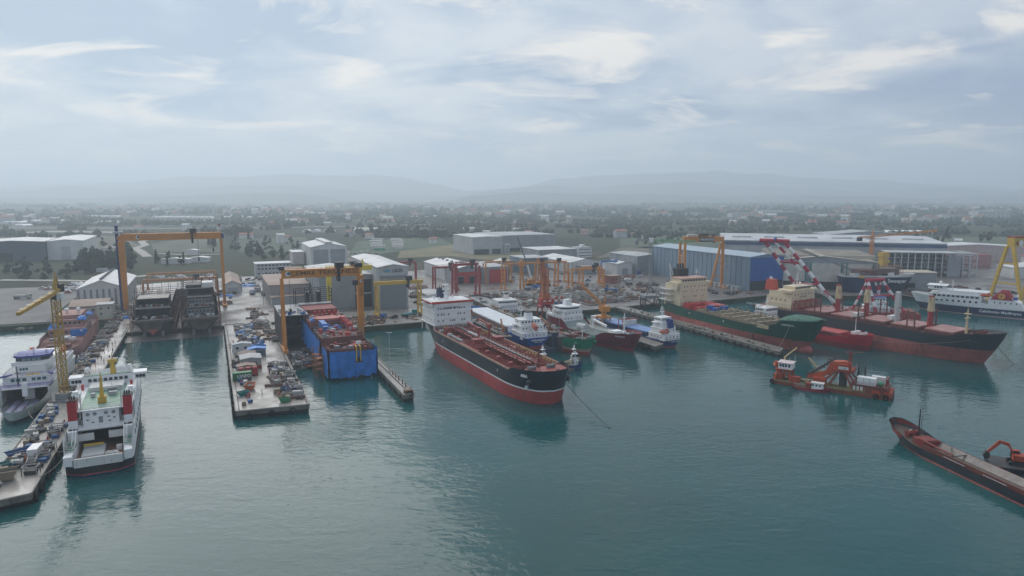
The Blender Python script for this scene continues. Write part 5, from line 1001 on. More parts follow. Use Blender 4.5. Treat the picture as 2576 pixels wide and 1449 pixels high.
def build_bulk():
    s, L = ship('bulk_carrier', (274.2, 154.5), (258.0, 266), 'black and rust red bulk carrier with four cream and red deck cranes'); B = 20.5
    BH = mat('faded_black_hull', (.03, .037, .047), .5, rust=.2, scale=.15, rustc=(.08, .06, .055))
    pt = hull(s, L, B, [('hull_bottom', -2, 5.7, ANTIW), ('hull_side', 5.7, None, BH)], prof((0, 10), (.86, 10.2), (.9, 11.8), (1, 13.2)), prof((0, 9.4), (.86, 9.5), (.9, 10.6), (1, 11.2)), rake=8, bf=.2, sf=.14, srake=6, tr=.75, deckm=OXIDE, p=2.1, plow=1.6)
    HC = mat('hatch_rose', (.36, .17, .15), .55, rust=.35, streak=False, wet=.2); y = -L / 2; n = 5
    for i in range(n):
        a = y + 32 + i * 13.6; MB().box(-7, 7, a, a + 10.4, 9.5, 10.9).build('hatch_coaming', OXIDE, s)
        for k in range(2): MB().box(-7.3, 7.3, a - .2 + k * 5.4, a + 5.1 + k * 5.4, 10.9, 11.5).build('hatch_cover', HC, s)
    CR = mat('crane_cream', (.55, .45, .28), .6, rust=.5)
    for i, kind in ((0, 0), (1, 0), (2, 1), (3, 0)):
        yy = y + 44 + i * 13.6 if i < 3 else y + 32 + 4 * 13.6 - 1.6
        lo, hi = (BRICKRED, CR) if kind == 0 else (LGREY, LGREY)
        MB().tube((0, yy, 9.5), (0, yy, 17.5), 1.15, 1.05, 10).build('crane_pedestal', lo, s); MB().box(-1.05, 1.05, yy - 1.05, yy + 1.05, 17.5, 23.4, (.25, .25)).build('crane_house', hi, s)
        MB().box(-.8, .8, yy - .9, yy + .7, 23.4, 24.0).build('crane_top', BRICKRED if kind == 0 else OFFW, s)
    for i in range(3):
        for x in (-8.6, 8.6):
            yy = y + 38 + i * 21; MB().bar((x, yy, 9.5), (x, yy, 18), .22).bar((x, yy + 3, 9.5), (x, yy + 3, 18), .22).bar((x, yy, 14), (x, yy + 3, 14), .12).bar((x, yy, 17), (x, yy + 3, 17), .12).build('stanchion', OXIDE, s)
    for sd in (-1, 1):
        fr = MB()
        for i in range(64): q = pt(.14 + .74 * i / 63, 10, sd, .1); fr.bar((q[0], q[1], 9.6), (q[0], q[1], 11), .1)
        for k in (10.4, 11.0):
            for i in range(20): a, b = pt(.14 + .037 * i, 10, sd, .1), pt(.14 + .037 * (i + 1), 10, sd, .1); fr.bar((a[0], a[1], k), (b[0], b[1], k), .06)
        fr.build('railing', OXIDE, s)
    for x, yy in ((-3, y + 68), (3.5, y + 56)): MB().box(x - 3, x + 3, yy - 1.2, yy + 1.2, 11.5, 13).build('grab_bucket', OFFW, s)
    for x in (-3, 3): winch(s, x, L * .42, 11, OXIDE, 3)
    bollards(s, [(-4.5, L * .40, 10.9), (4.5, L * .4, 10.9), (0, L * .47, 11.2)], OXIDE)
    MB().tube((0, L * .375, 10.5), (0, L * .375, 20), .55, .3, 8).box(-1.4, 1.4, L * .37, L * .38, 16.6, 16.9).box(-1, 1, L * .365, L * .385, 18.4, 18.6).tube((0, L * .375, 20), (0, L * .375, 22.5), .12, .06, 6).build('foremast', CR, s)
    for sd in (-1, 1): q = pt(.95, 8.6, sd); MB().tube((q[0] - sd * .4, q[1], 9), (q[0] + sd * .8, q[1] + .3, 8.3), .8, .7, 10).build('anchor_pocket', BH, s)
    # cream bridge aft with red funnel
    y1 = y + 26
    deckhouse(s, [(-9.4, 9.4, y + 12, y1, 9.4, 13), (-9, 9, y + 12, y1, 13, 16), (-8.6, 8.6, y + 13, y1, 16, 18.6)], CREAM, lip=.1); MB().box(-10.4, 10.4, y1 - 5, y1 + .3, 18.6, 19.7).build('bridge_wing', CREAM, s); MB().box(-6.4, 6.4, y1 - 7, y1 - .4, 19.7, 21.3).build('wheelhouse', CREAM, s)
    windows(s, [(x, y1 - .37, 20.6) for x in row(-6, 6, 9)], 1.0, .75); windows(s, [(x, y1 + .03, 17.4) for x in row(-7.6, 7.6, 6)], .5, .6); windows(s, [(x, y1 + .03, 14.7) for x in (-6, -2.5, 2.5, 6)], .5, .6); windows(s, [(9.05, y + 15 + 2.5 * i, 14.6) for i in range(4)], .6, .7, R(90))
    text('NO SMOKING', 'lettering', BLACKM, s, (0, y1 + .05, 16.2), (R(90), 0, math.pi), .9, .02)
    rail(s, [(-6.4, y1 - .5, 21.3), (6.4, y1 - .5, 21.3)]); mast(s, 0, y1 - 4, 21.3, 7, OFFW, .3, 3); dome(s, -2.5, y1 - 4, 21.3, .6)
    MB().box(4.2, 8.4, y + 10, y + 15, 18.6, 23.8, (.5, .6)).build('funnel', mat('funnel_scarlet', (.45, .06, .035), .5), s); MB().tube((6.4, y + 12.5, 23.6), (6.2, y + 11.5, 24.8), .6, .6, 10).build('exhaust_pipe', OFFW, s)
    rail(s, [(10, y + 1, 10), (10, y + 12, 10)]); 
    lt = MB().truss((-9, y1 + 2.5, 12.8), (9, y1 + 2.5, 12.8), 3, 3.6, 8, .14)
    for x in (-9, 9): lt.bar((x, y1 + 1.2, 9.4), (x, y1 + 1.2, 14), .25).bar((x, y1 + 3.8, 9.4), (x, y1 + 3.8, 14), .25)
    lt.build('hatch_gantry', BRICKRED, s)
    return s, pt, L
bulk, bpt, bL = build_bulk()
mw = Matrix.Translation(bulk.location) @ bulk.rotation_euler.to_matrix().to_4x4()
chain(bulk, mw @ Vector(bpt(.965, 8, -1)), gp(2550, 916, .05), 'thin anchor chain hanging from the black bulk carrier bow', sag=.4)
chain(bulk, mw @ Vector(bpt(.93, 9.5, 1)), W(252.5, 196, 4.6), 'pale mooring rope slung along the black bulk carrier side', .07, 1.5, 'mooring_rope', ROPE)
# ================================================================ bucket dredger with its workboat
def build_dredger():
    a, b = gp(1952, 954), gp(2240, 1004); c = (a + b) / 2; d = b - a; L = d.length
    s = thing('dredger', (c.x, c.y, 0), math.atan2(d.y, d.x) + .10, 'orange bucket dredger with ladder frame and white cabin anchored alone in the bay', 'dredger')   # local x runs from cabin end to engine end
    h = L / 2; B = 8.6; GD = mat('mossy_deck', (.12, .13, .07), .7, rust=.5, streak=False, wet=.2)
    RH = mat('rusty_barge', (.22, .06, .035), .7, rust=.6)
    for sd in (-1, 1): MB().prism([(-h, sd * 1.3), (h, sd * 1.3), (h + .4, sd * B / 2), (-h - .2, sd * B / 2)] if sd < 0 else [(-h, 1.3), (-h - .2, B / 2), (h + .4, B / 2), (h, 1.3)][::-1], -1, 1.2).build('pontoon', RH, s)
    MB().box(h * .2, h, -1.3, 1.3, -1, 1.2).build('pontoon', RH, s); MB().box(-h - .1, h + .3, -B / 2 + .1, -1.35, 1.2, 1.25).box(-h - .1, h + .3, 1.35, B / 2 - .1, 1.2, 1.25).build('deck', GD, s)
    # stern gallows with control cabin
    f = MB()
    for x, y in ((-h + .8, -3), (-h + .8, 3), (-h + 6, -3), (-h + 6, 3)): f.bar((x, y, 1.2), (x + (1 if x < -h + 2 else -1), y * .7, 5), .3)
    for y in (-2.6, 2.6): f.bar((-h + .9, y, 2.4), (-h + 5.8, y, 4.6), .16); f.bar((-h + 5.8, y, 2.4), (-h + 1, y, 4.6), .16)
    f.box(-h + .6, -h + 6, -2.8, 2.8, 4.8, 5.1).build('gallows', DREDGE, s)
    MB().box(-h + 1.6, -h + 6.2, -2.3, 2.0, 5.1, 7.2, (0, 0)).build('cabin', WHITE, s); MB().box(-h + 1.3, -h + 6.5, -2.6, 2.3, 7.2, 7.4).build('cabin_roof', mat('pink_white_roof', (.6, .5, .5), .5), s)
    windows(s, [(-h + 1.58, y, 6.4) for y in (-1.2, .9)], 1.0, 1.0, R(90)); windows(s, [(x, -2.32, 6.4) for x in (-h + 2.3, -h + 3.2, -h + 4.1, -h + 5.2)], .65, .95)
    MB().box(-h + .2, -h + 3, -2.6, 2.6, 1.25, 3).box(-h + 6, -h + 9, -3.6, -1.5, 1.25, 3.2).build('machine_box', DREDGE, s)
    lifeboat(s, -h + .2, 1.2, 5.6, R(10), 4)
    JY = mat('pale_boom', (.55, .42, .2), .5, rust=.2)
    MB().tube((-h + 2.5, 2.6, 5), (-h + 2.5, 2.6, 8.4), .35, .3, 8).bar((-h + 2.4, 2.6, 8.2), (-h + 6.2, 3.4, 12), .2).build('deck_crane', JY, s)
    MB().tube((-h + 15, 3, 1.2), (-h + 15, 3, 4), .35, .3, 8).bar((-h + 15.2, 3, 3.8), (-h + 10.2, 3.4, 9), .22).build('deck_crane', JY, s)
    for x in (-h + 4.6, -h + 6.4): MB().bar((x, .5, 7.4), (x, .5, 9.8 if x > -h + 5 else 8.6), .05).build('antenna', OFFW, s)
    # ladder and bucket tower
    xt = h * .16
    pr = [(-h * .40, 2.6), (-h * .40, 4.0), (-h * .1, 6.0), (xt - 3, 9.6), (xt + 1, 10.2), (xt + 3.2, 9.6), (xt + 3.0, 7.0), (xt - 1.0, 6.4), (-h * .12, 4.2)]
    MB().prismy(pr, -1.2, 1.2).build('bucket_ladder', mat('ladder_orange', (.42, .08, .028), .55, rust=.45), s)
    me = MB().box(-.5, .5, -1.0, 1.0, 0, .8, (.15, .1)).mesh('bucket', DARKST)
    for i in range(9): t = i / 8; inst('bucket', me, s, (-h * .38 + (xt - 3 + h * .38) * t, 0, 4.1 + (9.6 - 4.1) * t - .35 * math.sin(math.pi * t)))
    tw = MB()
    for y in (-3.2, 3.2):
        for x0, x1 in ((xt - 6, xt - .8), (xt - 3.6, xt), (xt + 7, xt + 1.5), (xt + 4.6, xt + 1)): tw.bar((x0, y, 1.2), (x1, y * .62, 7.6), .26)
    tw.build('tower_frame', mat('tower_rust', (.25, .06, .04), .6, rust=.5), s)
    MB().box(xt - 2.2, xt + 4.2, -2.6, 2.6, 6.9, 7.7).box(xt - .6, xt + 2.4, -2.7, -1.3, 7.7, 9.4).build('tower_head', DREDGE, s); MB().box(xt - .4, xt + 2.6, -2.78, -2.7, 7.8, 8.7).build('name_board', WHITE, s); text('VIACELIME', 'lettering', BLACKM, s, (xt + 1.1, -2.8, 8.25), (R(90), 0, 0), .48, .02)
    rail(s, [(xt - 2.2, -2.6, 7.7), (xt + 4.2, -2.6, 7.7), (xt + 4.2, 2.6, 7.7)], m=DREDGE)
    MB().box(xt - .2, xt + 1.8, -1.5, 1.5, 1.2, 6.9).build('chute', DARKST, s)
    MB().truss((xt + 2.6, 0, 9.4), (xt + 2.6, 0, 13.6), .9, .9, 5, .1, up=(1, 0, 0)).bar((xt + 1, 0, 13), (xt + 6.2, 0, 13.8), .12).bar((xt + 1, 0, 13), (xt + 2, 0, 13.9), .1).bar((xt + 2.6, 0, 13.6), (xt + 2.6, 0, 17), .05).build('mast', mat('tower_rust', (0, 0, 0)), s)
    MB().box(xt - 8, xt - 4, -3.6, -.8, 1.25, 4).build('winch_house', DREDGE, s); winch(s, xt - 10, -2.4, 1.25, mat('tan_gear', (0, 0, 0)), 2.2)
    rail(s, [(xt - 10, -B / 2 + .2, 1.25), (xt + 8, -B / 2 + .2, 1.25)], m=mat('deck_rail_yellow', (.35, .3, .1), .6))
    # engine house
    MB().box(h * .38, h * .95, -3.6, 3.4, 1.25, 3.6).build('engine_house', mat('tower_rust', (0, 0, 0)), s); MB().box(h * .36, h * .97, -4.2, 3.9, 3.6, 3.8).build('engine_house_roof', OXIDE, s)
    for x in (h * .42, h * .48, h * .54): MB().box(x - .35, x + .35, -3.68, -3.6, 1.7, 3.2).build('locker_door', WHITE, s)
    MB().box(h * .46, h * .76, -3.4, -.8, 3.8, 6.2).build('white_container', WHITE, s)
    for x in (h * .56, h * .66): MB().box(x - .04, x + .04, -3.45, -3.4, 3.85, 6.15).build('container_seam', GREYST, s)
    MB().box(h * .66, h * .88, 1, 3, 3.8, 6.0).build('cabin', OFFW, s); MB().ball((h * .83, -2.6, 4.6), .85, 10, 8).build('green_tank', mat('tank_green', (.03, .3, .16), .5), s)
    for x in (h * .44, h * .55): MB().tube((x, 1.4, 3.8), (x, 1.4, 7.6), .35, .28, 8).tube((x, 1.4, 7.6), (x, 1.4, 9.4), .2, .1, 6).build('exhaust_stack', BLACKM, s)
    MB().box(h * .9, h * 1.02, -4.2, 4, 1.25, 2.4).box(h * .7, h * .84, -4.35, -3.7, 1.25, 2.5).build('fairlead_box', DREDGE, s); MB().bar((h * .92, 2.2, 1.2), (h * .92, 2.2, 6.2), .22).bar((h * .92, -2.2, 1.2), (h * .92, -2.2, 6.2), .22).bar((h * .92, -2.2, 6.1), (h * .92, 2.2, 6.1), .2).build('winch_frame', mat('tower_rust', (0, 0, 0)), s)
    t = MB().torus((0, 0, 0), .65, .25, 'y').mesh('tyre_fender', RUBBER)
    for x in (h * .78, h * .93, -h + .4): inst('tyre_fender', t, s, (x, -B / 2 - .3, .9))
    rail(s, [(h * .36, -4.1, 3.8), (h * .97, -4.1, 3.8)], m=OXIDE, n=2)
    # workboat alongside
    w = thing('workboat', s.matrix_basis @ Vector((-h * .28, -B / 2 - 1.7, 0)), s.rotation_euler.z + math.pi / 2 + math.pi, 'small red workboat with white cabin alongside the orange dredger', 'boat')
    bl = 12.5
    hull(w, bl, 3.0, [('hull_side', -.8, .75, mat('workboat_red', (.3, .03, .05), .5)), ('rubbing_rail', .75, None, mat('workboat_dark', (.2, .02, .03), .6))], prof((0, 1.0), (.6, 1), (1, 1.5)), prof((0, .6), (1, .7)), rake=1.2, bf=.3, sf=.1, z0=-.8, deckm=GD)
    MB().box(-1.1, 1.1, .4, 4.0, .7, 2.9, (.12, .2)).build('cabin', WHITE, w); MB().box(-1.2, 1.2, .2, 4.2, 2.85, 3.05).build('cabin_roof', OFFW, w); MB().box(-1.05, 1.05, -1.4, .3, .7, 2.6).build('aft_cabin', mat('tower_rust', (0, 0, 0)), w)
    windows(w, [(-1.02, y, 2.2) for y in (.9, 2.0, 3.1)], .6, .55, R(90)); windows(w, [(1.02, y, 2.2) for y in (.9, 2.0, 3.1)], .6, .55, R(90)); rail(w, [(-1.3, -bl * .45, .7), (-1.3, -1.5, .7)], .6, m=OFFW, n=2)
build_dredger()
# ================================================================ black hopper barge at the right edge
def build_barge():
    a, b = gp(2247, 1100), gp(2600, 1262); d = a - b; L = 52.0; dn = d.normalized(); c = a - dn * (L / 2 - 1)
    s = thing('hopper_barge', (c.x, c.y, 0), math.atan2(-dn.x, dn.y) - .02, 'black hopper barge with open hold and red bow at the right edge', 'barge'); B = 8.4
    pt = hull(s, L, B, [('hull_bottom', -1, .4, ANTIW), ('hull_side', .4, None, BLACKH)], prof((0, 2.4), (.8, 2.3), (.86, 3.2), (1, 5.4)), prof((0, 1.7), (.8, 1.7), (.86, 2.4), (1, 3.6)), rake=3.6, bf=.16, z0=-1, deckm=mat('barge_deck', (.1, .07, .055), .6, rust=.5, streak=False, wet=.25), p=2.2)
    inn = mat('bulwark_inner_red', (.2, .035, .03), .65, rust=.5); mb = MB()
    for sd in (-1, 1):
        for i in range(12): a_, b_ = pt(.86 + .0115 * i, 4, sd, .12), pt(.86 + .0115 * (i + 1), 4, sd, .12); f = prof((.86, 3.1), (1, 5.3)); g_ = prof((.86, 2.3), (1, 3.6)); t = .86 + .0115 * i; mb.add([(a_[0], a_[1], g_(t)), (b_[0], b_[1], g_(t + .0115)), (b_[0], b_[1], f(t + .0115)), (a_[0], a_[1], f(t))], [(0, 1, 2, 3)])
    mb.build('bulwark_lining', inn, s)
    y0, y1 = -L * .30, L * .24; w = 2.7
    for sd in (-1, 1):
        MB().box(sd * (w + .15) - .15, sd * (w + .15) + .15, y0, y1, 1.7, 2.9).build('hold_coaming', mat('coaming_barge_red', (.12, .035, .028), .7, rust=.6), s)
        MB().add([(sd * w, y0, 2.9), (sd * w, y1, 2.9), (sd * .9, y1, 1.78), (sd * .9, y0, 1.78)], [(0, 1, 2, 3)]).build('hold_slope', mat('hold_steel', (.16, .14, .125), .6, rust=.5, streak=False, wet=.3), s)
        for yy in (y0 + 4, y0 + 15): MB().tube((sd * 3.3, yy, 2.4), (sd * 3.3, yy + 6, 2.4), .12, .12, 6).build('deck_pipe', GREYST, s)
    MB().box(-w, w, y1, y1 + .3, 1.7, 3.2).box(-w, w, y0 - .3, y0, 1.7, 3.0).build('hold_end', inn, s); MB().box(-2.2, 2.2, y1 + .4, y1 + 4, 1.7, 3.4).build('winch_house', inn, s)
    MB().box(-w, w, y1 - 8, y1 - 7.6, 2.5, 2.8).bar((-w, y1 - 7.8, 2.9), (w, y1 - 3, 2.9), .1).build('hold_brace', mat('hold_steel', (0, 0, 0)), s)
    MB().tube((-2.6, y1 - 9, 3.4), (-2.2, y1 + 2, 3.6), .22, .22, 7).build('red_pipe', inn, s)
    MB().tube((.0, y1 + 4.6, 2), (.0, y1 + 4.6, 10.4), .22, .12, 7).bar((-.5, y1 + 4.6, 8.6), (.5, y1 + 4.6, 8.6), .06).bar((-.4, y1 + 4.6, 9.6), (.4, y1 + 4.6, 9.6), .05).bar((.5, y1 + 4.4, 3), (.5, y1 + 4.4, 8.6), .04).build('mast', BLACKM, s)
    for x, yy in ((-1.2, y1 + 6.4), (1.2, y1 + 6.8)): winch(s, x, yy, 2.6, inn, 1.6)
    for x, yy in ((1.5, y1 + 8.4), (-.8, y1 + 3)): MB().torus((x, yy, 3.2), .5, .16, 'z').build('rope_coil', OFFW, s)
    MB().cbox(1.0, y0 - 3, 1.7, 1.0, 1.0, 1.1).build('yellow_bin', YELLOW, s); MB().box(-3, 3, -L * .47, -L * .37, 1.7, 5).build('deckhouse', WHITE, s); windows(s, [(x, -L * .37 + .03, 3.9) for x in (-2, 0, 2)], .9, .7); rail(s, [(3.9, y0, 1.8), (3.9, -L * .45, 1.8)], m=OFFW); MB().box(-3.1, 3.1, -L * .47, -L * .36, 5, 5.2).build('house_roof', BLUE, s)
build_barge()
def build_backhoe():
    p = gp(2560, 1190); s = thing('backhoe_pontoon', (p.x + 1.5, p.y + 2, 0), R(-25), 'dark pontoon carrying an orange excavator behind the hopper barge', 'barge')
    MB().box(-6, 9, -4, 4, -.8, 1.3).build('pontoon', BLACKH, s); MB().box(-5.9, 8.9, -3.9, 3.9, 1.3, 1.36).build('deck', DARKST, s)
    e = thing('excavator', s.matrix_basis @ Vector((0, 0, 1.36)), R(-25), 'orange excavator with bent boom standing on the dark pontoon', 'excavator')
    for y in (-1.3, 1.3): MB().prismy([(-2.2, 0.15), (-1.8, 0), (1.8, 0), (2.2, .15), (2.2, .7), (1.8, .95), (-1.8, .95), (-2.2, .7)], y - .35, y + .35).build('track', BLACKM, e)
    MB().box(-1.4, 2.4, -1.4, 1.4, 1.1, 2.4).build('body', DREDGE, e); MB().box(-1.6, .2, .4, 1.4, 1.4, 3.0).build('cabin', GLASS, e); MB().box(-1.6, .2, .35, 1.45, 3.0, 3.12).build('cabin_roof', DREDGE, e)
    MB().prismy([(-.8, 1.8), (-.4, 1.4), (-2.6, 4.4), (-4.0, 4.9), (-4.2, 5.5), (-2.3, 5.1)], -1.0, -.5).build('boom', DREDGE, e); MB().prismy([(-4.3, 5.6), (-3.7, 5.1), (-6.2, 2.2), (-6.6, 2.6)], -.95, -.55).build('stick', DREDGE, e); MB().prismy([(-6.7, 2.7), (-6.0, 2.1), (-6.0, 1.0), (-7.0, .6), (-7.4, 1.6)], -1.3, -.2).build('bucket', DARKST, e)
build_backhoe()
# ================================================================ ferry at the right shore
def build_right_ferry():
    b, e = Vector((232, 391, 0)), Vector((288, 346, 0)); c = (b + e) / 2; d = b - e; L = d.length
    s = thing('passenger_ferry', (c.x, c.y, 0), math.atan2(-d.x, d.y), 'navy and white ferry with red lion funnel at the right shore', 'ferry'); B = 14
    pt = hull(s, L, B, [('hull_bottom', -2, .35, mat('pinkish_boot', (.5, .3, .28), .6)), ('hull_side', .35, 4.3, NAVY), ('white_topside', 4.3, None, WHITE)], prof((0, 4.6), (.38, 5.0), (.46, 6.5), (.62, 8), (.9, 9), (1, 9.8)), prof((0, 4.2), (.4, 4.4), (.5, 6), (.7, 7.4), (1, 8)), rake=7, bf=.3, deckm=LGREY)
    # near side is +x
    deckhouse(s, [(-6.4, 6.6, L * .02, L * .36, 7.2, 10.4)], WHITE); MB().box(-5.6, 6.0, -L * .02, L * .30, 10.4, 12.4).build('upper_house', WHITE, s)
    windows(s, [(-6.43, L * .05 + i * 2.2, 9.4) for i in range(10)], 1.5, 1.0, R(90))
    me = MB().tube((-.08, 0, 0), (.04, 0, 0), .62, .62, 12).mesh('porthole', GLASS)
    for i in range(9): q = pt(.56 + .038 * i, 6.9, -1); inst('porthole', me, s, (q[0], q[1], 7.0))
    MB().prism([(-4, L * .27), (4, L * .27), (4.6, L * .34), (2, L * .38), (-2, L * .38), (-4.6, L * .34)], 12.4, 14.4).build('wheelhouse', WHITE, s); windows(s, [(x, L * .382, 13.6) for x in (-1.4, 0, 1.4)], 1.1, .8); windows(s, [(-4.5, L * .29 + i * 1.4, 13.6) for i in range(3)], 1.0, .8, R(90))
    MB().box(-5, 5, L * .25, L * .385, 14.4, 14.7).build('wheelhouse_roof', WHITE, s); dome(s, 0, L * .3, 14.7, .8); mast(s, 1, L * .22, 12.4, 6, OFFW, .25, 3)
    MB().prismx([(-L * .02, 5), (-L * .24, 4.8), (-L * .22, 8), (-L * .15, 9.6), (-L * .02, 9.2)], -5.4, 5.8).build('aft_house', WHITE, s); windows(s, [(-5.43, -L * .06 - i * 2.4, 7.6) for i in range(5)], .6, .8, R(90))
    for x in (-4.8, 4.4):
        MB().prismx([(-L * .03, 9.2), (-L * .17, 9.2), (-L * .14, 13.6), (-L * .095, 13.6)], x - .8, x + .8).build('funnel', mat('funnel_crimson', (.36, .02, .03), .45), s)
    MB().tube((-5.62, -L * .10, 11.1), (-5.72, -L * .10, 11.1), 1.5, 1.5, 20).build('funnel_disc', mat('disc_gold', (.7, .45, .06), .5), s)
    lion = MB(); X = -5.8                                    # rampant lion emblem, flat red on the disc
    def q(y, z): return (X, -L * .10 + y, 11.1 + z)
    for pts in ([(-.25, -.5), (.25, -.6), (.35, .3), (-.15, .4)], [(-.15, .4), (.35, .3), (.2, .95), (-.3, .9), (-.45, .6)], [(-.25, .15), (-.75, .35), (-.8, .2), (-.3, -.05)], [(-.25, -.1), (-.8, -.1), (-.8, -.25), (-.25, -.3)], [(-.25, -.5), (-.6, -.95), (-.4, -1.05), (.05, -.6)], [(.05, -.6), (.45, -1.05), (.6, -.95), (.25, -.4)], [(.3, -.3), (.75, .1), (.6, .7), (.85, .8), (.95, .05), (.4, -.5)]):
        lion.add([q(a, b) for a, b in pts], [tuple(range(len(pts)))])
    lion.build('lion_emblem', mat('emblem_red', (.4, .02, .02), .5), s)
    MB().box(-6, 6, -L * .47, -L * .25, 4.4, 5.4).build('car_deck_side', WHITE, s); MB().box(-5.6, -2, -L * .44, -L * .40, 5.4, 7.8).build('blue_box', mat('locker_blue', (.05, .2, .5), .5), s)
    lifeboat(s, -5.2, L * .0, 11, 0, 5); random.seed(3)
    for i in range(16): MB().cbox(random.uniform(-4, 5), random.uniform(-L * .2, L * .2), 10.4 if random.random() < .5 else 9.3, random.uniform(.6, 2), random.uniform(.6, 2), random.uniform(.5, 1.5), 0).build('deck_gear', random.choice((WHITE, LGREY, OFFW, BLUE)), s)
    rail(s, [(-5.6, -L * .02, 12.4), (-5.6, L * .3, 12.4)]); q0 = pt(.42, 4.2, -1); text('Caledonian MacBrayne', 'lettering', WHITE, s, (q0[0] - .1, -L * .1, 2.6), (R(90), 0, R(-90)), 1.9, .06, 1.05, .03)
build_right_ferry()
# ================================================================ navy hull standing ashore in front of the big hall
def build_navy_hull():
    s = thing('navy_hull', (238, 440, LZ), R(-90), 'navy hull with white rail lettered eeper standing before the white hall', 'ship'); L = 48; B = 13
    hull(s, L, B, [('hull_side', 0, 10, mat('navy_hull_paint', (.01, .025, .075), .4, rust=.1)), ('white_bulwark', 10, None, OFFW)], prof((0, 11.2), (.6, 11), (.7, 11.6), (1, 12)), prof((0, 10), (1, 10.4)), rake=7, bf=.26, z0=0, deckm=OXIDE)
    text('Sweeper', 'lettering', WHITE, s, (6.62, L * .20, 7.6), (R(90), 0, R(90)), 3.4, .06, 1.0, .05)
    MB().box(-5, 5.6, -L * .3, -L * .08, 10, 14.5).build('deckhouse', OXIDE, s); MB().box(-4, 5, -L * .05, L * .24, 10, 15.5).build('scaffolded_block', mat('block_grey', (.14, .12, .12)), s); MB().box(4.8, 5.9, -L * .42, -L * .3, 10, 12.5).build('white_panel', OFFW, s)
    MB().box(5, 6.3, L * .02, L * .07, 10, 12).build('bridge_block', BLACKM, s); MB().box(-2, 6.2, L * .08, L * .16, 10, 13).build('white_house', WHITE, s)
    sc_ = MB()
    for i in range(10):
        for z in (11, 13, 15, 17): sc_.bar((5.8, -L * .04 + i * 1.7, z), (-4, -L * .04 + i * 1.7, z), .08)
        sc_.bar((5.8, -L * .04 + i * 1.7, 10), (5.8, -L * .04 + i * 1.7, 17), .08)
    for z in (11, 13, 15, 17): sc_.bar((5.8, -L * .04, z), (5.8, L * .25, z), .1)
    sc_.build('scaffolding', mat('rusty_tower', (0, 0, 0)), s)
    lifeboat(s, 6.6, -L * .27, 10, 0, 4, YELLOW)
build_navy_hull()
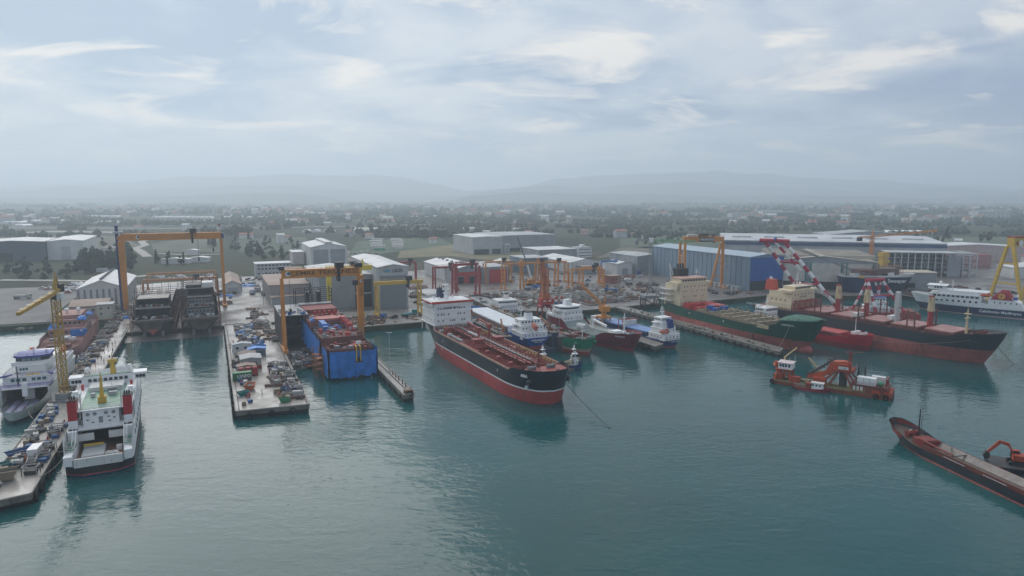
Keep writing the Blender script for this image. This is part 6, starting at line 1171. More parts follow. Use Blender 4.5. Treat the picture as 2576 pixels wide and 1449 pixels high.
# ================================================================ floating sheerlegs crane, red and white
def build_sheerlegs():
    P = lambda x, y, z: Vector((x, y, z))
    s = thing('floating_crane', (190, 366, 0), R(165), 'floating sheerlegs crane with red and white striped legs and ropes', 'crane vessel')   # local +x towards the boom foot
    MW = Matrix.Translation(s.location) @ s.rotation_euler.to_matrix().to_4x4(); inv = MW.inverted()
    MB().prism([(-27, -10), (24, -10), (27, -7), (27, 7), (24, 10), (-27, 10)], -1.5, 3.2).build('pontoon', mat('barge_red_side', (.32, .05, .04), .55, rust=.3), s); MB().box(-26.5, 23.8, -9.6, 9.6, 3.2, 3.28).build('deck', OXIDE, s)
    WR = mat('leg_white', (.7, .69, .68), .45, rust=.1); RRd = mat('leg_red', (.38, .02, .05), .5, rust=.1)
    def striped(p, q, r, n, start=0, rt=None):
        p, q = inv @ p, inv @ q
        for i in range(n): a, b = p + (q - p) * (i / n), p + (q - p) * ((i + 1) / n); MB().tube(a, b, r, r, 12).build('leg_section', RRd if (i + start) % 2 == 0 else WR, s, smooth=False)
    topn, topf = P(149.5, 373, 39.6), P(141, 379, 39.6)
    f1, f2 = P(175.5, 360, 4.2), P(165, 372, 4.2)
    striped(f1, topn, 1.0, 11); striped(f2, topf, 1.0, 11); striped(P(158, 369, 24), (topn + topf) / 2, .8, 5, 1)
    for k, t in ((.35, .35), (.68, .68)): a, b = f1 + (topn - f1) * k, f2 + (topf - f2) * k; MB().tube(inv @ a, inv @ b, .7, .7, 10).build('cross_tube', RRd, s)
    hd = MB(); hd.tube(inv @ (topn + Vector((2.2, -1.5, .2))), inv @ (topf + Vector((-2.2, 1.5, .2))), 1.2, 1.2, 10); hd.build('boom_head', RRd, s); MB().tube(inv @ (topn * .6 + topf * .4 + Vector((0, 0, .9))), inv @ (topn * .5 + topf * .5 + Vector((0, 0, .9))), 1.4, 1.4, 10).build('sheave_block', BLUE, s)
    A1, A2 = P(193, 355, 3.2), P(211, 362, 3.2); a1, a2 = P(191, 362, 19.5), P(200, 364.5, 19.5); B1, B2 = P(186, 366, 3.2), P(202, 373, 3.2)
    striped(A1, a1, .85, 6); striped(A2, a2, .85, 6); striped(B1, a1, .6, 6); striped(B2, a2, .6, 6); striped(P(203, 366, 3.2), (a1 + a2) / 2, .6, 6)
    MB().tube(inv @ (a1 + Vector((-1, -.4, 0))), inv @ (a2 + Vector((1.4, .5, 0))), 1.15, 1.15, 10).build('a_frame_head', RRd, s)
    MB().tube(inv @ (A1 + (a1 - A1) * .5), inv @ (A2 + (a2 - A2) * .5), .6, .6, 8).build('cross_tube', RRd, s)
    ro = MB()
    for i in range(7): k = i / 6; ro.tube(inv @ (topn + (topf - topn) * k + Vector((.5, 0, .6))), inv @ (a1 + (a2 - a1) * k + Vector((0, 0, .6))), .1, .1, 4)
    ro.build('luffing_rope', mat('wire_rope', (.2, .2, .21), .6), s)
    b0, b1 = f1 + (topn - f1) * .3 + Vector((-2, -2, 0)), f1 + Vector((6, -3, 2)); MB().truss(inv @ (f1 + (topn - f1) * .33 + Vector((-6, -2, 1))), inv @ (f1 + Vector((2, -3, 1))), 1.2, 1.2, 9, .12).build('auxiliary_jib', WR, s)
    o = inv @ P(195, 361, 3.28)
    deckhouse(s, [(o.x - 6.5, o.x + 5, o.y - 5, o.y + 5, 3.28, 6), (o.x - 5.5, o.x + 4, o.y - 4.5, o.y + 4.5, 6, 8.6), (o.x - 4.6, o.x + 3, o.y - 4, o.y + 4, 8.6, 11)], WHITE); windows(s, [(o.x + dx, o.y + 5.02, 4.8) for dx in row(-6, 4.5, 7)], .5, .6); windows(s, [(o.x + dx, o.y + 4.52, 7.4) for dx in row(-5, 3.5, 5)], .5, .6); windows(s, [(o.x + dx, o.y + 4.02, 10) for dx in row(-4.2, 2.6, 5)], .9, .8)
    MB().box(o.x - 4.8, o.x + 3.2, o.y - 4.2, o.y + 4.2, 11, 11.3).build('house_roof', BLUE, s); rail(s, [(-26, 9.4, 3.28), (20, 9.4, 3.28)], m=RRd)
    random.seed(8)
    for i in range(18): MB().cbox(random.uniform(-25, 22), random.uniform(2, 9), 3.28, random.uniform(.8, 2.5), random.uniform(.8, 2), random.uniform(.5, 2), 0).build('deck_gear', random.choice((RED, RED, OFFW, BLUE, OXIDE)), s)
build_sheerlegs()
# ================================================================ tugs and work pontoons
def tug(name, loc, rz, label, L=18, hullm=None, z=0):
    s = thing(name, (loc[0], loc[1], z), rz, label, 'boat'); B = L * .32
    hull(s, L, B, [('hull_side', -1, None, hullm or BLACKH)], prof((0, 1.8), (.6, 1.9), (1, 3.2)), prof((0, 1.2), (.6, 1.2), (1, 2.4)), rake=1.5, bf=.3, sf=.2, z0=-1, deckm=GREYST)
    deckhouse(s, [(-B * .36, B * .36, -L * .1, L * .24, 1.2, 3.8), (-B * .3, B * .3, -L * .02, L * .2, 3.8, 6.2)], WHITE); windows(s, [(x, L * .2 + .03, 5.4) for x in row(-B * .28, B * .28, 3)], B * .16, .8); windows(s, [(sd * (B * .3 + .02), L * .02 + i * 1.1, 5.4) for sd in (-1, 1) for i in range(3)], .8, .8, R(90)); windows(s, [(sd * (B * .36 + .02), L * .0 + i * 1.4, 2.8) for sd in (-1, 1) for i in range(3)], .4, .5, R(90))
    mast(s, 0, L * .05, 6.2, 4, WHITE, .15, 2); MB().box(-.6, .6, -L * .09, -L * .04, 3.8, 5.6).build('funnel', OFFW, s); rail(s, [(-B * .4, -L * .45, 1.8), (B * .4, -L * .45, 1.8)], .7, m=OFFW)
    dome(s, .7, L * .1, 6.2, .35)
tug('tugboat', W(236.8, 262), YAW + 2.9, 'white cabined tug between the green ship and the red hatches', 15)
tug('tugboat', W(236.4, 285), YAW + 2.9, 'second white tug farther up beside the green container ship', 16)
s_ = ything('work_pontoon', 113.5, 217, 0, 'rusty work pontoon with low lattice gangway in front of the dock', 'pontoon', rz=R(-68))
MB().box(-3.5, 3.5, -9, 9, -.6, .9).build('pontoon', mat('pontoon_grey', (.14, .12, .11), .7, rust=.5), s_); MB().box(-3.4, 3.4, -8.9, 8.9, .9, .95).build('deck', mat('dirty_deck', (0, 0, 0)), s_); MB().truss((2.6, -12, 2.6), (2.6, 12, 3.4), 1.2, 1.3, 14, .1).build('gangway', mat('tan_coaming', (0, 0, 0)), s_)
random.seed(21)
for i in range(16): MB().cbox(random.uniform(-3, 2), random.uniform(-8, 8), .95, random.uniform(.4, 1.6), random.uniform(.4, 1.6), random.uniform(.3, 1.2), random.uniform(0, 3)).build('deck_gear', random.choice((GREYST, OXIDE, LGREY, BLACKM)), s_)
tug('launch', W(111, 222), YAW - 1.6, 'small dark launch with white cabin between tanker bow and pontoon', 8, NAVY); tug('launch', W(122, 218), YAW - 1.9, 'blue hulled launch with pale deck right of the pontoon', 8, mat('launch_blue', (.02, .05, .16), .5))
# ================================================================ cranes
def gantry(r, a, span, h, bh, bw, m, label, legs=('box', 'a'), leg_w=2.0, group=None, overhang=(0, 0), rz=0.0, name='gantry_crane', legdepth=9.0, wpos=None, machinery=True, legm=None, double=False):
    s = ything(name, r, a, LZ, label, 'crane', group, rz)
    if wpos: s.location = (*wpos, LZ); s.rotation_euler = (0, 0, rz)
    x0, x1 = -span / 2, span / 2
    for dy in ((-bw * 1.2, bw * 1.2) if double else (0,)):
        b = MB().box(x0 - overhang[0], x1 + overhang[1], dy - bw / 2, dy + bw / 2, h - bh, h); b.build('main_beam', m, s)
    b = MB()
    for i in range(1, 8): x = x0 + span * i / 8; b.box(x - .06, x + .06, -bw / 2 - .04, bw / 2 + .04, h - bh - .04, h + .03)
    if not double: b.build('beam_seam', m, kid(s, 'main_beam'))
    rail(s, [(x0 - overhang[0], -bw / 2, h), (x1 + overhang[1], -bw / 2, h)], 1.1, 3, .05, m=legm or m, n=2).parent = kid(s, 'main_beam')
    for x, kind in ((x0, legs[0]), (x1, legs[1])):
        lm = legm or m; d = legdepth
        if kind == 'box': MB().box(x - leg_w * .75, x + leg_w * .75, -leg_w, leg_w, 1.2, h - bh, (-leg_w * .25, -leg_w * .3)).build('leg', lm, s)
        elif kind == 'slim': MB().box(x - leg_w / 2, x + leg_w / 2, -leg_w / 2, leg_w / 2, 1.0, h - bh).build('leg', lm, s)
        else:
            for sd in (-1, 1): MB().tube((x, sd * d / 2, 1.0), (x, sd * d * (.10 if kind == 'a' else .42), h - bh), leg_w * .55, leg_w * .62, 4).build('leg', lm, s)
            br = MB(); zz = (h - bh)
            for k, w in ((.35, .36), (.7, .22)): e = d * (.5 - .4 * k) if kind == 'a' else d * .46; br.bar((x, -e, zz * k), (x, e, zz * k), leg_w * .22)
            if kind != 'a': br.bar((x, -d * .45, zz * .35), (x, d * .43, zz * .7), leg_w * .16)
            br.build('leg_brace', lm, s)
        MB().box(x - leg_w * .7, x + leg_w * .7, -d / 2 - 1.5, d / 2 + 1.5, .25, 1.3).build('bogie', lm if kind != 'box' else BLACKM, s)
    if machinery:
        MB().box(span * .18, span * .18 + 3.2, -bw * .8, bw * .8, h + .1, h + 2.3).box(span * .18 + .6, span * .18 + 1.6, -bw * .9, bw * .9, h - bh - 2, h + .1).build('trolley', BLACKM, s)
    return s
g1 = gantry(-18.5, 415, 49, 44.4 - LZ, 3.6, 3, ORANGE, 'tall orange goliath gantry crane with blue tower leg over the left slips', ('box', 'slim'), 1.55, name='goliath_crane')
BT = mat('tower_blue', (.025, .05, .16), .5, rust=.1)
MB().box(-27.0, -25.6, -1.0, 1.0, .2, 46.4).build('lift_tower', BT, g1); MB().box(-28, -23.4, -2, 2, 42.4, 43.4).build('tower_platform', LGREY, g1); MB().box(-26.2, -23.6, -1.7, 1.7, 39, 41).build('knee_plate', ORANGE, g1)
MB().box(24, 26, 1, 2.8, 38.4, 41.2).build('operator_cabin', BT, g1); MB().bar((12.6, 0, 38), (12.6, 0, 28), .08).box(12.2, 13.0, -.3, .3, 26, 28).bar((20.2, 0, 38), (20.2, 0, 33), .08).box(19.8, 20.6, -.3, .3, 31, 33).build('hook_block', BLACKM, g1)
MB().bar((24.2, 0, 42), (24.2, 0, 46.8), .06).build('flag_pole', BLACKM, g1); MB().box(23.4, 24.15, -.02, .02, 45.2, 46.6).build('flag', RED, g1); text('CEMRE  SHIPYARD', 'lettering', mat('faded_letter', (.42, .26, .14), .6), g1, (-3, -1.56, 40.0), (R(90), 0, 0), 2.2, .02, 1.3)
gantry(-18, 500, 41, 14.2 - LZ, 1.3, 1.2, mat('faded_orange', (.42, .18, .06), .55, rust=.25), 'low faded orange gantry farthest behind the slip hulls', ('slim', 'slim'), 1.2, legdepth=5, machinery=False); gantry(-18, 472, 42, 13.2 - LZ, 1.2, 1.2, mat('faded_orange', (0, 0, 0)), 'low faded orange gantry just behind the slip hulls', ('slim', 'slim'), 1.2, legdepth=5)
g2 = gantry(40.9, 283, 31, 35.4 - LZ, 3.4, 2.6, ORANGE, 'orange gantry crane lettered CEMRE TERSANESI over the blue wrapped ship', ('a', 'box'), 1.3, legdepth=10)
text('CEMRE TERSANESİ', 'lettering', mat('letter_brown', (.1, .05, .02), .6), g2, (1.2, -1.34, 31.3), (R(90), 0, 0), 2.3, .02, 1.42, .04); o = text('CEMRE', 'lettering', mat('letter_brown', (0, 0, 0)), g2, (15.6, -2.4, 22.6), (R(90), R(0), 0), 1.2, .02, 1); o.rotation_euler = (R(90), R(90), 0)
def logo(par, x, y, z, r): MB().tube((x, y, z), (x, y - .03, z), r, r, 18).build('logo_disc', OFFW, par); MB().tube((x + r * .3, y - .03, z + r * .12), (x + r * .3, y - .05, z + r * .12), r * .62, r * .62, 14).build('logo_inner', NAVY, par)
logo(g2, -13.2, -1.34, 31.3, 1.0); logo(g2, 15.6, -2.4, 27.4, .6); logo(g1, -16.5, -1.54, 40, 1.0)
MB().box(-16.4, -14.4, -1.6, 1.6, 32.9, 34.3).build('end_platform', BLACKM, g2); MB().box(13.4, 16.4, -1.6, 1.6, 32.9, 34.6).build('end_platform', BLACKM, g2); MB().bar((-12.6, 0, 29), (-12.6, 0, 17), .07).box(-13, -12.2, -.3, .3, 15.4, 17).build('hook_block', BLACKM, g2); MB().box(12.2, 14.2, -2.6, -1.2, 25.6, 27.6).build('operator_cabin', BLACKM, g2)
g3 = gantry(63.5, 357, 16.5, 28.4 - LZ, 2.6, 2.2, mat('lemon_yellow', (.62, .48, .04), .5), 'lemon yellow gantry crane lettered HERÇELİK SHIPYARD before the grey hall', ('box', 'slim'), 1.2, overhang=(1.5, 6), legdepth=5); text('HERÇELİK  SHIPYARD', 'lettering', NAVY, g3, (0.6, -1.13, 24.6), (R(90), 0, 0), 1.5, .02, 1.1, .02); MB().box(9.0, 9.6, -1.2, 1.2, 26, 29).build('beam_end', mat('lemon_yellow', (0, 0, 0)), g3)
gantry(88.9, 346, 22.7, 20.6 - LZ, 1.8, 1.6, YELLOW, 'plain yellow gantry crane on the wet apron left of the tanker', ('t', 't'), 1.0, overhang=(1.5, 2), legdepth=6.5)
# three red gantries
gantry(144.8, 396, 15.6, 23 - LZ, 1.5, 1.6, BRICKRED, 'nearest and tallest red gantry crane behind the tanker bridge', ('t', 't'), 1.3, legdepth=7, overhang=(1, .5)); gantry(140.5, 424, 15.2, 18.6 - LZ, 1.3, 1.4, BRICKRED, 'middle red gantry crane with white trolley behind the tanker bridge', ('t', 't'), 1.1, legdepth=6, overhang=(1, 1)); gantry(127.5, 478, 17, 17.4 - LZ, 1.3, 1.4, BRICKRED, 'farthest red gantry crane beside the grey lettered hall', ('slim', 'slim'), 1.4, legdepth=6)
# orange gantries in the yard centre
for r, a, sp, h, lab in ((197, 412, 40, 17.4, 'long low orange gantry spanning the middle of the yard'), (232.5, 398, 24.6, 13.2, 'front small orange gantry on the right of the yard centre'), (223.5, 432, 24, 15.2, 'rear orange gantry with paired legs in the yard centre'), (246, 415, 16, 12.4, 'narrow orange gantry right of the yard centre'), (188, 448, 20, 15.5, 'hindmost orange gantry before the red doored hall')):
    gantry(r, a, sp, h - LZ + 2.5, 1.1, 1.0, ORANGE, lab, ('t', 't'), 1.0, legdepth=5.5)
for r, a, sp, h, lab in ((275, 518, 20, 8.4, 'far blue overhead gantry by the white striped shed'), (289.5, 460, 15, 11, 'near blue overhead gantry right of the white striped shed')):
    gantry(r, a, sp, h, 1.4, 1.0, mat('gantry_blue', (.04, .16, .4), .5), lab, ('slim', 'slim'), .9, legdepth=4, machinery=False)
# goliath with a lettered board
gb = gantry(0, 0, 28, 37.2 - LZ, 3.4, 3.2, ORANGE, 'orange goliath crane with black lettered sign board before the blue hall', ('t', 'slim'), 1.7, rz=R(5), legdepth=11, wpos=(128.5, 457), name='goliath_crane', machinery=False)
MB().box(-3.4, 6.8, -1.75, -1.65, 31.5, 34.3).build('sign_board', BLACKM, gb); text('// BOGAZICI', 'lettering', WHITE, gb, (1.7, -1.79, 32.9), (R(90), 0, 0), 2.0, .02, .92, .04); MB().box(-11, -4, -1.4, 1.4, 34.8, 36.2).build('machine_house', OFFW, gb); MB().box(-3, 3, -.4, 1.6, 34.8, 36.8).build('winch_house', DARKST, gb); MB().box(6, 8.4, -.4, 1.4, 34.8, 36.2).build('winch_house', DARKST, gb)
MB().tube((6.5, 0, 1), (12.5, 0, 30.5), .8, 1.0, 4).build('leg', ORANGE, gb); MB().bar((8, 0, 8), (14, 0, 8), .3).build('leg_brace', ORANGE, gb); MB().bar((10, 0, 17), (14, 0, 17), .3).build('leg_brace', ORANGE, gb)
gr = gantry(0, 0, 30, 40.5 - LZ, 5.2, 4, YELLOW, 'large yellow goliath crane with splayed legs at the right edge', ('a', 'a'), 1.9, rz=R(22), legdepth=18, wpos=(302, 398), name='goliath_crane'); MB().box(-15, 15, -2.2, 2.2, 38, 38.8).build('beam_cap', BRICKRED, gr); MB().tube((-9.0, -2.02, 34.8), (-9.0, -2.2, 34.8), 1.8, 1.8, 20).build('logo_disc', WHITE, gr); MB().box(-13.2, -11.4, -2.1, -2.02, 33.9, 35.8).build('logo_mark', BRICKRED, gr)
# ---------------------------------------------------------------- yellow tower crane on the left pier
def left_tower():
    p = W(-43.2, 240); s = thing('tower_crane', (p.x, p.y, LZ), R(0), 'yellow lattice tower crane with fat box jib on the left pier', 'crane')
    TY = mat('dull_crane_yellow', (.4, .25, .05), .6, rust=.35, scale=.4); MB().box(-2.6, 2.6, -2.6, 2.6, 0, .6).box(-1.7, 1.7, -1.7, 1.7, .6, 2.6).build('base_block', GREYST, s); MB().truss((0, 0, 2.6), (0, 0, 31.5), 1.7, 1.7, 14, .12, up=(0, 1, 0), rd=.08).build('mast', TY, s)
    t = gp(45, 790, 34.7); d = Vector((t.x - p.x, t.y - p.y, 0)); L = d.length; d.normalize(); n = Vector((-d.y, d.x, 0))
    MB().tube((0, 0, 31.5), (0, 0, 33), 1.3, 1.3, 12).build('slew_ring', BLACKM, s)
    a, b = -d * 5 + Vector((0, 0, 33.8)), d * L + Vector((0, 0, 32.2)); MB().tube(a, b, .95, .6, 4).build('jib', TY, s)
    for i in range(6): q = a + (b - a) * (.18 + .15 * i); MB().tube(q + Vector((0, 0, .75)), q + Vector((0, 0, .85)), .45, .45, 8).build('jib_hatch', OFFW, s)
    MB().tube((0, 0, 33.5), -d * 1.4 + Vector((0, 0, 39.5)), .9, .25, 4).tube(-d * 4.6 + Vector((0, 0, 34)), -d * 1.4 + Vector((0, 0, 39.3)), .22, .22, 6).build('apex_frame', TY, s)
    MB().bar(-d * 1.4 + Vector((0, 0, 39.2)), d * 12 + Vector((0, 0, 33.2)), .05).bar(-d * 1.4 + n * .5 + Vector((0, 0, 39.2)), d * 12 + n * .5 + Vector((0, 0, 33.2)), .05).build('tie_rope', mat('wire_rope', (.2, .2, .21), .6), s)
    MB().box(.9, 2.4, -.9, .6, 31.6, 33.4).build('operator_cabin', WHITE, s); c = -d * 4.2; MB().box(c.x - 1, c.x + 1, c.y - 1, c.y + 1, 33.2, 35.6).build('machine_house', DARKST, s)
left_tower()
# green tower crane, trestle base
def green_tower():
    p = gp(1634, 772, LZ); s = thing('tower_crane', (p.x, p.y, LZ), R(8), 'slim grey tower crane with green jib on a trestle base by the long pier', 'crane'); SG = mat('mast_grey', (.26, .28, .29), .6)
    b = MB()
    for x in (-4, 4):
        for y in (-4, 4): b.bar((x, y, 0), (x, y, 5.5), .25); 
        b.bar((x, -4, 0), (x, 4, 5.5), .14); b.bar((x, 4, 0), (x, -4, 5.5), .14); b.bar((-4, x, 0), (4, x, 5.5), .14); b.bar((4, x, 0), (-4, x, 5.5), .14)
    b.build('trestle', DARKST, s); MB().box(-4.6, 4.6, -4.6, 4.6, 5.5, 7).build('ballast', GREYST, s)
    k = MB()
    for x in (-3, 3):
        for y in (-3, 3): k.bar((x, y, 7), (x * .3, y * .3, 11), .16)
    k.build('mast_foot', DARKST, s); MB().truss((0, 0, 8), (0, 0, 36.5), 1.5, 1.5, 16, .09, up=(0, 1, 0), rd=.05).build('mast', SG, s); MB().truss((0, 0, 37.4), (26, 0, 36.6), 1.1, 1.3, 18, .12, rd=.08).build('jib', mat('jib_green', (.18, .4, .22), .5), s); MB().truss((0, 0, 37.4), (-9, 0, 38), 1.1, 1.0, 5, .12).box(-9.6, -7.6, -.8, .8, 35.2, 37.4).build('counter_jib', SG, s); MB().box(-1.2, .8, -1.1, .6, 36.4, 38.8).build('operator_cabin', WHITE, s); MB().bar((-5, 0, 38), (-5.4, 0, 40.4), .3).build('counterweight', OFFW, s)
green_tower()
def orange_tower():
    s = thing('tower_crane', (283, 534, LZ), R(14), 'thin orange tower crane with long level jib over the white halls', 'crane'); MB().truss((0, 0, 0), (0, 0, 30), 1.8, 1.8, 12, .2, up=(0, 1, 0)).build('mast', ORANGE, s); MB().tube((0, 0, 30), (0, 0, 35.5), .9, .3, 4).build('apex_frame', ORANGE, s); MB().truss((-13, 0, 29.4), (62, 0, 34), 1.2, 1.2, 34, .16).build('jib', ORANGE, s); MB().box(-13.6, -10, -1, 1, 26.8, 29.6).build('counterweight', BLACKM, s)
    t = thing('jib_crane', (288, 526, LZ), R(14), 'stubby yellow crane column below the thin orange tower crane', 'crane'); MB().box(-2.6, 2.6, -2.6, 2.6, 0, 15, (.6, .6)).build('column', YELLOW, t); MB().box(-2.6, 4, -2.4, 2.4, 15, 18.5).build('machine_house', YELLOW, t); MB().box(2.5, 6, -1.2, 1.2, 10, 12.5).build('arm', YELLOW, t)
orange_tower()
# harbour jib cranes on portals
def portal_crane(p, label, m, pm, h, jib, jz, portal=5.0):
    s = thing('portal_crane', (p.x, p.y, LZ), YAW, label, 'crane'); d = portal / 2; b = MB()
    for x in (-d, d):
        for y in (-d, d): b.bar((x, y, 0), (x * .8, y * .8, h * .3), .3)
    b.box(-d, d, -d, d, h * .3, h * .3 + .9).build('portal', pm, s); MB().tube((0, 0, h * .3 + .9), (0, 0, h * .55), d * .55, d * .4, 10).build('pedestal', pm, s); MB().box(-d * .7, d * .7, -d * .9, d * .6, h * .55, h * .75).build('machine_house', m, s)
    MB().truss((0, 0, h * .7), jib, .9, 1.1, 9, .14).build('jib', m, s); MB().bar((0, 0, h * .75), (0, -.6, jz), .22).build('mast_post', m, s); MB().bar((0, -.6, jz), jib, .06).build('tie_rope', BLACKM, s)
    return s
portal_crane(W(171.5, 276.5), 'orange portal crane with raised jib beside the blue coaster', ORANGE, ORANGE, 13, (-8.6, 8, 20), 14.5, 5.4)
pc = portal_crane(W(156.8, 311), 'red and orange lattice portal crane behind the blue cargo ship', mat('rust_orange', (.42, .13, .05), .6, rust=.4), BRICKRED, 16, (-2, -2, 29), 26, 6); MB().truss((0, 0, 12), (0, 0, 25), 3, 3, 6, .2, up=(0, 1, 0)).build('lattice_tower', mat('rust_orange', (0, 0, 0)), pc); MB().box(-3.6, 3.6, -3.6, -.2, 6.6, 9.6).build('red_house', RED, pc); windows(pc, [(-1.6, -3.63, 8.6), (1.4, -3.63, 8.6)], 1.6, .7, m=OFFW); MB().path([(2.8, -3, .2), (3.6, -2.5, 2.6), (3.0, -1.5, 5.2), (1.4, -1, 6.6)], .7, 8).build('curved_leg', BRICKRED, pc)
p = W(190, 410); s_ = thing('column_crane', (p.x, p.y, LZ), YAW, 'twin leg orange column crane in front of the red doored hall', 'crane')
for x in (-1.4, 1.4): MB().tube((x, 0, 0), (x * .3 - .8, 0, 16), .75, .6, 4).build('leg', ORANGE, s_)
MB().box(-2.4, 1.2, -1, 1, 15, 18).box(-1.6, .6, -.8, .8, 18, 19.5).build('head', ORANGE, s_)
# telescopic mobile crane with raised boom
def mobile():
    p = W(206, 425); s = thing('mobile_crane', (p.x, p.y, LZ), R(25), 'orange mobile crane with long dark raised telescopic boom in the yard', 'crane'); MB().box(-6.5, 6.5, -1.4, 1.4, .9, 2.1).build('carrier', ORANGE, s); MB().box(4.8, 6.6, -1.3, 1.3, 2.1, 3.4).build('cab', ORANGE, s); MB().box(-4.8, .4, -1.5, 1.5, 2.1, 4.2).build('superstructure', ORANGE, s); windows(s, [(6.62, 0, 2.9)], 2.2, .7, R(90))
    w = MB().tube((0, -.2, 0), (0, .2, 0), .65, .65, 12).mesh('wheel', RUBBER)
    for x in (-5, -3.4, -1.8, 3, 4.6):
        for y in (-1.3, 1.3): inst('wheel', w, s, (x, y, .66))
    t = (Matrix.Rotation(-R(25), 4, 'Z') @ Vector((-11.5, 4, 0))); MB().tube((-2, 0, 3.8), (t.x * .4, t.y * .4, 14), .75, .6, 4).build('boom', OFFW, s); MB().tube((t.x * .4, t.y * .4, 14), (t.x, t.y, 33.5), .5, .35, 4).build('boom_extension', mat('boom_dark', (.06, .07, .08), .5), s)
    MB().tube((-3, 1, 3.8), (7, 4, 2), .1, .1, 4).build('stay', ORANGE, s)
    p = W(212, 418); s = thing('crawler_crane', (p.x, p.y, LZ), R(-20), 'orange crawler crane with slanted lattice boom beside the mobile crane', 'crane')
    for y in (-1.6, 1.6): MB().box(-3, 3, y - .5, y + .5, 0, 1.2, (.4, 0)).build('track', BLACKM, s)
    MB().box(-3.4, 2.6, -1.7, 1.7, 1.2, 4).build('body', ORANGE, s); MB().truss((1.5, 0, 3), (-6.5, 0, 19), 1.2, 1.2, 12, .16).build('boom', ORANGE, s); MB().bar((-3, 0, 4), (-6.5, 0, 19), .08).build('tie_rope', BLACKM, s)
mobile()
s_ = thing('crawler_crane', (*gp(2360, 640).xy, LZ), R(0), 'dark slanted crane boom behind the steel frame hall', 'crane'); MB().box(-4, 4, -2, 2, 0, 4).build('body', BLACKM, s_); MB().truss((0, 0, 4), (9, 0, 28), 1.6, 1.6, 10, .25).build('boom', BLACKM, s_)
# ================================================================ halls, sheds, offices
SHED = mat('shed_grey', (.27, .29, .31), .6, var=.18, scale=.12, rust=.25, rustc=(.2, .19, .18)); SHEDL = mat('shed_light', (.4, .42, .43), .6, var=.16, scale=.12, rust=.25, rustc=(.29, .28, .27)); SHEDW = mat('shed_white', (.57, .58, .57), .6, var=.14, scale=.12, rust=.25, rustc=(.4, .38, .35))
ROOFW = mat('roof_white', (.55, .56, .56), .5, var=.2, scale=.08, rust=.35, rustc=(.42, .4, .37), streak=False); ROOFG = mat('roof_grey', (.36, .37, .38), .55, var=.25, scale=.08, rust=.35, rustc=(.22, .21, .2), streak=False); ROOFT = mat('roof_tan', (.3, .22, .18), .7, var=.15, scale=.08, rust=.3, streak=False)
DGREY = mat('dark_cladding', (.07, .09, .12), .55, var=.1, scale=.06); SHEDB = mat('shed_blue_grey', (.19, .26, .33), .55, var=.1, scale=.06, rust=.08)
RIBS = {}
def hall(loc, rz, w, d, he, hr, label, wm, rm, name='industrial_hall', ridge='y', ribs=0, sribs=0, doors=(), wins=(), cat='building', group=None, ribm=None, ov=.5, z=LZ, vents=0, flat=False):
    """origin at the middle of the front wall; x along the front, y into the depth"""
    s = thing(name, (loc[0], loc[1], z), rz, label, cat, group); h = w / 2
    if ridge == 'y':
        MB().prismy([(-h, 0), (h, 0), (h, he), (0, hr), (-h, he)], 0, d).build('wall', wm, s)
        if abs(hr - he) < .05: MB().box(-h - ov, h + ov, -ov, d + ov, he + .02, he + .35).build('roof', rm, s)
        else:
            for sd in (-1, 1):
                k = (hr - he) / h; e = h + ov
                MB().add([(0, -ov, hr + .06), (sd * e, -ov, he - k * ov + .06), (sd * e, d + ov, he - k * ov + .06), (0, d + ov, hr + .06), (0, -ov, hr + .36), (sd * e, -ov, he - k * ov + .36), (sd * e, d + ov, he - k * ov + .36), (0, d + ov, hr + .36)], [(0, 1, 2, 3), (4, 7, 6, 5), (0, 4, 5, 1), (2, 6, 7, 3), (1, 5, 6, 2)]).build('roof', rm, s)
    else:
        MB().prismx([(0, 0), (d, 0), (d, he), (d / 2, hr), (0, he)], -h, h).build('wall', wm, s)
        k = (hr - he) / (d / 2)
        for y0, y1, z0, z1 in ((-ov, d / 2, he - k * ov, hr), (d + ov, d / 2, he - k * ov, hr)):
            MB().add([(-h - ov, y0, z0 + .06), (h + ov, y0, z0 + .06), (h + ov, y1, z1 + .06), (-h - ov, y1, z1 + .06), (-h - ov, y0, z0 + .36), (h + ov, y0, z0 + .36), (h + ov, y1, z1 + .36), (-h - ov, y1, z1 + .36)], [(0, 1, 2, 3), (4, 7, 6, 5), (0, 4, 5, 1), (1, 5, 6, 2), (3, 7, 4, 0)]).build('roof', rm, s)
    rb = ribm or wm
    def rib(hh): 
        k = (round(hh, 1), rb.name)
        if k not in RIBS: RIBS[k] = MB().box(-.14, .14, -.12, .12, 0, hh).mesh('wall_rib', rb)
        return RIBS[k]
    for x in (row(-h, h, ribs) if ribs else ()): inst('wall_rib', rib(he), kid(s, 'wall'), (x, -.06, 0.02))
    for i in range(sribs):
        y = d * (i + .5) / sribs; inst('wall_rib', rib(he), kid(s, 'wall'), (-h - .06, y, .02), R(90)); inst('wall_rib', rib(he), kid(s, 'wall'), (h + .06, y, .02), R(90))
    for x, dw, dh, m in doors: od = MB().box(x - dw / 2, x + dw / 2, -.22, -.02, .0, dh).build('door', m, s); MB().box(x - dw / 2 - .25, x + dw / 2 + .25, -.3, -.02, dh, dh + .35).build('door_lintel', wm, od)
    for x, zz, ww, wh in wins: inst('window', window_mesh(ww, wh), kid(s, 'wall'), (x, -.03, zz))
    for i in range(vents): MB().box(-.8, .8, d * (i + .5) / vents - .9, d * (i + .5) / vents + .9, hr + .3, hr + 1.2).build('roof_vent', DGREY, s)
    return s
def yhall(r, a, *k, **kw): p = W(r, a); return hall((p.x, p.y), YAW + kw.pop('drz', 0), *k, **kw)
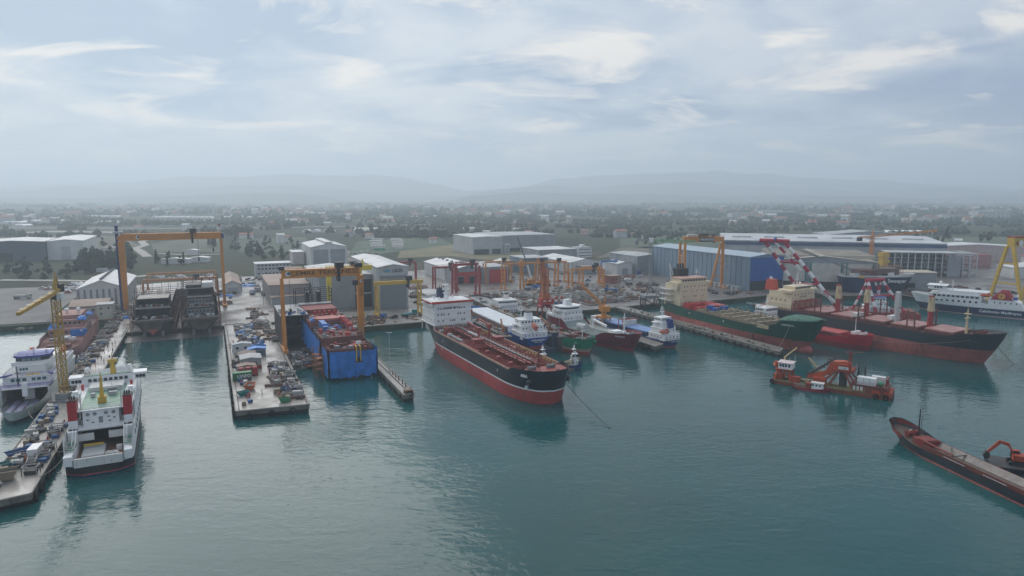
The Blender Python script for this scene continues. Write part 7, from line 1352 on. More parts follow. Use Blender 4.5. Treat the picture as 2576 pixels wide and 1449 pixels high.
# left side
hb = yhall(-57, 438, 24, 62, 10.5, 15, 'white gabled hall with dark vertical strips beside the goliath crane', SHEDW, ROOFW, ribs=0, vents=9)
for i in range(8): MB().box(-11 + i * 3.0 - .55, -11 + i * 3.0 + .55, -.1, -.02, .3, 10.2).build('dark_strip', GREYST, hb)
for i in range(15): MB().box(12.02, 12.1, 2 + i * 4, 3.2 + i * 4, .3, 9.8).build('dark_strip', GREYST, hb)
yhall(-59, 405, 17, 24, 5.5, 7.5, 'low shed with pinkish tan roof below the striped hall', mat('pink_plaster', (.42, .35, .31), .8), ROOFT, name='shed', ridge='x', wins=[(x, 3.4, 1.2, 1.2) for x in (-6, -2, 2, 6)])
yhall(-50.5, 394, 7, 8, 7.4, 7.4, 'small cream block with dark windows by the left pier', mat('cream_plaster', (.5, .47, .4), .8), ROOFG, name='office_block', wins=[(-1.6, 3, .7, 1), (-1.6, 5.6, .7, 1), (1.8, 5.6, .7, 1)])
yhall(-170, 770, 52, 60, 18.5, 20, 'dark slate hall with white roof at the far left', DGREY, ROOFW, doors=[(-10, 22, 9, DARKIN)]); yhall(-128, 778, 30, 90, 18, 19.5, 'white hall with grey corner adjoining the dark slate hall', SHEDW, ROOFW, doors=[(0, 8, 13, SHEDL)])
def frame_building(loc, rz, label, nx, ny, nz, sx=4.5, sy=5, sz=3.2):
    s = thing('unfinished_building', (*loc, LZ), rz, label, 'building'); m = mat('raw_concrete', (.38, .36, .34), .85)
    for k in range(nz): MB().box(-.4, nx * sx + .4, -.4, ny * sy + .4, (k + 1) * sz - .25, (k + 1) * sz).build('floor_slab', m, s)
    c = MB().box(-.25, .25, -.25, .25, 0, nz * sz - .25).mesh('column', m)
    for i in range(nx + 1):
        for j in range(ny + 1): inst('column', c, s, (i * sx, j * sy, 0))
frame_building((-418, 690), R(6), 'unfinished grey concrete frame with bare columns left of the goliath crane', 4, 2, 3)
s_ = thing('white_container_box', (*gp(268, 692).xy, LZ), 0.1, 'long white box container at the edge of the gravel lot', 'container'); MB().box(-7, 7, -1.5, 1.5, 0, 3.2).build('box', WHITE, s_); MB().box(-7.02, -6.98, -1.3, 1.3, .1, 3).build('end_door', OFFW, s_)
# between the slips
yhall(12, 470, 10, 60, 5.0, 7.5, 'narrow white gabled shed with reddish roof between the slips', SHEDW, ROOFT, name='shed', doors=[(0, 6, 3.4, SHEDL)])
yhall(41, 412, 22, 58, 10.6, 10.6, 'long brown roofed workshop block behind the blue wrapped ship', mat('grey_pink_wall', (.36, .33, .32), .75), ROOFT, name='workshop', sribs=10, ribs=6)
yhall(41, 412 - 9, 21.4, 8.6, 4.5, 5.0, 'low tan lean-to roof before the brown roofed workshop', SHEDL, ROOFT, name='lean_to')
yhall(44, 552, 26, 16, 10, 10, 'two storey pale office block behind the brown roofed workshop', SHEDL, ROOFW, name='office_block', wins=[(x, z, 1.6, 1.2) for x in row(-12, 12, 9) for z in (2.6, 6.2, 8.8)]); yhall(51, 480, 12, 14, 12.5, 12.5, 'small reddish stair block on the workshop roof line', mat('terracotta_wall', (.34, .2, .16), .8), ROOFT, name='office_block', wins=[(-3, 10, 1.4, 1), (2, 10, 1.4, 1)])
# twin door hall and neighbours
hb = yhall(95, 606, 31, 62, 17.4, 20.5, 'tall white hall with two huge grey doors behind the yard', SHEDW, ROOFW, doors=[(-7.2, 12.4, 15.5, SHED), (7.4, 12.4, 15.5, SHED)], sribs=8); MB().box(-3, 3, 0, 60, 20.8, 22).build('roof_monitor', ROOFW, hb)
yhall(73, 640, 10, 26, 11, 11, 'narrow pale annex left of the twin door hall', mat('annex_pink', (.5, .46, .44), .7), ROOFW, name='annex')
# the lettered grey hall
hb = yhall(91.3, 366, 16.8, 74, 23.2, 24.6, 'big grey hall with shipyard lettering above its tall shutter door', SHEDL, ROOFW, doors=[(0, 14.6, 18.6, mat('shutter_grey', (.2, .225, .25), .5, var=.05))], sribs=12)
text('HER', 'lettering', mat('letter_cyan', (.03, .3, .5), .5), hb, (-3.4, -.16, 21.2), (R(90), 0, 0), 2.3, .06, .95, .04); text('ÇELİK', 'lettering', mat('letter_dark', (.04, .06, .09), .5), hb, (2.6, -.16, 21.2), (R(90), 0, 0), 2.3, .06, .95, .04)
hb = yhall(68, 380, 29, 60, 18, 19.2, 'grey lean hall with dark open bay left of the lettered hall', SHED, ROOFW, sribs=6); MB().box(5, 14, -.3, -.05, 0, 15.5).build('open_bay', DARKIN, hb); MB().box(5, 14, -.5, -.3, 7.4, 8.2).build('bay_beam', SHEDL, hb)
yhall(120, 376, 12, 22, 4.6, 5.2, 'low dirty white shed right of the lettered hall', OFFW, ROOFG, name='shed', doors=[(-3, 3, 3, DARKIN), (3, 3, 3, DARKIN)])
# centre
yhall(270, 670, 34, 62, 18, 18.6, 'large pale grey box hall with dark ground floor openings', SHEDL, ROOFW, drz=0, doors=[(-7, 17, 5.4, DARKIN), (10, 10, 5.4, DARKIN)], ribm=SHED, sribs=6); yhall(325, 690, 74, 70, 17.6, 18, 'wider grey box hall joined to the large pale one', SHED, ROOFG, doors=[(-15, 14, 4, DARKIN)], ribs=8)
hb = yhall(290.5, 664, 5, 6, 10, 10, 'small stair tower with dark slots against the pale box hall', SHEDL, ROOFG, name='stair_tower', wins=[(-.3, 2.6, 3, 1), (-.3, 5.2, 3, 1), (-.3, 7.8, 3, 1)])
yhall(316, 598, 42, 40, 8.6, 8.6, 'low wide grey hall with flat white roof right of the box halls', SHED, ROOFW, ribs=7, sribs=5); hb = yhall(345, 594, 15, 14, 10, 10, 'white office with rows of windows beside the low wide hall', WHITE, ROOFG, name='office_block', wins=[(x, z, 1.5, 1.4) for x in row(-7, 7, 6) for z in (2, 5, 8)]); MB().box(-2, 2, 4, 9, 10.3, 12.6).build('lift_house', WHITE, hb)
hb = yhall(167, 472, 21, 52, 9.4, 12, 'long white ribbed hall behind the red gantries', SHEDW, ROOFW, ribs=9, sribs=14, ribm=SHEDL, vents=5); hb = yhall(167, 452, 20, 19, 10.4, 12.6, 'grey gabled hall with red lower front and dark doors', SHED, ROOFW, doors=[(-6, 5, 5, DARKIN), (3.5, 5, 5, DARKIN)]); MB().box(-9.9, 9.9, -.1, -.03, .1, 8.2).build('red_cladding', RED, hb)
yhall(186, 446, 18, 40, 11.4, 11.4, 'grey flat hall with one big red door in the yard centre', SHED, ROOFG, doors=[(1.5, 13.5, 9.8, RED)]); yhall(178, 500, 16, 30, 9, 11, 'pale arched roof shed behind the red doored hall', SHEDL, ROOFW, name='shed')
hb = yhall(237, 486, 22, 26, 12.6, 12.6, 'slate blue box hall behind the mobile crane', mat('slate_blue', (.13, .17, .2), .6), ROOFG, ribs=5); yhall(222, 502, 14, 20, 8, 9.6, 'grey workshop left of the slate blue hall', SHED, ROOFW, name='workshop')
yhall(278, 478, 27, 56, 8.4, 11, 'white striped gabled hall in the right centre of the yard', SHEDW, ROOFW, ribs=8, sribs=12, ribm=SHED); hb = yhall(276, 468, 12, 9, 6, 6, 'small grey stepped office before the white striped hall', SHED, ROOFG, name='office_block', wins=[(x, 3.6, 1.4, 1.2) for x in (-4, -1, 2, 5)]); yhall(299, 452, 14, 18, 8.5, 10, 'white gabled shed under the near blue gantry', SHEDW, ROOFW, name='shed', doors=[(0, 5, 5, SHED)])
yhall(262, 408, 9, 7, 5.4, 5.4, 'small brick red hut with flat roof in the yard', mat('brick_red_wall', (.3, .1, .08), .8), ROOFT, name='hut', wins=[(-2, 3, 1, 1), (1.4, 3, 1, 1)])
# the blue grey hall and the white giants on the right
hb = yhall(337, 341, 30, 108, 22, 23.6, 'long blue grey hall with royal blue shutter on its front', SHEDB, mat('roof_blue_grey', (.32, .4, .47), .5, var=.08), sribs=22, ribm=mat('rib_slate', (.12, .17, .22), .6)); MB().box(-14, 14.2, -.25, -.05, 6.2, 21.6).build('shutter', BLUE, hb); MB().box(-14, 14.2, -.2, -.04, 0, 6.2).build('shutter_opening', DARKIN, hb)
yhall(322, 450, 26, 40, 14, 15, 'lower grey annex at the back of the blue grey hall', SHED, ROOFG, name='annex', sribs=6)
hb = hall((207, 450), R(-14), 66, 62, 18.5, 22, 'wide hall with tan ridged roof and cream doors between teal posts', SHED, mat('roof_sand', (.42, .38, .32), .6, var=.12, streak=False), ribs=0)
CD = mat('door_cream', (.5, .49, .44), .6)
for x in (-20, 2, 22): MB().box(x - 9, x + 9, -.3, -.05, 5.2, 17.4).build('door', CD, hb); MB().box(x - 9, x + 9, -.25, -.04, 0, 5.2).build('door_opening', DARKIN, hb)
for x in (-30.5, -9, 13, 32): MB().box(x - 1.9, x - 1.2, -.6, -.05, 0, 18).box(x + 1.2, x + 1.9, -.6, -.05, 0, 18).build('teal_post', mat('teal_paint', (.02, .2, .2), .5), hb)
for i in range(5): MB().box(-33, 33, 6 + i * 11, 9 + i * 11, 20.2 + .3 * (i % 2), 22.6).build('roof_ridge', mat('roof_sand', (0, 0, 0)), hb)
hb = hall((262, 560), R(-16), 170, 110, 24, 26.5, 'vast pale roofed hall with dark blue eave band on the right', SHEDL, mat('roof_silver', (.46, .48, .5), .5, var=.25, scale=.06, rust=.4, rustc=(.34, .34, .34), streak=False), ridge='x', ribs=14); MB().box(-85.2, 85.2, -.7, -.52, 20.6, 23.2).build('eave_band', mat('band_navy', (.04, .08, .16), .5), hb)
for i in range(6): MB().box(-76 + i * 27, -60 + i * 27, 24, 30, 25.2, 26.8).build('roof_skylight', ROOFW, hb)
def steel_frame():
    s = thing('steel_frame_hall', (326, 522, LZ), R(-12), 'open white steel frame hall under construction with cross bracing', 'building'); m = mat('frame_white', (.5, .52, .53), .5); n = 13
    c = MB().box(-.32, .32, -.32, .32, 0, 18).mesh('column', m); x_ = MB().bar((-2.3, 0, .5), (2.3, 0, 5.8), .1).bar((2.3, 0, .5), (-2.3, 0, 5.8), .1).mesh('cross_brace', m)
    for i in range(n + 1):
        for y in (0, 14, 28): inst('column', c, s, (-33 + i * 4.8, y, 0))
    for i in (1, 5, 9, 12):
        for z in (0, 6, 11.8): inst('cross_brace', x_, s, (-33 + i * 4.8 + 2.4, 0, z))
    for z in (3.5, 7, 10.5, 14, 17.4): MB().box(-33, 29.4, -.12, .12, z, z + .22).box(-33, 29.4, 13.88, 14.12, z, z + .22).build('rail_beam', m, s)
    for z in (4, 9, 13.5): MB().box(-32, 29, 5, 27, z, z + .25).build('floor_grid', mat('frame_dark_grey', (.14, .15, .15), .7), s)  # dark grey floors set back inside the open frame
    MB().box(-33.4, 15, -.6, 28.6, 18, 18.5).build('roof', ROOFW, s); 
    for i in range(10): MB().truss((15 + i * 1.5, 0, 17.4), (15 + i * 1.5, 28, 17.4), .3, 1.6, 8, .08).build('roof_truss', m, s)
    MB().box(9, 18, -1.0, -.4, .2, 15).build('clad_panel', SHED, s)
steel_frame()
hall((335, 600), R(-10), 60, 40, 19, 19, 'plain grey box hall behind the steel frame hall', SHED, ROOFG); hall((440, 640), R(-8), 110, 34, 13, 16, 'long pinkish white hall at the far right', mat('pinkish_wall', (.48, .38, .36), .7), ROOFW, ribs=10); hall((395, 590), R(-8), 42, 18, 10, 12, 'red roofed shed at the far right', mat('rose_wall', (.4, .2, .2), .7), mat('roof_crimson', (.4, .09, .1), .6), name='shed'); hall((452, 540), R(-8), 60, 22, 12, 15, 'second red roofed shed nearer the right edge', SHEDL, mat('roof_crimson', (0, 0, 0)), name='shed'); hall((400, 505), R(-6), 46, 22, 8, 10.5, 'low white shed behind the yellow goliath crane', SHEDW, ROOFW, name='shed'); hall((410, 470), R(-10), 40, 18, 9, 9, 'grey flat shed at the right edge', SHED, ROOFG, name='shed', wins=[(x, 5, 2, 1.5) for x in row(-18, 18, 8)])
s_ = hall((268, 446), R(-8), 24, 16, 11.5, 11.5, 'grey house with open ground floor between navy hull and ferry', SHED, mat('tarp_tan', (.42, .38, .3), .8, streak=False), name='site_house'); MB().box(-11, -1, -.3, -.05, 0, 4.6).build('opening', DARKIN, s_)
sh = hall((420, 800), R(0), 100, 40, 16, 20, 'large far grey shed with scalloped red tipped roof', SHED, ROOFG, ridge='y')
# ================================================================ the plain: greenhouses, houses, trees
GH = mat('greenhouse_sheet', (.68, .7, .72), .4, var=.08, scale=.02)
def greenhouse(x0, x1, y, label, m=GH, d=26, h=5.0, group='white greenhouses on the plain', saw=False):
    a, b = gp(x0, y, LZ), gp(x1, y, LZ); c = (a + b) / 2; L = (b - a).length
    s = thing('greenhouse', (c.x, c.y, LZ), 0, label, 'greenhouse', group); n = max(2, int(L / 11)); w = L / n; mb = MB()
    for i in range(n):
        x = -L / 2 + i * w; mb.prismy([(x, h * .6), (x + w * .25, h * .9), (x + w * .5, h), (x + w * .75, h * .9), (x + w, h * .6)], 0, d)
    mb.build('roof', m, s); MB().box(-L / 2, L / 2, .2, d - .2, 0, h * .6).build('wall', GH if not saw else SHEDL, s); MB().box(-1.5, 1.5, -.05, .18, 0, 2.6).build('door', GREYST, s)
GHS = [(0, 50, 563), (52, 148, 559), (122, 168, 553), (213, 250, 547), (252, 295, 547), (382, 470, 549), (474, 530, 550), (497, 527, 560), (553, 612, 549), (618, 710, 549), (573, 603, 545), (653, 720, 545), (723, 764, 539), (768, 813, 538), (1027, 1077, 548), (1078, 1117, 549), (1082, 1138, 528), (1313, 1340, 535), (1238, 1277, 544), (1508, 1550, 535), (240, 285, 562), (30, 60, 571)]
for i, (a, b, y) in enumerate(GHS): greenhouse(a, b, y, 'long low white greenhouse on the hazy plain')
greenhouse(758, 803, 585, 'left one of two nearer white greenhouses beyond the goliath crane', d=12, h=5); greenhouse(808, 840, 585, 'right one of two nearer white greenhouses beyond the goliath crane', d=12, h=5)
greenhouse(911, 990, 559, 'row of red roofed sheds on the hazy plain', mat('saw_roof_red', (.5, .2, .16), .7), saw=True); greenhouse(1578, 1640, 545, 'long low red roofed shed far behind the yard', mat('saw_roof_red', (0, 0, 0)), saw=True); greenhouse(2232, 2349, 589, 'long white roofed shed beyond the right halls', d=14, h=6)
# arched tent, apartments
p = gp(920, 588, LZ); s_ = thing('storage_tent', (p.x, p.y, LZ), 0, 'cream arched storage tent with small door on the plain', 'tent'); MB().prismx([(12 * math.cos(math.pi * i / 10) + 12, 9.5 * math.sin(math.pi * i / 10)) for i in range(11)], -20, 20).build('cover', mat('tent_cream', (.55, .53, .44), .6), s_); MB().box(-3, 3, -.2, .4, 0, 4).build('door', DARKIN, s_)
def block(x, y, w, d, h, m, label, n=4, group=None, rz=0.0):
    p = gp(x, y, LZ); s = thing('apartment_block', (p.x, p.y, LZ), rz, label, 'building', group); MB().box(-w / 2, w / 2, 0, d, 0, h).build('wall', m, s); MB().box(-w / 2 - .6, w / 2 + .6, -.6, d + .6, h, h + .8).build('roof', ROOFG if h > 11 else ROOFT, s)
    me = window_mesh(2.0, 1.5)
    for k in range(int(h / 3.2)):
        for xx in row(-w / 2, w / 2, n): inst('window', me, s, (xx, -.05, 1.8 + 3.2 * k))
for i in range(4): block(1296 + i * 11, 577, 13, 11, 11, mat('flat_peach', (.52, .36, .28), .8), 'peach apartment block in the row beyond the box halls', 4, 'peach apartment blocks')
for x, y, w, h, m, lab in ((1945, 545, 62, 16, SHEDW, 'big white works hall far behind the sheerlegs'), (1877, 547, 80, 11, SHEDL, 'pale long works hall left of the big white one'), (1982, 548, 54, 15, DGREY, 'dark slate works hall on the hazy plain right of the white one'), (2157, 548, 58, 15, DGREY, 'second dark slate works hall farther right on the plain'), (1666, 545, 56, 9, SHEDL, 'grey green long hall on the plain behind the goliath'), (1750, 545, 40, 10, SHEDW, 'small white works hall behind the goliath crane'), (2500, 548, 88, 18, SHEDL, 'huge pale works building at the far right horizon'), (2070, 550, 50, 9, SHEDL, 'pale works hall between the two dark slate ones'), (2325, 560, 60, 9, SHEDW, 'white low works hall right of the dark slate ones'), (160, 541, 60, 9, SHEDL, 'pale factory shed on the plain far left'), (2240, 545, 50, 12, SHEDW, 'white works hall on the plain behind the steel frame'), (2420, 552, 46, 10, SHED, 'grey works hall on the plain at the far right')):
    block(x, y, w, 40, h, m, lab, 7)
# houses
random.seed(101)
HM = [mat('house_white', (.62, .61, .58), .8), mat('house_cream', (.55, .48, .38), .8), mat('house_rose', (.5, .36, .32), .8), mat('house_grey', (.4, .41, .42), .8)]
RM = [mat('tile_red', (.36, .14, .1), .8), mat('roof_pale', (.55, .55, .54), .7), mat('tile_brown', (.26, .15, .11), .8)]
HP = []
for i in range(12):
    w, d, h = random.uniform(8, 13), random.uniform(7, 11), random.choice((3.4, 6.2, 6.2, 9)); m = HM[i % 4]; r = RM[(i * 7 + i // 3) % 3]; k = h + random.uniform(1.4, 2.4)
    wall = MB().prismx([(-d / 2, 0), (d / 2, 0), (d / 2, h), (0, k), (-d / 2, h)], -w / 2, w / 2).mesh('wall', m); rf = MB()
    for sd in (-1, 1): rf.add([(-w / 2 - .5, 0, k + .1), (w / 2 + .5, 0, k + .1), (w / 2 + .5, sd * (d / 2 + .6), h - .2), (-w / 2 - .5, sd * (d / 2 + .6), h - .2), (-w / 2 - .5, 0, k + .4), (w / 2 + .5, 0, k + .4), (w / 2 + .5, sd * (d / 2 + .6), h + .1), (-w / 2 - .5, sd * (d / 2 + .6), h + .1)], [(0, 1, 2, 3), (4, 5, 6, 7), (2, 3, 7, 6), (1, 2, 6, 5), (0, 3, 7, 4)])
    HP.append((wall, rf.mesh('roof', r), ('white', 'cream', 'rose', 'grey')[i % 4], ('red tiled', 'pale', 'brown tiled')[(i * 7 + i // 3) % 3]))
def house(p, sc_=1.0, where='on the hazy plain'):
    w, r, a, b = random.choice(HP); s = thing('house', (p.x, p.y, LZ - .05), random.uniform(-.5, .5), '%s house with %s roof %s' % (a, b, where), 'house', '%s houses with %s roofs %s' % (a, b, where)); s.scale = (sc_ * random.uniform(.9, 1.8), sc_, sc_ * random.uniform(.8, 1.3)); inst('wall', w, s); inst('roof', r, s)
def clustered(n, x0, x1, y0, y1, centres, sx):
    k = 0
    while k < n:
        if random.random() < .75 and centres: c = random.choice(centres); x = random.gauss(c, sx)
        else: x = random.uniform(x0, x1)
        y = y0 + (y1 - y0) * random.random() ** 1.3
        if x0 < x < x1: k += 1; yield x, y
for x, y in clustered(130, -20, 2600, 521, 542, [330, 620, 760, 1000, 1180, 1900, 2250, 2450], 70): house(gp(x, y, LZ), 1.5)
for x, y in clustered(70, -20, 2600, 542, 566, [60, 850, 1330, 2000, 2350], 80): house(gp(x, y, LZ), 1.25)
for x, y in ((720, 606), (706, 612), (1300, 585), (1330, 587), (1225, 587), (1180, 583), (1560, 598), (1600, 597), (2410, 612), (90, 640), (470, 580), (350, 577), (620, 600), (1470, 590), (1090, 612), (930, 600), (880, 596), (690, 566), (2120, 575), (2040, 570)): house(gp(x, y, LZ), 1.0, 'among the nearer fields')
# nearer halls and sheds of the settlement strip behind the slips
for x, y, w, h, lab in ((500, 660, 16, 4, 'low white shed behind the slips with parked cars'), (440, 664, 24, 4, 'long low white shed behind the goliath crane'), (480, 640, 12, 4, 'small white cabin in the field behind the slips')):
    p = gp(x, y, LZ); hall((p.x, p.y), .1, w, 9, h, h + 1, lab, SHEDW, ROOFW, name='shed')
# ---------------------------------------------------------------- trees
def crown_mesh(name, n, rx, rz, cz, leaf, seed, m, cone=False):
    rnd = random.Random(seed); mb = MB(); cl = [(rnd.gauss(0, .42), rnd.gauss(0, .42), rnd.gauss(0, .4), rnd.uniform(.3, .55)) for _ in range(9)]
    for i in range(n):
        if cone:
            t = rnd.random() ** .7; q = rnd.uniform(0, 6.28); rr = rx * (1 - t) ** .6 * rnd.uniform(.6, 1.05); c = Vector((rr * math.cos(q), rr * math.sin(q), cz - rz + 2 * rz * t))
        else:
            k = rnd.choice(cl); d = Vector((rnd.gauss(0, 1), rnd.gauss(0, 1), rnd.gauss(0, 1))).normalized() * k[3] * rnd.uniform(.75, 1.1); c = Vector(((k[0] + d.x) * rx, (k[1] + d.y) * rx, cz + (k[2] + d.z) * rz))
        u = Vector((rnd.gauss(0, 1), rnd.gauss(0, 1), rnd.gauss(0, 1))).normalized(); w = u.cross(Vector((rnd.gauss(0, 1), rnd.gauss(0, 1), rnd.gauss(0, 1)))).normalized(); e = leaf * rnd.uniform(.6, 1.3)
        mb.add([c - u * e - w * e * .5, c + u * e * .2 - w * e, c + u * e + w * e * .4, c - u * e * .1 + w * e], [(0, 1, 2, 3)])
    return mb.mesh(name, m)
LEAF = mat('foliage_dark', (.035, .06, .028), .8, var=.45, scale=.5, spec=.15); LEAF2 = mat('foliage_mid', (.06, .085, .035), .8, var=.4, scale=.5, spec=.15); BARK = mat('tree_bark', (.09, .065, .045), .9)
def tree_proto(kind):
    t = MB()
    if kind == 'cypress': t.tube((0, 0, 0), (0, 0, 3), .28, .2, 6); cr = crown_mesh('crown', 420, 1.5, 6.0, 7.0, .55, 3, LEAF, True)
    elif kind == 'bush': t.tube((0, 0, 0), (0, 0, 1), .2, .12, 5); cr = crown_mesh('crown', 260, 2.1, 1.5, 1.6, .5, 5, LEAF2)
    elif kind == 'round': 
        t.tube((0, 0, 0), (0, 0, 3.4), .38, .22, 7)
        for a in range(4): t.tube((0, 0, 2.2 + .4 * a), (2.0 * math.cos(a * 1.7), 2.0 * math.sin(a * 1.7), 5), .16, .06, 5)
        cr = crown_mesh('crown', 620, 4.2, 3.4, 5.4, .62, 8, LEAF)
    else:
        t.tube((0, 0, 0), (0, 0, 4.6), .34, .2, 7)
        for a in range(4): t.tube((0, 0, 3 + .5 * a), (1.7 * math.cos(a * 2.1), 1.7 * math.sin(a * 2.1), 6.6), .14, .05, 5)
        cr = crown_mesh('crown', 560, 3.1, 4.2, 7.0, .6, 21, LEAF2)
    return t.mesh('trunk', BARK), cr
TP = {k: tree_proto(k) for k in ('cypress', 'bush', 'round', 'tall')}
def tree(kind, p, s, label, group):
    o = thing('cypress_tree' if kind == 'cypress' else ('bush' if kind == 'bush' else 'tree'), (p.x, p.y, LZ - .05), random.uniform(0, 6), label, 'bush' if kind == 'bush' else 'tree', group); o.scale = (s, s, s * random.uniform(.85, 1.15)); inst('trunk', TP[kind][0], o); inst('crown', TP[kind][1], o)
random.seed(55)
def tree_zone(n, x0, x1, y0, y1, kinds, s0, s1, where, row_=None):
    for i in range(n):
        k = random.choice(kinds); tree(k, gp(random.uniform(x0, x1), random.uniform(y0, y1), LZ), random.uniform(s0, s1), {'cypress': 'slim dark cypress', 'bush': 'low green bush', 'round': 'dark round crowned tree', 'tall': 'tall leafy green tree'}[k] + ' ' + where, {'cypress': 'cypresses', 'bush': 'bushes', 'round': 'round trees', 'tall': 'tall trees'}[k] + ' ' + where)
tree_zone(46, 205, 330, 655, 690, ['round', 'round', 'tall'], .8, 1.35, 'in the grove behind the gravel lot'); tree_zone(12, 295, 330, 632, 650, ['round', 'tall'], .9, 1.3, 'beside the concrete frame'); tree_zone(30, 0, 200, 668, 705, ['bush', 'bush', 'round'], .6, 1.0, 'on the scrub left of the grove'); tree_zone(9, 522, 545, 612, 622, ['cypress'], 1.0, 1.35, 'in the clump beyond the goliath crane'); tree_zone(8, 385, 470, 655, 672, ['cypress', 'round'], .7, .9, 'near the sheds behind the slips')
tree_zone(46, 580, 760, 603, 655, ['bush', 'round', 'tall'], .6, .9, 'in the orchard fields behind the slips'); tree_zone(12, 1050, 1130, 596, 604, ['round', 'tall'], .9, 1.4, 'left of the pale box halls'); tree_zone(26, 1600, 1900, 598, 614, ['bush', 'round'], .7, 1.1, 'in the fields behind the blue hall'); tree_zone(14, 1545, 1600, 655, 668, ['bush', 'round'], .6, .8, 'beside the car park behind the blue hall'); tree_zone(20, 2130, 2576, 598, 612, ['bush', 'round', 'tall'], .7, 1.1, 'in the fields at the far right'); tree_zone(18, 40, 330, 604, 626, ['bush', 'round'], .7, 1, 'around the dark slate hall'); tree_zone(16, 560, 640, 585, 600, ['round', 'tall'], .9, 1.3, 'in the hedges beyond the goliath crane'); tree_zone(14, 930, 1060, 590, 600, ['round', 'tall'], 1, 1.4, 'behind the storage tent')
# far wood, hedges and orchards: one mass
random.seed(77); fw = MB()
def blob(p, r, h):
    k = [random.uniform(.75, 1.2) for _ in range(10)]; n = 5
    vs = [(p.x + r * .7 * k[i] * math.cos(i * 1.257), p.y + r * .7 * k[i] * math.sin(i * 1.257), LZ - .3) for i in range(n)] + [(p.x + r * k[5 + i] * math.cos(i * 1.257 + .6), p.y + r * k[5 + i] * math.sin(i * 1.257 + .6), LZ + h * .55 * k[i]) for i in range(n)] + [(p.x + r * .2, p.y, LZ + h * k[3])]
    fw.add(vs, [(i, (i + 1) % n, n + i) for i in range(n)] + [((i + 1) % n, n + (i + 1) % n, n + i) for i in range(n)] + [(n + i, n + (i + 1) % n, 2 * n) for i in range(n)])
for i in range(13000):
    x = random.uniform(-60, 2640); y = 512 + 86 * random.random() ** 1.4; nz = mnoise.noise(Vector((x / 150, y / 9, 3.7))) + .5 * mnoise.noise(Vector((x / 40, y / 4, 9.1)))
    if nz < -.12 + (.28 if y > 568 else 0): continue
    p = gp(x, y, LZ); s = random.uniform(3, 6.5) * (1 if y > 540 else 1.5); blob(p, s, s * random.uniform(1.2, 2.0))
for j in range(34):                                         # hedgerows
    y = random.uniform(516, 592); x0 = random.uniform(-50, 2300); L = random.uniform(80, 380); sl = random.uniform(-.02, .02)
    p0, p1 = gp(x0, y, LZ), gp(x0 + L, y + L * sl, LZ); n = int((p1 - p0).length / 7)
    for i in range(n): q = p0 + (p1 - p0) * (i / n); s = random.uniform(2.5, 5); blob(q + Vector((random.uniform(-2, 2), random.uniform(-2, 2), 0)), s, s * random.uniform(1.2, 2.2))
fo = fw.build('far_wood', mat('far_foliage', (.032, .046, .03), .9, var=.35, scale=.05, spec=.1), kind='stuff'); fo['label'] = 'dark hedges and tree belts across the hazy plain'
# rubble along the left shore
rk = MB()
for i in range(260):
    x = random.uniform(-420, -232); y = 299 + (x + 420) * .135 + random.uniform(-2.5, 2.5); r = random.uniform(.5, 1.5); b = MB().ball((0, 0, 0), r, 5, 4, .7); k = random.random() * 9; rk.add([(x + a * (1 + .3 * math.sin(k + 3 * c)), y - 2 + b_ * (1 + .3 * math.cos(k + 2 * a)), random.uniform(.2, 1.6) * 0 + 1.0 + c) for a, b_, c in b.v], b.f)
ro = rk.build('shore_rubble', mat('shore_rock', (.12, .115, .1), .9, var=.4, scale=.4), kind='stuff'); ro['label'] = 'grey rubble rocks along the left shore'
# ================================================================ small things of the yard
def proto(name, parts):
    """parts: [(name, MB, material)] -> list used by put()"""
    return (name, [(n, mb.mesh(n, m)) for n, mb, m in parts])
def put(pr, p, rz, label, cat, group, s=1.0, z=None):
    o = thing(pr[0], (p[0], p[1], LZ + .08 if z is None else z), rz, label, cat, group)
    if s != 1: o.scale = (s, s, s)
    for n, me in pr[1]: inst(n, me, o)
    return o
def container_parts(L, m):
    b = MB().box(-L / 2, L / 2, -1.2, 1.2, .1, 2.55); n = int(L / .55)
    for i in range(n): x = -L / 2 + .3 + i * (L - .6) / max(1, n - 1); b.box(x - .1, x + .1, -1.26, 1.26, .25, 2.45)
    return [('body', b, m), ('roof', MB().box(-L / 2, L / 2, -1.25, 1.25, 2.55, 2.65), m), ('door', MB().box(L / 2, L / 2 + .06, -1.1, -.04, .2, 2.5).box(L / 2, L / 2 + .06, .04, 1.1, .2, 2.5), GREYST)]
GRN = mat('container_green', (.03, .16, .07), .5, rust=.2); TEAL = mat('skip_teal', (.02, .2, .2), .55, rust=.2)
def bz(c): return mat('box_' + c, {'white': (.38, .38, .365), 'blue': (.03, .1, .27), 'red': (.32, .04, .035), 'green': (.04, .22, .1), 'orange': (.5, .12, .04), 'grey': (.25, .25, .25), 'rust': (.17, .08, .05), 'tan': (.24, .195, .14)}[c], .6, rust=.25)
def cont(r, a, rz, L, m, label): return put(proto('container', container_parts(L, m)), W(r, a), YAW + rz, label, 'container', None)
c_ = cont(7.6, 243.5, 0.05, 6.0, GRN, 'green shipping container lettered UASC on the middle pier'); text('UASC', 'lettering', WHITE, c_, (.4, -1.3, 1.4), (R(90), 0, 0), 1.5, .02, 1.1, .05)
def hut(r, a, w, d, h, wm, rm, label, rz=0.0, base=None):
    o = hall(W(r, a).xy, YAW + rz, w, d, h, h + .5, label, wm, rm, name='hut', ov=.25, z=LZ + .07, wins=[(-w * .25, h * .6, w * .16, h * .3), (w * .2, h * .6, w * .16, h * .3)])
    if base: MB().box(-w / 2 - .05, w / 2 + .05, -.06, d + .06, 0, h * .35).build('plinth', base, o)
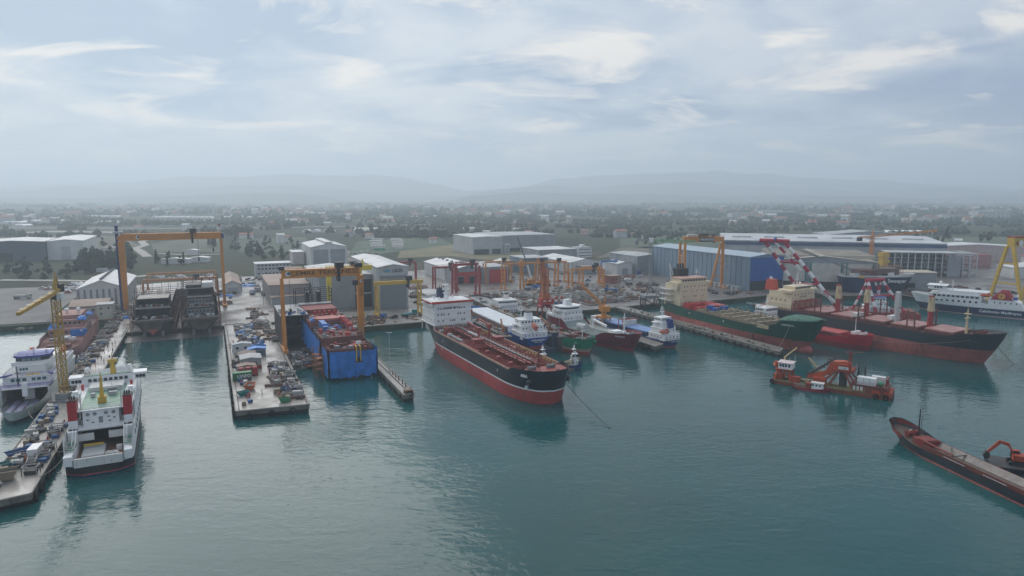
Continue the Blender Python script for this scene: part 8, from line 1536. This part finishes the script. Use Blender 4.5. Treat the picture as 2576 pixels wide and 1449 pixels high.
hut(11.3, 257, 7, 7.5, 3.6, mat('hut_grey', (.32, .31, .3), .7), ROOFG, 'grey roofed hut with red base on the middle pier', 0, BRICKRED); hut(10.5, 266, 6, 6, 3.2, mat('hut_brown', (.2, .15, .13), .8), mat('hut_roof_brown', (.23, .18, .16), .8), 'brown roofed hut behind the grey one on the middle pier'); hut(9.5, 287, 7, 3, 3, SHEDW, mat('cabin_roof', (.42, .45, .47), .6), 'white site cabin with pale blue roof on the middle pier'); hut(14.5, 277, 6.5, 3.5, 2.7, mat('hut_slate', (.12, .15, .18), .7), mat('blue_sheet', (.03, .2, .6), .5), 'slate cabin with bright blue roof sheet on the middle pier'); hut(9.5, 251, 6, 4, 2.4, mat('hut_tan', (.3, .26, .22), .8), ROOFT, 'low tan shelter beside the red tanks on the middle pier')
tank = proto('pressure_tank', [('tank', MB().box(-.9, .9, -1.1, 1.1, .3, 3.0, (.15, .2)), bz('red')), ('skid', MB().box(-1, 1, -1.2, 1.2, 0, .3), BLACKM)])
for i, r in enumerate((7.6, 9.8, 12.0)): put(tank, W(r, 248), YAW, ('left', 'middle', 'right')[i] + ' one of three red tanks beside the green container', 'tank', 'red tanks on the middle pier')
def skip(m): return proto('skip', [('body', MB().add([(-1.3, -.8, .2), (1.3, -.8, .2), (1.3, .8, .2), (-1.3, .8, .2), (-1.9, -1, 1.5), (1.9, -1, 1.5), (1.9, 1, 1.5), (-1.9, 1, 1.5)], [(0, 3, 2, 1), (0, 1, 5, 4), (1, 2, 6, 5), (2, 3, 7, 6), (3, 0, 4, 7)]), m), ('rim', MB().box(-2, 2, -1.1, -.98, 1.4, 1.55).box(-2, 2, .98, 1.1, 1.4, 1.55), m), ('load', MB().box(-1.6, 1.6, -.85, .85, .9, 1.15), DARKST)])
put(skip(bz('orange')), W(9.4, 229.5), YAW + 1.3, 'orange waste skip near the end of the middle pier', 'skip', None, 1.25); put(skip(bz('blue')), W(20.6, 221), YAW + .1, 'blue skip among steel scrap on the middle pier', 'skip', None, 1.2); put(skip(bz('green')), W(18.2, 211), YAW, 'green skip at the end of the middle pier', 'skip', None, .9); put(skip(TEAL), W(7.0, 223.5), YAW + .4, 'teal skip near the end of the middle pier', 'skip', None, .9); put(skip(bz('blue')), W(-44.8, 190.5), YAW + .5, 'blue skip on the left pier edge', 'skip', None, 1.2); put(skip(TEAL), W(-44.9, 184), YAW + .4, 'teal skip on the left pier edge', 'skip', None, 1.0); put(skip(bz('tan')), W(-44.6, 176), YAW + .1, 'large tan skip full of scrap on the left pier', 'skip', None, 1.5)
PR = {
 'plates': proto('plate_stack', [('plate', MB().box(-1.6, 1.6, -1, 1, .1, .22).box(-1.5, 1.5, -1.0, .9, .22, .34).box(-1.65, 1.4, -.9, 1, .34, .5), bz('rust')), ('bearer', MB().box(-1.2, -1, -1, 1, 0, .1).box(1, 1.2, -1, 1, 0, .1), BLACKM)]),
 'pipes': proto('pipe_bundle', [('pipe', MB().tube((-3, 0, .2), (3, 0, .2), .18, .18, 7).tube((-3, .4, .2), (3, .4, .2), .18, .18, 7).tube((-3, -.4, .2), (3, -.4, .2), .18, .18, 7).tube((-2.8, .2, .55), (2.8, .2, .55), .18, .18, 7).tube((-3.1, -.2, .55), (2.9, -.2, .55), .18, .18, 7), bz('rust')), ('chock', MB().box(-1.6, -1.4, -.7, .7, 0, .1), BLACKM)]),
 'frame': proto('storage_rack', [('frame', MB().bar((-1.5, -1, 0), (-1.5, -1, 1.8), .1).bar((1.5, -1, 0), (1.5, -1, 1.8), .1).bar((-1.5, 1, 0), (-1.5, 1, 1.8), .1).bar((1.5, 1, 0), (1.5, 1, 1.8), .1).bar((-1.5, -1, 1.8), (1.5, -1, 1.8), .1).bar((-1.5, 1, 1.8), (1.5, 1, 1.8), .1).bar((-1.5, -1, 1.8), (-1.5, 1, 1.8), .1).bar((1.5, -1, 1.8), (1.5, 1, 1.8), .1), bz('grey')), ('load', MB().box(-1.2, 1.2, -.8, .8, .1, .9), DARKST)]),
 'crate': proto('crate', [('body', MB().box(-.8, .8, -.6, .6, .12, 1.2), bz('tan')), ('pallet', MB().box(-.85, .85, -.65, .65, 0, .12), BARK), ('lid', MB().box(-.83, .83, -.63, .63, 1.2, 1.27), bz('tan'))]),
 'cabinet': proto('generator', [('body', MB().box(-1.2, 1.2, -.6, .6, .25, 1.7), bz('white')), ('base', MB().box(-1.3, 1.3, -.7, .7, 0, .25), BLACKM), ('exhaust', MB().tube((.8, 0, 1.7), (.8, 0, 2.2), .08, .08, 6), BLACKM)]),
 'drum': proto('cable_drum', [('flange', MB().tube((0, -.5, .8), (0, -.4, .8), .8, .8, 14), bz('tan')), ('core', MB().tube((0, -.4, .8), (0, .4, .8), .45, .45, 12), BLACKM), ('flange', MB().tube((0, .4, .8), (0, .5, .8), .8, .8, 14), bz('tan'))]),
 'block': proto('ship_section', [('plate', MB().box(-3.4, 3.4, -2.4, 2.4, .25, .4), bz('grey')), ('stiffener', MB().box(-3.3, 3.3, -1.7, -1.6, .4, .9).box(-3.3, 3.3, -.6, -.5, .4, .9).box(-3.3, 3.3, .5, .6, .4, .9).box(-3.3, 3.3, 1.6, 1.7, .4, .9), bz('rust')), ('trestle', MB().box(-2.6, -2.4, -2.2, 2.2, 0, .25).box(2.4, 2.6, -2.2, 2.2, 0, .25), BLACKM)]),
 'scrap': proto('scrap_heap', [('heap', MB().cbox(-.5, .2, 0, 1.4, .9, .5, .4).cbox(.5, -.3, 0, 1.1, 1.0, .7, 1.1).cbox(.1, .3, .4, 1.2, .6, .5, 2.1).bar((-1.2, -.6, .1), (1.0, .7, 1.1), .08).bar((-.8, .8, .2), (1.2, -.2, 1.0), .07), DARKST), ('pipe', MB().tube((-1.3, .1, .5), (1.2, -.3, .8), .1, .1, 6), bz('rust'))]),
 'bluebin': proto('storage_bin', [('body', MB().box(-.8, .8, -.6, .6, 0, 1.0, (-.1, -.1)), bz('blue')), ('load', MB().box(-.75, .75, -.55, .55, .85, .97), DARKST)]),
 'whitebag': proto('bulk_bag', [('bag', MB().ball((0, 0, .55), .62, 8, 6, .9), bz('white')), ('tie', MB().tube((0, 0, 1.05), (0, 0, 1.3), .14, .2, 6), bz('white'))]),
 'bottle': proto('gas_bottle_rack', [('bottle', MB().tube((-.4, 0, 0), (-.4, 0, 1.4), .14, .12, 7).tube((0, 0, 0), (0, 0, 1.4), .14, .12, 7).tube((.4, 0, 0), (.4, 0, 1.4), .14, .12, 7), bz('red')), ('rack', MB().bar((-.7, .25, .8), (.7, .25, .8), .05).bar((-.7, .25, 0), (-.7, .25, 1), .05).bar((.7, .25, 0), (.7, .25, 1), .05), BLACKM)]),
}
DESC = {'plates': 'rusty steel plate stack', 'pipes': 'rusty pipe bundle', 'frame': 'loaded grey steel rack', 'crate': 'tan palletised crate', 'cabinet': 'white generator box', 'drum': 'wooden cable drum', 'block': 'flat ribbed hull panel', 'scrap': 'dark scrap heap', 'bluebin': 'small blue storage bin', 'whitebag': 'white bulk bag', 'bottle': 'red gas bottle rack'}
def scatter(n, r0, r1, a0, a1, kinds, where, z=None, s0=.8, s1=1.2, align=.25):
    for i in range(n):
        k = random.choice(kinds); l = DESC[k] + ' ' + where
        zz = z(random.random()) if callable(z) else z
        put(PR[k], W(random.uniform(r0, r1), random.uniform(a0, a1)), YAW + random.choice((0, R(90))) + random.uniform(-align, align), l, PR[k][0].replace('_', ' '), 'pieces of the kind ' + DESC[k] + ' ' + where, random.uniform(s0, s1), zz)
random.seed(404)
ST = ['scrap', 'scrap', 'plates', 'frame', 'frame', 'pipes', 'crate', 'cabinet', 'scrap', 'bottle']
scatter(100, 16.8, 23.6, 212, 262, ST + ['whitebag'], 'on the right side of the middle pier'); scatter(35, 5.6, 9, 211, 300, ['crate', 'bluebin', 'cabinet', 'scrap', 'bottle', 'frame'], 'along the left edge of the middle pier', s1=1.0); scatter(81, 9, 16, 296, 345, ['scrap', 'frame', 'crate', 'plates', 'cabinet', 'bluebin', 'scrap'], 'at the root of the middle pier')
scatter(70, 26.2, 35.2, 259, 285, ['scrap', 'whitebag', 'cabinet', 'crate', 'bottle', 'plates', 'frame', 'bluebin', 'scrap'], 'on the slip beside the blue wrapped ship', .75); scatter(54, 17.5, 24, 300, 400, ['scrap', 'plates', 'frame', 'pipes'], 'beside the brown roofed workshop')
scatter(62, -46.3, -43.2, 170, 232, ['scrap', 'crate', 'cabinet', 'frame', 'bluebin', 'whitebag'], 'on the outer half of the left pier', s1=1.0); scatter(30, -41, -38.2, 172, 215, ['scrap', 'bottle', 'frame', 'bluebin'], 'beside the white ferry on the left pier', s1=1); scatter(81, -46.6, -42.6, 250, 330, ['scrap', 'crate', 'frame', 'plates', 'cabinet', 'bluebin', 'scrap'], 'on the inner half of the left pier'); scatter(49, -47, -42.6, 332, 392, ['scrap', 'frame', 'plates', 'pipes'], 'at the root of the left pier')
scatter(59, -50, -22, 392, 432, ['scrap', 'frame', 'plates', 'crate', 'cabinet'], 'between striped hall and slips'); scatter(54, -36, 3, 352, 400, ['scrap', 'scrap', 'frame', 'plates', 'pipes'], 'around the slip hulls', 1.0)
scatter(81, 58.5, 76, 325, 345, ['scrap', 'scrap', 'plates', 'pipes'], 'on the wet apron', s0=.9, s1=1.5); scatter(35, 6, 34, 440, 550, ['crate', 'frame', 'cabinet', 'bluebin', 'scrap'], 'in the lane behind the narrow shed', s0=1, s1=1.6)
scatter(128, 156, 240, 335, 395, ['block', 'block', 'plates', 'pipes', 'scrap', 'frame', 'crate', 'cabinet'], 'in the middle of the yard', s0=1, s1=1.7); scatter(94, 108, 136, 340, 450, ['scrap', 'pipes', 'plates', 'frame', 'scrap'], 'under the red gantries', s0=1, s1=1.6); scatter(81, 200, 262, 330, 405, ['scrap', 'plates', 'crate', 'cabinet', 'whitebag', 'frame'], 'on the quay by the grey tower crane', s1=1.5); scatter(81, 243, 318, 330, 400, ['scrap', 'plates', 'frame', 'pipes', 'whitebag'], 'before the blue grey hall', s0=1, s1=1.7); scatter(54, 395, 470, 262, 330, ['block', 'scrap', 'plates', 'frame'], 'on the right shore behind the ferry', s0=1, s1=1.8)
scatter(35, 206.9, 209, 205, 310, ['crate', 'bottle', 'whitebag', 'scrap', 'cabinet'], 'on the long pier beside the green ship', s0=.5, s1=.8); scatter(16, 166.9, 170, 234, 268, ['crate', 'scrap', 'whitebag'], 'on the short pier by the blue coaster', s0=.5, s1=.8); scatter(32, 190, 300, 420, 540, ['crate', 'block', 'cabinet', 'bluebin'], 'in the back of the yard', s0=1, s1=1.8)
scatter(60, -40, 6, 420, 480, ['scrap', 'plates', 'frame', 'block', 'pipes'], 'behind the slip hulls', s0=1, s1=1.7); scatter(40, 60, 108, 324, 345, ['crate', 'scrap', 'plates'], 'near the apron edge', s0=.6, s1=.9)
# pale hull panels laid out in a grid
pg = proto('deck_section', [('plate', MB().box(-5, 5, -4, 4, .4, .6), mat('panel_pale', (.38, .37, .34), .5, rust=.3, streak=False, wet=.25)), ('edge_girder', MB().box(-5.2, 5.2, -4.2, -3.9, 0, 1.8).box(-5.2, 5.2, 3.9, 4.2, 0, 1.8).box(-5.2, -4.9, -3.9, 3.9, 0, 1.8).box(4.9, 5.2, -3.9, 3.9, 0, 1.8).box(-.15, .15, -3.9, 3.9, .6, 1.7), mat('girder_pale', (.3, .29, .27), .6, rust=.4))])
for i in range(4):
    for j in range(3): put(pg, W(183 + i * 11.2, 352 + j * 9.4), YAW, 'pale framed deck panel laid out in the yard grid', 'hull panel', 'pale deck panels in the yard grid', 1.0)
# blue tarpaulin heaps
for i, (r, a, w, d) in enumerate(((12.8, 318, 6, 5), (15.5, 311, 5, 4), (11, 325, 4, 4), (16.2, 296, 6, 3.5), (18.6, 251, 2.6, 2), (13, 333, 4, 6), (15, 342, 5, 4), (8, 455, 5, 8), (22, 500, 8, 12), (26, 470, 5, 6), (-41, 392, 3, 3), (-46.5, 297, 4, 3), (204, 415, 3.5, 3), (17.2, 303, 4, 3))):
    p = W(r, a); o = thing('tarpaulin_heap', (p.x, p.y, LZ + .08), YAW + .2 * i, 'bright blue tarpaulin draped over a heap ' + ('on the middle pier' if 4 < r < 20 and a < 350 else 'in the yard lanes'), 'tarpaulin', 'blue tarpaulin heaps ' + ('on the middle pier' if 4 < r < 20 and a < 350 else 'in the yard lanes')); wavy_tarp(o, 0, 0, 0, w, d, 1.5, seed=i * 3.1); MB().cbox(.2, .1, 0, w * .5, d * .5, .9, .3).build('load', DARKST, o)
# vehicles
def car_parts(c, van=False):
    m = mat('car_' + c, {'white': (.68, .68, .68), 'silver': (.4, .41, .42), 'dark': (.04, .045, .05), 'red': (.38, .03, .03), 'blue': (.04, .12, .35)}[c], .3, var=.04, spec=.6)
    if van: body = [(-2.5, .35), (2.4, .35), (2.5, .9), (2.2, 1.2), (1.5, 2.1), (-2.45, 2.15), (-2.5, .8)]; gl = [(1.55, 1.25), (2.15, 1.22), (1.5, 2.0), (.9, 2.0)]
    else: body = [(-2.1, .3), (2.1, .3), (2.15, .75), (1.2, .95), (-1.95, 1.0), (-2.15, .8)]; gl = [(-1.75, .97), (1.15, .93), (.45, 1.42), (-1.2, 1.45)]
    b = MB().prismy(body, -.85, .85); w = .72 if not van else .87
    ps = [('body', b, m), ('glass', MB().prismy(gl, -w, w), GLASS)]
    if not van: ps.append(('roof', MB().box(-1.15, .42, -.66, .66, 1.42, 1.48), m))
    x = 1.35 if not van else 1.6
    for sx in (-x, x):
        for y in (-.8, .8): ps.append(('wheel', MB().tube((sx, y - .1, .32), (sx, y + .1, .32), .32, .32, 10), RUBBER))
    return ps
CP = {(c, v): proto('van' if v else 'car', car_parts(c, v)) for c in ('white', 'silver', 'dark', 'red', 'blue') for v in ((False, True) if c in ('white', 'blue') else (False,))}
def cars(n, pts, where, cols=('white', 'white', 'silver', 'silver', 'dark', 'red')):
    for i in range(n):
        c = random.choice(cols); v = c == 'white' and random.random() < .25; p = pts(i); put(CP[(c, v)], p, random.choice((.1, 1.67, 3.2)) + random.uniform(-.1, .1), '%s %s parked %s' % (c, 'van' if v else 'car', where), 'van' if v else 'car', '%s %ss parked %s' % (c, 'van' if v else 'car', where))
def inimg(x0, x1, y0, y1): return lambda i: gp(random.uniform(x0, x1), random.uniform(y0, y1), LZ)
cars(17, lambda i: gp(104 + i * 7.0 + random.uniform(-2, 2), 728 + random.uniform(-2, 3), LZ), 'in the front row of the gravel lot'); cars(26, inimg(165, 222, 712, 738), 'beside the striped hall'); cars(8, inimg(290, 335, 692, 700), 'before the grove of trees', ('white', 'silver')); cars(30, inimg(390, 545, 692, 706), 'behind the slip hulls', ('white', 'white', 'silver')); cars(22, inimg(880, 960, 630, 652), 'in the brown storage lot'); cars(18, inimg(1410, 1500, 650, 668), 'behind the white striped hall'); cars(24, inimg(1545, 1640, 668, 712), 'in the lot left of the blue grey hall', ('white', 'white', 'silver', 'red')); cars(6, inimg(1400, 1480, 700, 722), 'in the yard centre', ('white', 'blue', 'red'))
put(CP[('white', True)], W(68.5, 344), YAW + 1.2, 'white van on the wet apron', 'van', None); put(CP[('dark', False)], W(84, 337), YAW + .4, 'dark car on the wet apron', 'car', None); put(CP[('blue', True)], W(79.5, 341), YAW + .9, 'blue van on the wet apron', 'van', None); put(CP[('white', True)], W(-41, 190), YAW + 1.5, 'white van on the left pier beside the ferry', 'van', None, 1.25)
def truck(p, rz, m, label, long=True):
    s = thing('truck', (p.x, p.y, LZ + .08), rz, label, 'truck'); MB().box(-5, 2.4, -1.2, 1.2, .9, 1.1).build('bed', BLACKM, s); MB().box(2.7, 4.6, -1.2, 1.2, .7, 3.0, (.1, .05)).build('cab', m, s); MB().box(-4.8, 2.2, -1.15, 1.15, 1.1, 2.4 if long else 1.6).build('load', m, s); windows(s, [(4.56, 0, 2.3)], 1.9, .8, R(90))
    w = MB().tube((0, -.15, 0), (0, .15, 0), .5, .5, 10).mesh('wheel', RUBBER)
    for x in (-4, -2.8, 3.6):
        for y in (-1.1, 1.1): inst('wheel', w, s, (x, y, .5))
truck(W(93, 340), YAW + .5, TEAL, 'teal flatbed truck on the wet apron', False); truck(gp(58, 752, LZ), .1, bz('white'), 'white truck parked alone on the gravel lot'); truck(W(236, 372), YAW + 2.2, bz('blue'), 'blue loaded truck in the yard right of the panel grid'); truck(W(194, 404), YAW + .3, bz('blue'), 'blue tipper truck by the red doored hall', False)
# stacks in the storage lot
stk = proto('timber_stack', [('stack', MB().box(-7, 7, -2, 2, 0, 2.4).box(-6.6, 6.8, -1.8, 1.9, 2.4, 3.4), mat('lot_white', (.58, .55, .5), .7)), ('cover', MB().box(-7.1, 6.9, -2.1, 2.1, 3.4, 3.6), OFFW)])
for i in range(7):
    for x in (948, 1000): put(stk, gp(x + random.uniform(-3, 3), 607 + i * 3.2, LZ), random.uniform(-.1, .1), 'pale stacked load under cover in the storage lot', 'stack', 'pale stacks in the storage lot', random.uniform(.8, 1.2))
put(proto('container', container_parts(12, mat('lot_green', (.05, .3, .18), .6))), gp(955, 630, LZ), .05, 'green long container at the front of the storage lot', 'container', None)
# containers and cabins by the blue grey hall
for i in range(10):
    c = random.choice(('white', 'white', 'red', 'blue', 'grey')); put(proto('container', container_parts(6, bz(c))), gp(1612 + (i % 4) * 11 + random.uniform(-3, 3), 664 + (i // 4) * 13, LZ), random.uniform(0, 1.6), c + ' container in the lot left of the blue grey hall', 'container', c + ' containers in the lot left of the blue grey hall')
for i in range(7): put(proto('cabin', [('body', MB().box(-1.5, 1.5, -1.2, 1.2, 0, 2.6), SHEDL), ('door', MB().box(-.4, .4, -1.25, -1.2, 0, 2), GREYST)]), W(317.5, 346 + i * 4.2), YAW, 'grey site cabin along the foot of the blue grey hall', 'cabin', 'site cabins along the blue grey hall')
for i, (r, a) in enumerate(((175.4, 333), (178.6, 332.5))): put(proto('mooring_dolphin', [('column', MB().tube((0, 0, 0), (0, 0, 3.2), .7, .7, 10), bz('blue')), ('band', MB().tube((0, 0, 3.2), (0, 0, 4.6), .7, .7, 10), WHITE), ('cap', MB().tube((0, 0, 4.6), (0, 0, 6.2), .7, .7, 10), RED)]), W(r, a), 0, ('left' if i == 0 else 'right') + ' red white and blue post beside the orange portal crane', 'post', None)
# people in work clothes
def person_mesh(name, over, arm):
    me = bpy.data.meshes.new(name); J = [(0, 0, .95), (0, 0, 1.2), (0, 0, 1.45), (0, 0, 1.56), (0, .01, 1.68), (0, 0, 1.78), (.19, 0, 1.42), (.25, .02 + arm * .1, 1.14), (.23, .1 + arm * .25, .92), (-.19, 0, 1.42), (-.25, -.02, 1.14), (-.24, .08, .9), (.1, 0, .9), (.11, .06 + arm * .08, .48), (.12, .02 + arm * .16, .06), (-.1, 0, .9), (-.11, .03, .48), (-.12, -.04 - arm * .1, .06), (.12, .16 + arm * .16, .04), (-.12, .1 - arm * .1, .04)]
    E_ = [(0, 1), (1, 2), (2, 3), (3, 4), (4, 5), (2, 6), (6, 7), (7, 8), (2, 9), (9, 10), (10, 11), (0, 12), (12, 13), (13, 14), (0, 15), (15, 16), (16, 17), (14, 18), (17, 19)]
    rad = [.16, .16, .17, .065, .1, .09, .085, .06, .045, .085, .06, .045, .1, .075, .06, .1, .075, .06, .05, .05]
    me.from_pydata(J, E_, []); o = bpy.data.objects.new(name, me); col.objects.link(o); m = o.modifiers.new('skin', 'SKIN'); o.modifiers.new('sub', 'SUBSURF').levels = 1
    for i, v in enumerate(me.skin_vertices[0].data): v.radius = (rad[i], rad[i]); v.use_root = i == 0
    out_ = bpy.data.meshes.new_from_object(o.evaluated_get(bpy.context.evaluated_depsgraph_get())); bpy.data.objects.remove(o); out_.name = name; out_.materials.clear(); out_.materials.append(mat('work_' + over, {'navy': (.02, .03, .07), 'orange': (.5, .14, .03), 'grey': (.14, .14, .15)}[over], .9)); out_.materials.append(mat('skin', (.4, .24, .17), .6)); out_.materials.append(BLACKM)
    for p in out_.polygons: p.material_index = 1 if (p.center.z > 1.5 or (p.center.z < 1.0 and abs(p.center.x) > .19 and p.center.z > .8)) else (2 if p.center.z < .1 else 0); p.use_smooth = True
    return out_
PM = [(c, person_mesh('person', c, a)) for c, a in (('navy', .3), ('orange', 1.0), ('grey', -.2))]; HM_ = {c: MB().ball((0, 0.01, 1.76), .15, 10, 6, .75).box(-.1, .1, .1, .22, 1.7, 1.73).mesh('helmet', bz(c)) for c in ('white', 'orange')}
def person(p, rz, where, z=None):
    c, me = random.choice(PM); h = random.choice(('white', 'orange')); o = thing('person', (p.x, p.y, LZ + .07 if z is None else z), rz, 'person in %s clothes, %s helmet, %s' % (c, h, where), 'person', 'people in %s clothes and %s helmets %s' % (c, h, where)); inst('body', me, o); inst('helmet', HM_[h], o)
for x, y in ((40, 1168), (46, 1165), (54, 1163), (62, 1160), (30, 1170), (58, 1152), (66, 1165)): person(gp(x, y, LZ), random.uniform(0, 6), 'at the left pier end')
for x, y in ((262, 884), (272, 878), (283, 872), (290, 866), (276, 905), (255, 905), (262, 915), (284, 888), (246, 905), (278, 916), (240, 925)): person(gp(x, y, LZ), random.uniform(0, 6), 'walking on the inner left pier')
for r, a in ((5.5, 300), (6.2, 297), (5.2, 292), (6.8, 304), (13, 330), (18, 345), (16, 232), (12.5, 222), (18.4, 380), (19.4, 386), (5.0, 262), (21, 300), (60, 330), (70, 350)): person(W(r, a), random.uniform(0, 6), 'on the middle pier' if r < 25 and a < 350 else 'in the yard')
for a in (212, 216, 221, 225, 229, 206): put(proto('mooring_post', [('post', MB().tube((0, 0, 0), (0, 0, 1.3), .2, .16, 7), bz('rust')), ('cap', MB().tube((0, 0, 1.3), (0, 0, 1.4), .26, .26, 7), BLACKM)]), W(56.2, a), 0, 'rusty mooring post on the narrow pier', 'post', 'mooring posts on the narrow pier')
put(proto('concrete_block', [('block', MB().box(-1.4, 1.4, -1, 1, 0, 1.1, (.1, .1)), bz('rust')), ('tyre', MB().torus((0, -1.2, .1), .8, .3, 'y'), RUBBER)]), W(55.2, 205), YAW, 'rusty concrete block at the tip of the narrow pier', 'block', None); p = W(55.4, 230); s_ = thing('lamp_post', (p.x, p.y, LZ), 0, 'tall thin lamp post on the narrow pier', 'lamp post'); MB().tube((0, 0, 0), (0, 0, 15), .13, .08, 6).build('pole', LGREY, s_); MB().box(-1.0, 1.0, -.15, .15, 14.8, 15).build('lamp_arm', LGREY, s_)
for i, (r, a, lab) in enumerate(((26, 404, 'beside the brown roofed workshop'), (208, 424, 'in the yard centre'), (228, 352, 'by the panel grid'), (300, 338, 'before the blue grey hall'), (155.5, 345, 'behind the floating dock'))): p = W(r, a); s_ = thing('lamp_post', (p.x, p.y, LZ), 0, 'tall thin grey lamp post ' + lab, 'lamp post'); MB().tube((0, 0, 0), (0, 0, 19), .16, .1, 6).build('pole', LGREY, s_); MB().box(-1.2, 1.2, -.2, .2, 18.8, 19.1).build('lamp_arm', LGREY, s_)
# fenders
fe = proto('tyre_fender', [('tyre', MB().torus((0, 0, 0), .75, .32, 'x', 14, 7), RUBBER), ('chain', MB().bar((0, 0, .7), (.1, 0, 1.6), .06), BLACKM)])
def fend(r, a0, a1, n, where, s=1.0, rz=0.0):
    for i in range(n): put(fe, W(r, a0 + (a1 - a0) * (i + random.uniform(-.2, .2)) / max(1, n - 1)), YAW + rz, 'black tyre fender hanging ' + where, 'fender', 'tyre fenders ' + where, s * random.uniform(.85, 1.15), 1.0)
fend(3.8, 209, 262, 9, 'on the left face of the middle pier', 1.35); fend(3.9, 268, 330, 9, 'on the left face of the middle pier', .9); fend(-36.9, 168, 215, 9, 'on the left pier beside the ferry', 1.25); fend(-36.9, 225, 345, 14, 'on the inner left pier', .8); fend(206.2, 203, 315, 26, 'along the long pier', .8); fend(166.0, 232, 300, 10, 'along the short pier', .8); fend(53, 206, 260, 8, 'on the narrow pier', .6)
for r in (8, 14, 20): put(fe, W(r, 206.0), YAW + R(90), 'black tyre fender on the end of the middle pier', 'fender', 'tyre fenders on the end of the middle pier', .8, 1.2)
# crane rails along the piers
for r, a0, a1 in ((24.2, 207, 410), (5.2, 208, 440), (-38.0, 340, 440), (55.4, 207, 360)):
    p, q = W(r, a0, LZ + .1), W(r, a1, LZ + .1); o = MB().bar(p, q, .12).build('crane_rail', BLACKM); o['kind'] = 'structure'
# ropes from ships to piers
for a, b, lab in ((W(-33.5, 180, 5), W(-37.6, 174, 3), 'thick pale rope from the white ferry stern to the left pier'), (W(-33.5, 186, 5), W(-38.2, 192, 3), 'second pale rope from the white ferry to the left pier'), (W(-51.5, 233, 4), W(-47.8, 222, 3), 'rope from the open bow ferry to the left pier'), (W(218, 206, 12), W(210.5, 204.5, 3), 'steep mooring rope from the green ship bow to the long pier'), (W(229, 204, 11), W(247, 200, 5), 'mooring rope between green ship bow and red ship')):
    chain(None, a, b, lab, .08, .8, 'mooring_rope', ROPE)
# ---------------------------------------------------------------- repeats told apart by their place in the row
ORD = 'first second third fourth fifth sixth seventh eighth ninth tenth eleventh twelfth thirteenth fourteenth fifteenth sixteenth seventeenth eighteenth nineteenth twentieth'.split()
ORD += [t + '-' + o for t in ('twenty', 'thirty', 'forty') for o in ORD[:9]]
MARKS = [(300, 'beyond the left pier'), (600, 'beyond the goliath crane'), (880, 'beyond the middle pier'), (1140, 'beyond the grey lettered hall'), (1420, 'beyond the box halls'), (1640, 'beyond the yard centre'), (1960, 'beyond the blue grey hall'), (2280, 'beyond the vast pale hall'), (9999, 'beyond the yellow goliath')]
def img_x(o): v = o.location; return 1288 + f_px * v.x / (v.y * math.cos(cam_pitch) - (v.z - cam_h) * math.sin(cam_pitch))
same = {}
for o in col.objects:
    if o.parent is None and o.get('label') and o.get('group'):
        if 'hazy plain' in o['label']:
            w = next(t for x, t in MARKS if img_x(o) < x); o['label'] = o['label'].replace('on the hazy plain', w); o['group'] = o['group'].replace('on the hazy plain', w)
        same.setdefault(o['label'], []).append(o)
for lab, os_ in same.items():
    if 1 < len(os_) <= len(ORD) and len(lab.split()) <= 12:
        for k, o in zip(ORD, sorted(os_, key=img_x)): o['label'] = lab + ', ' + k + ' from the left'
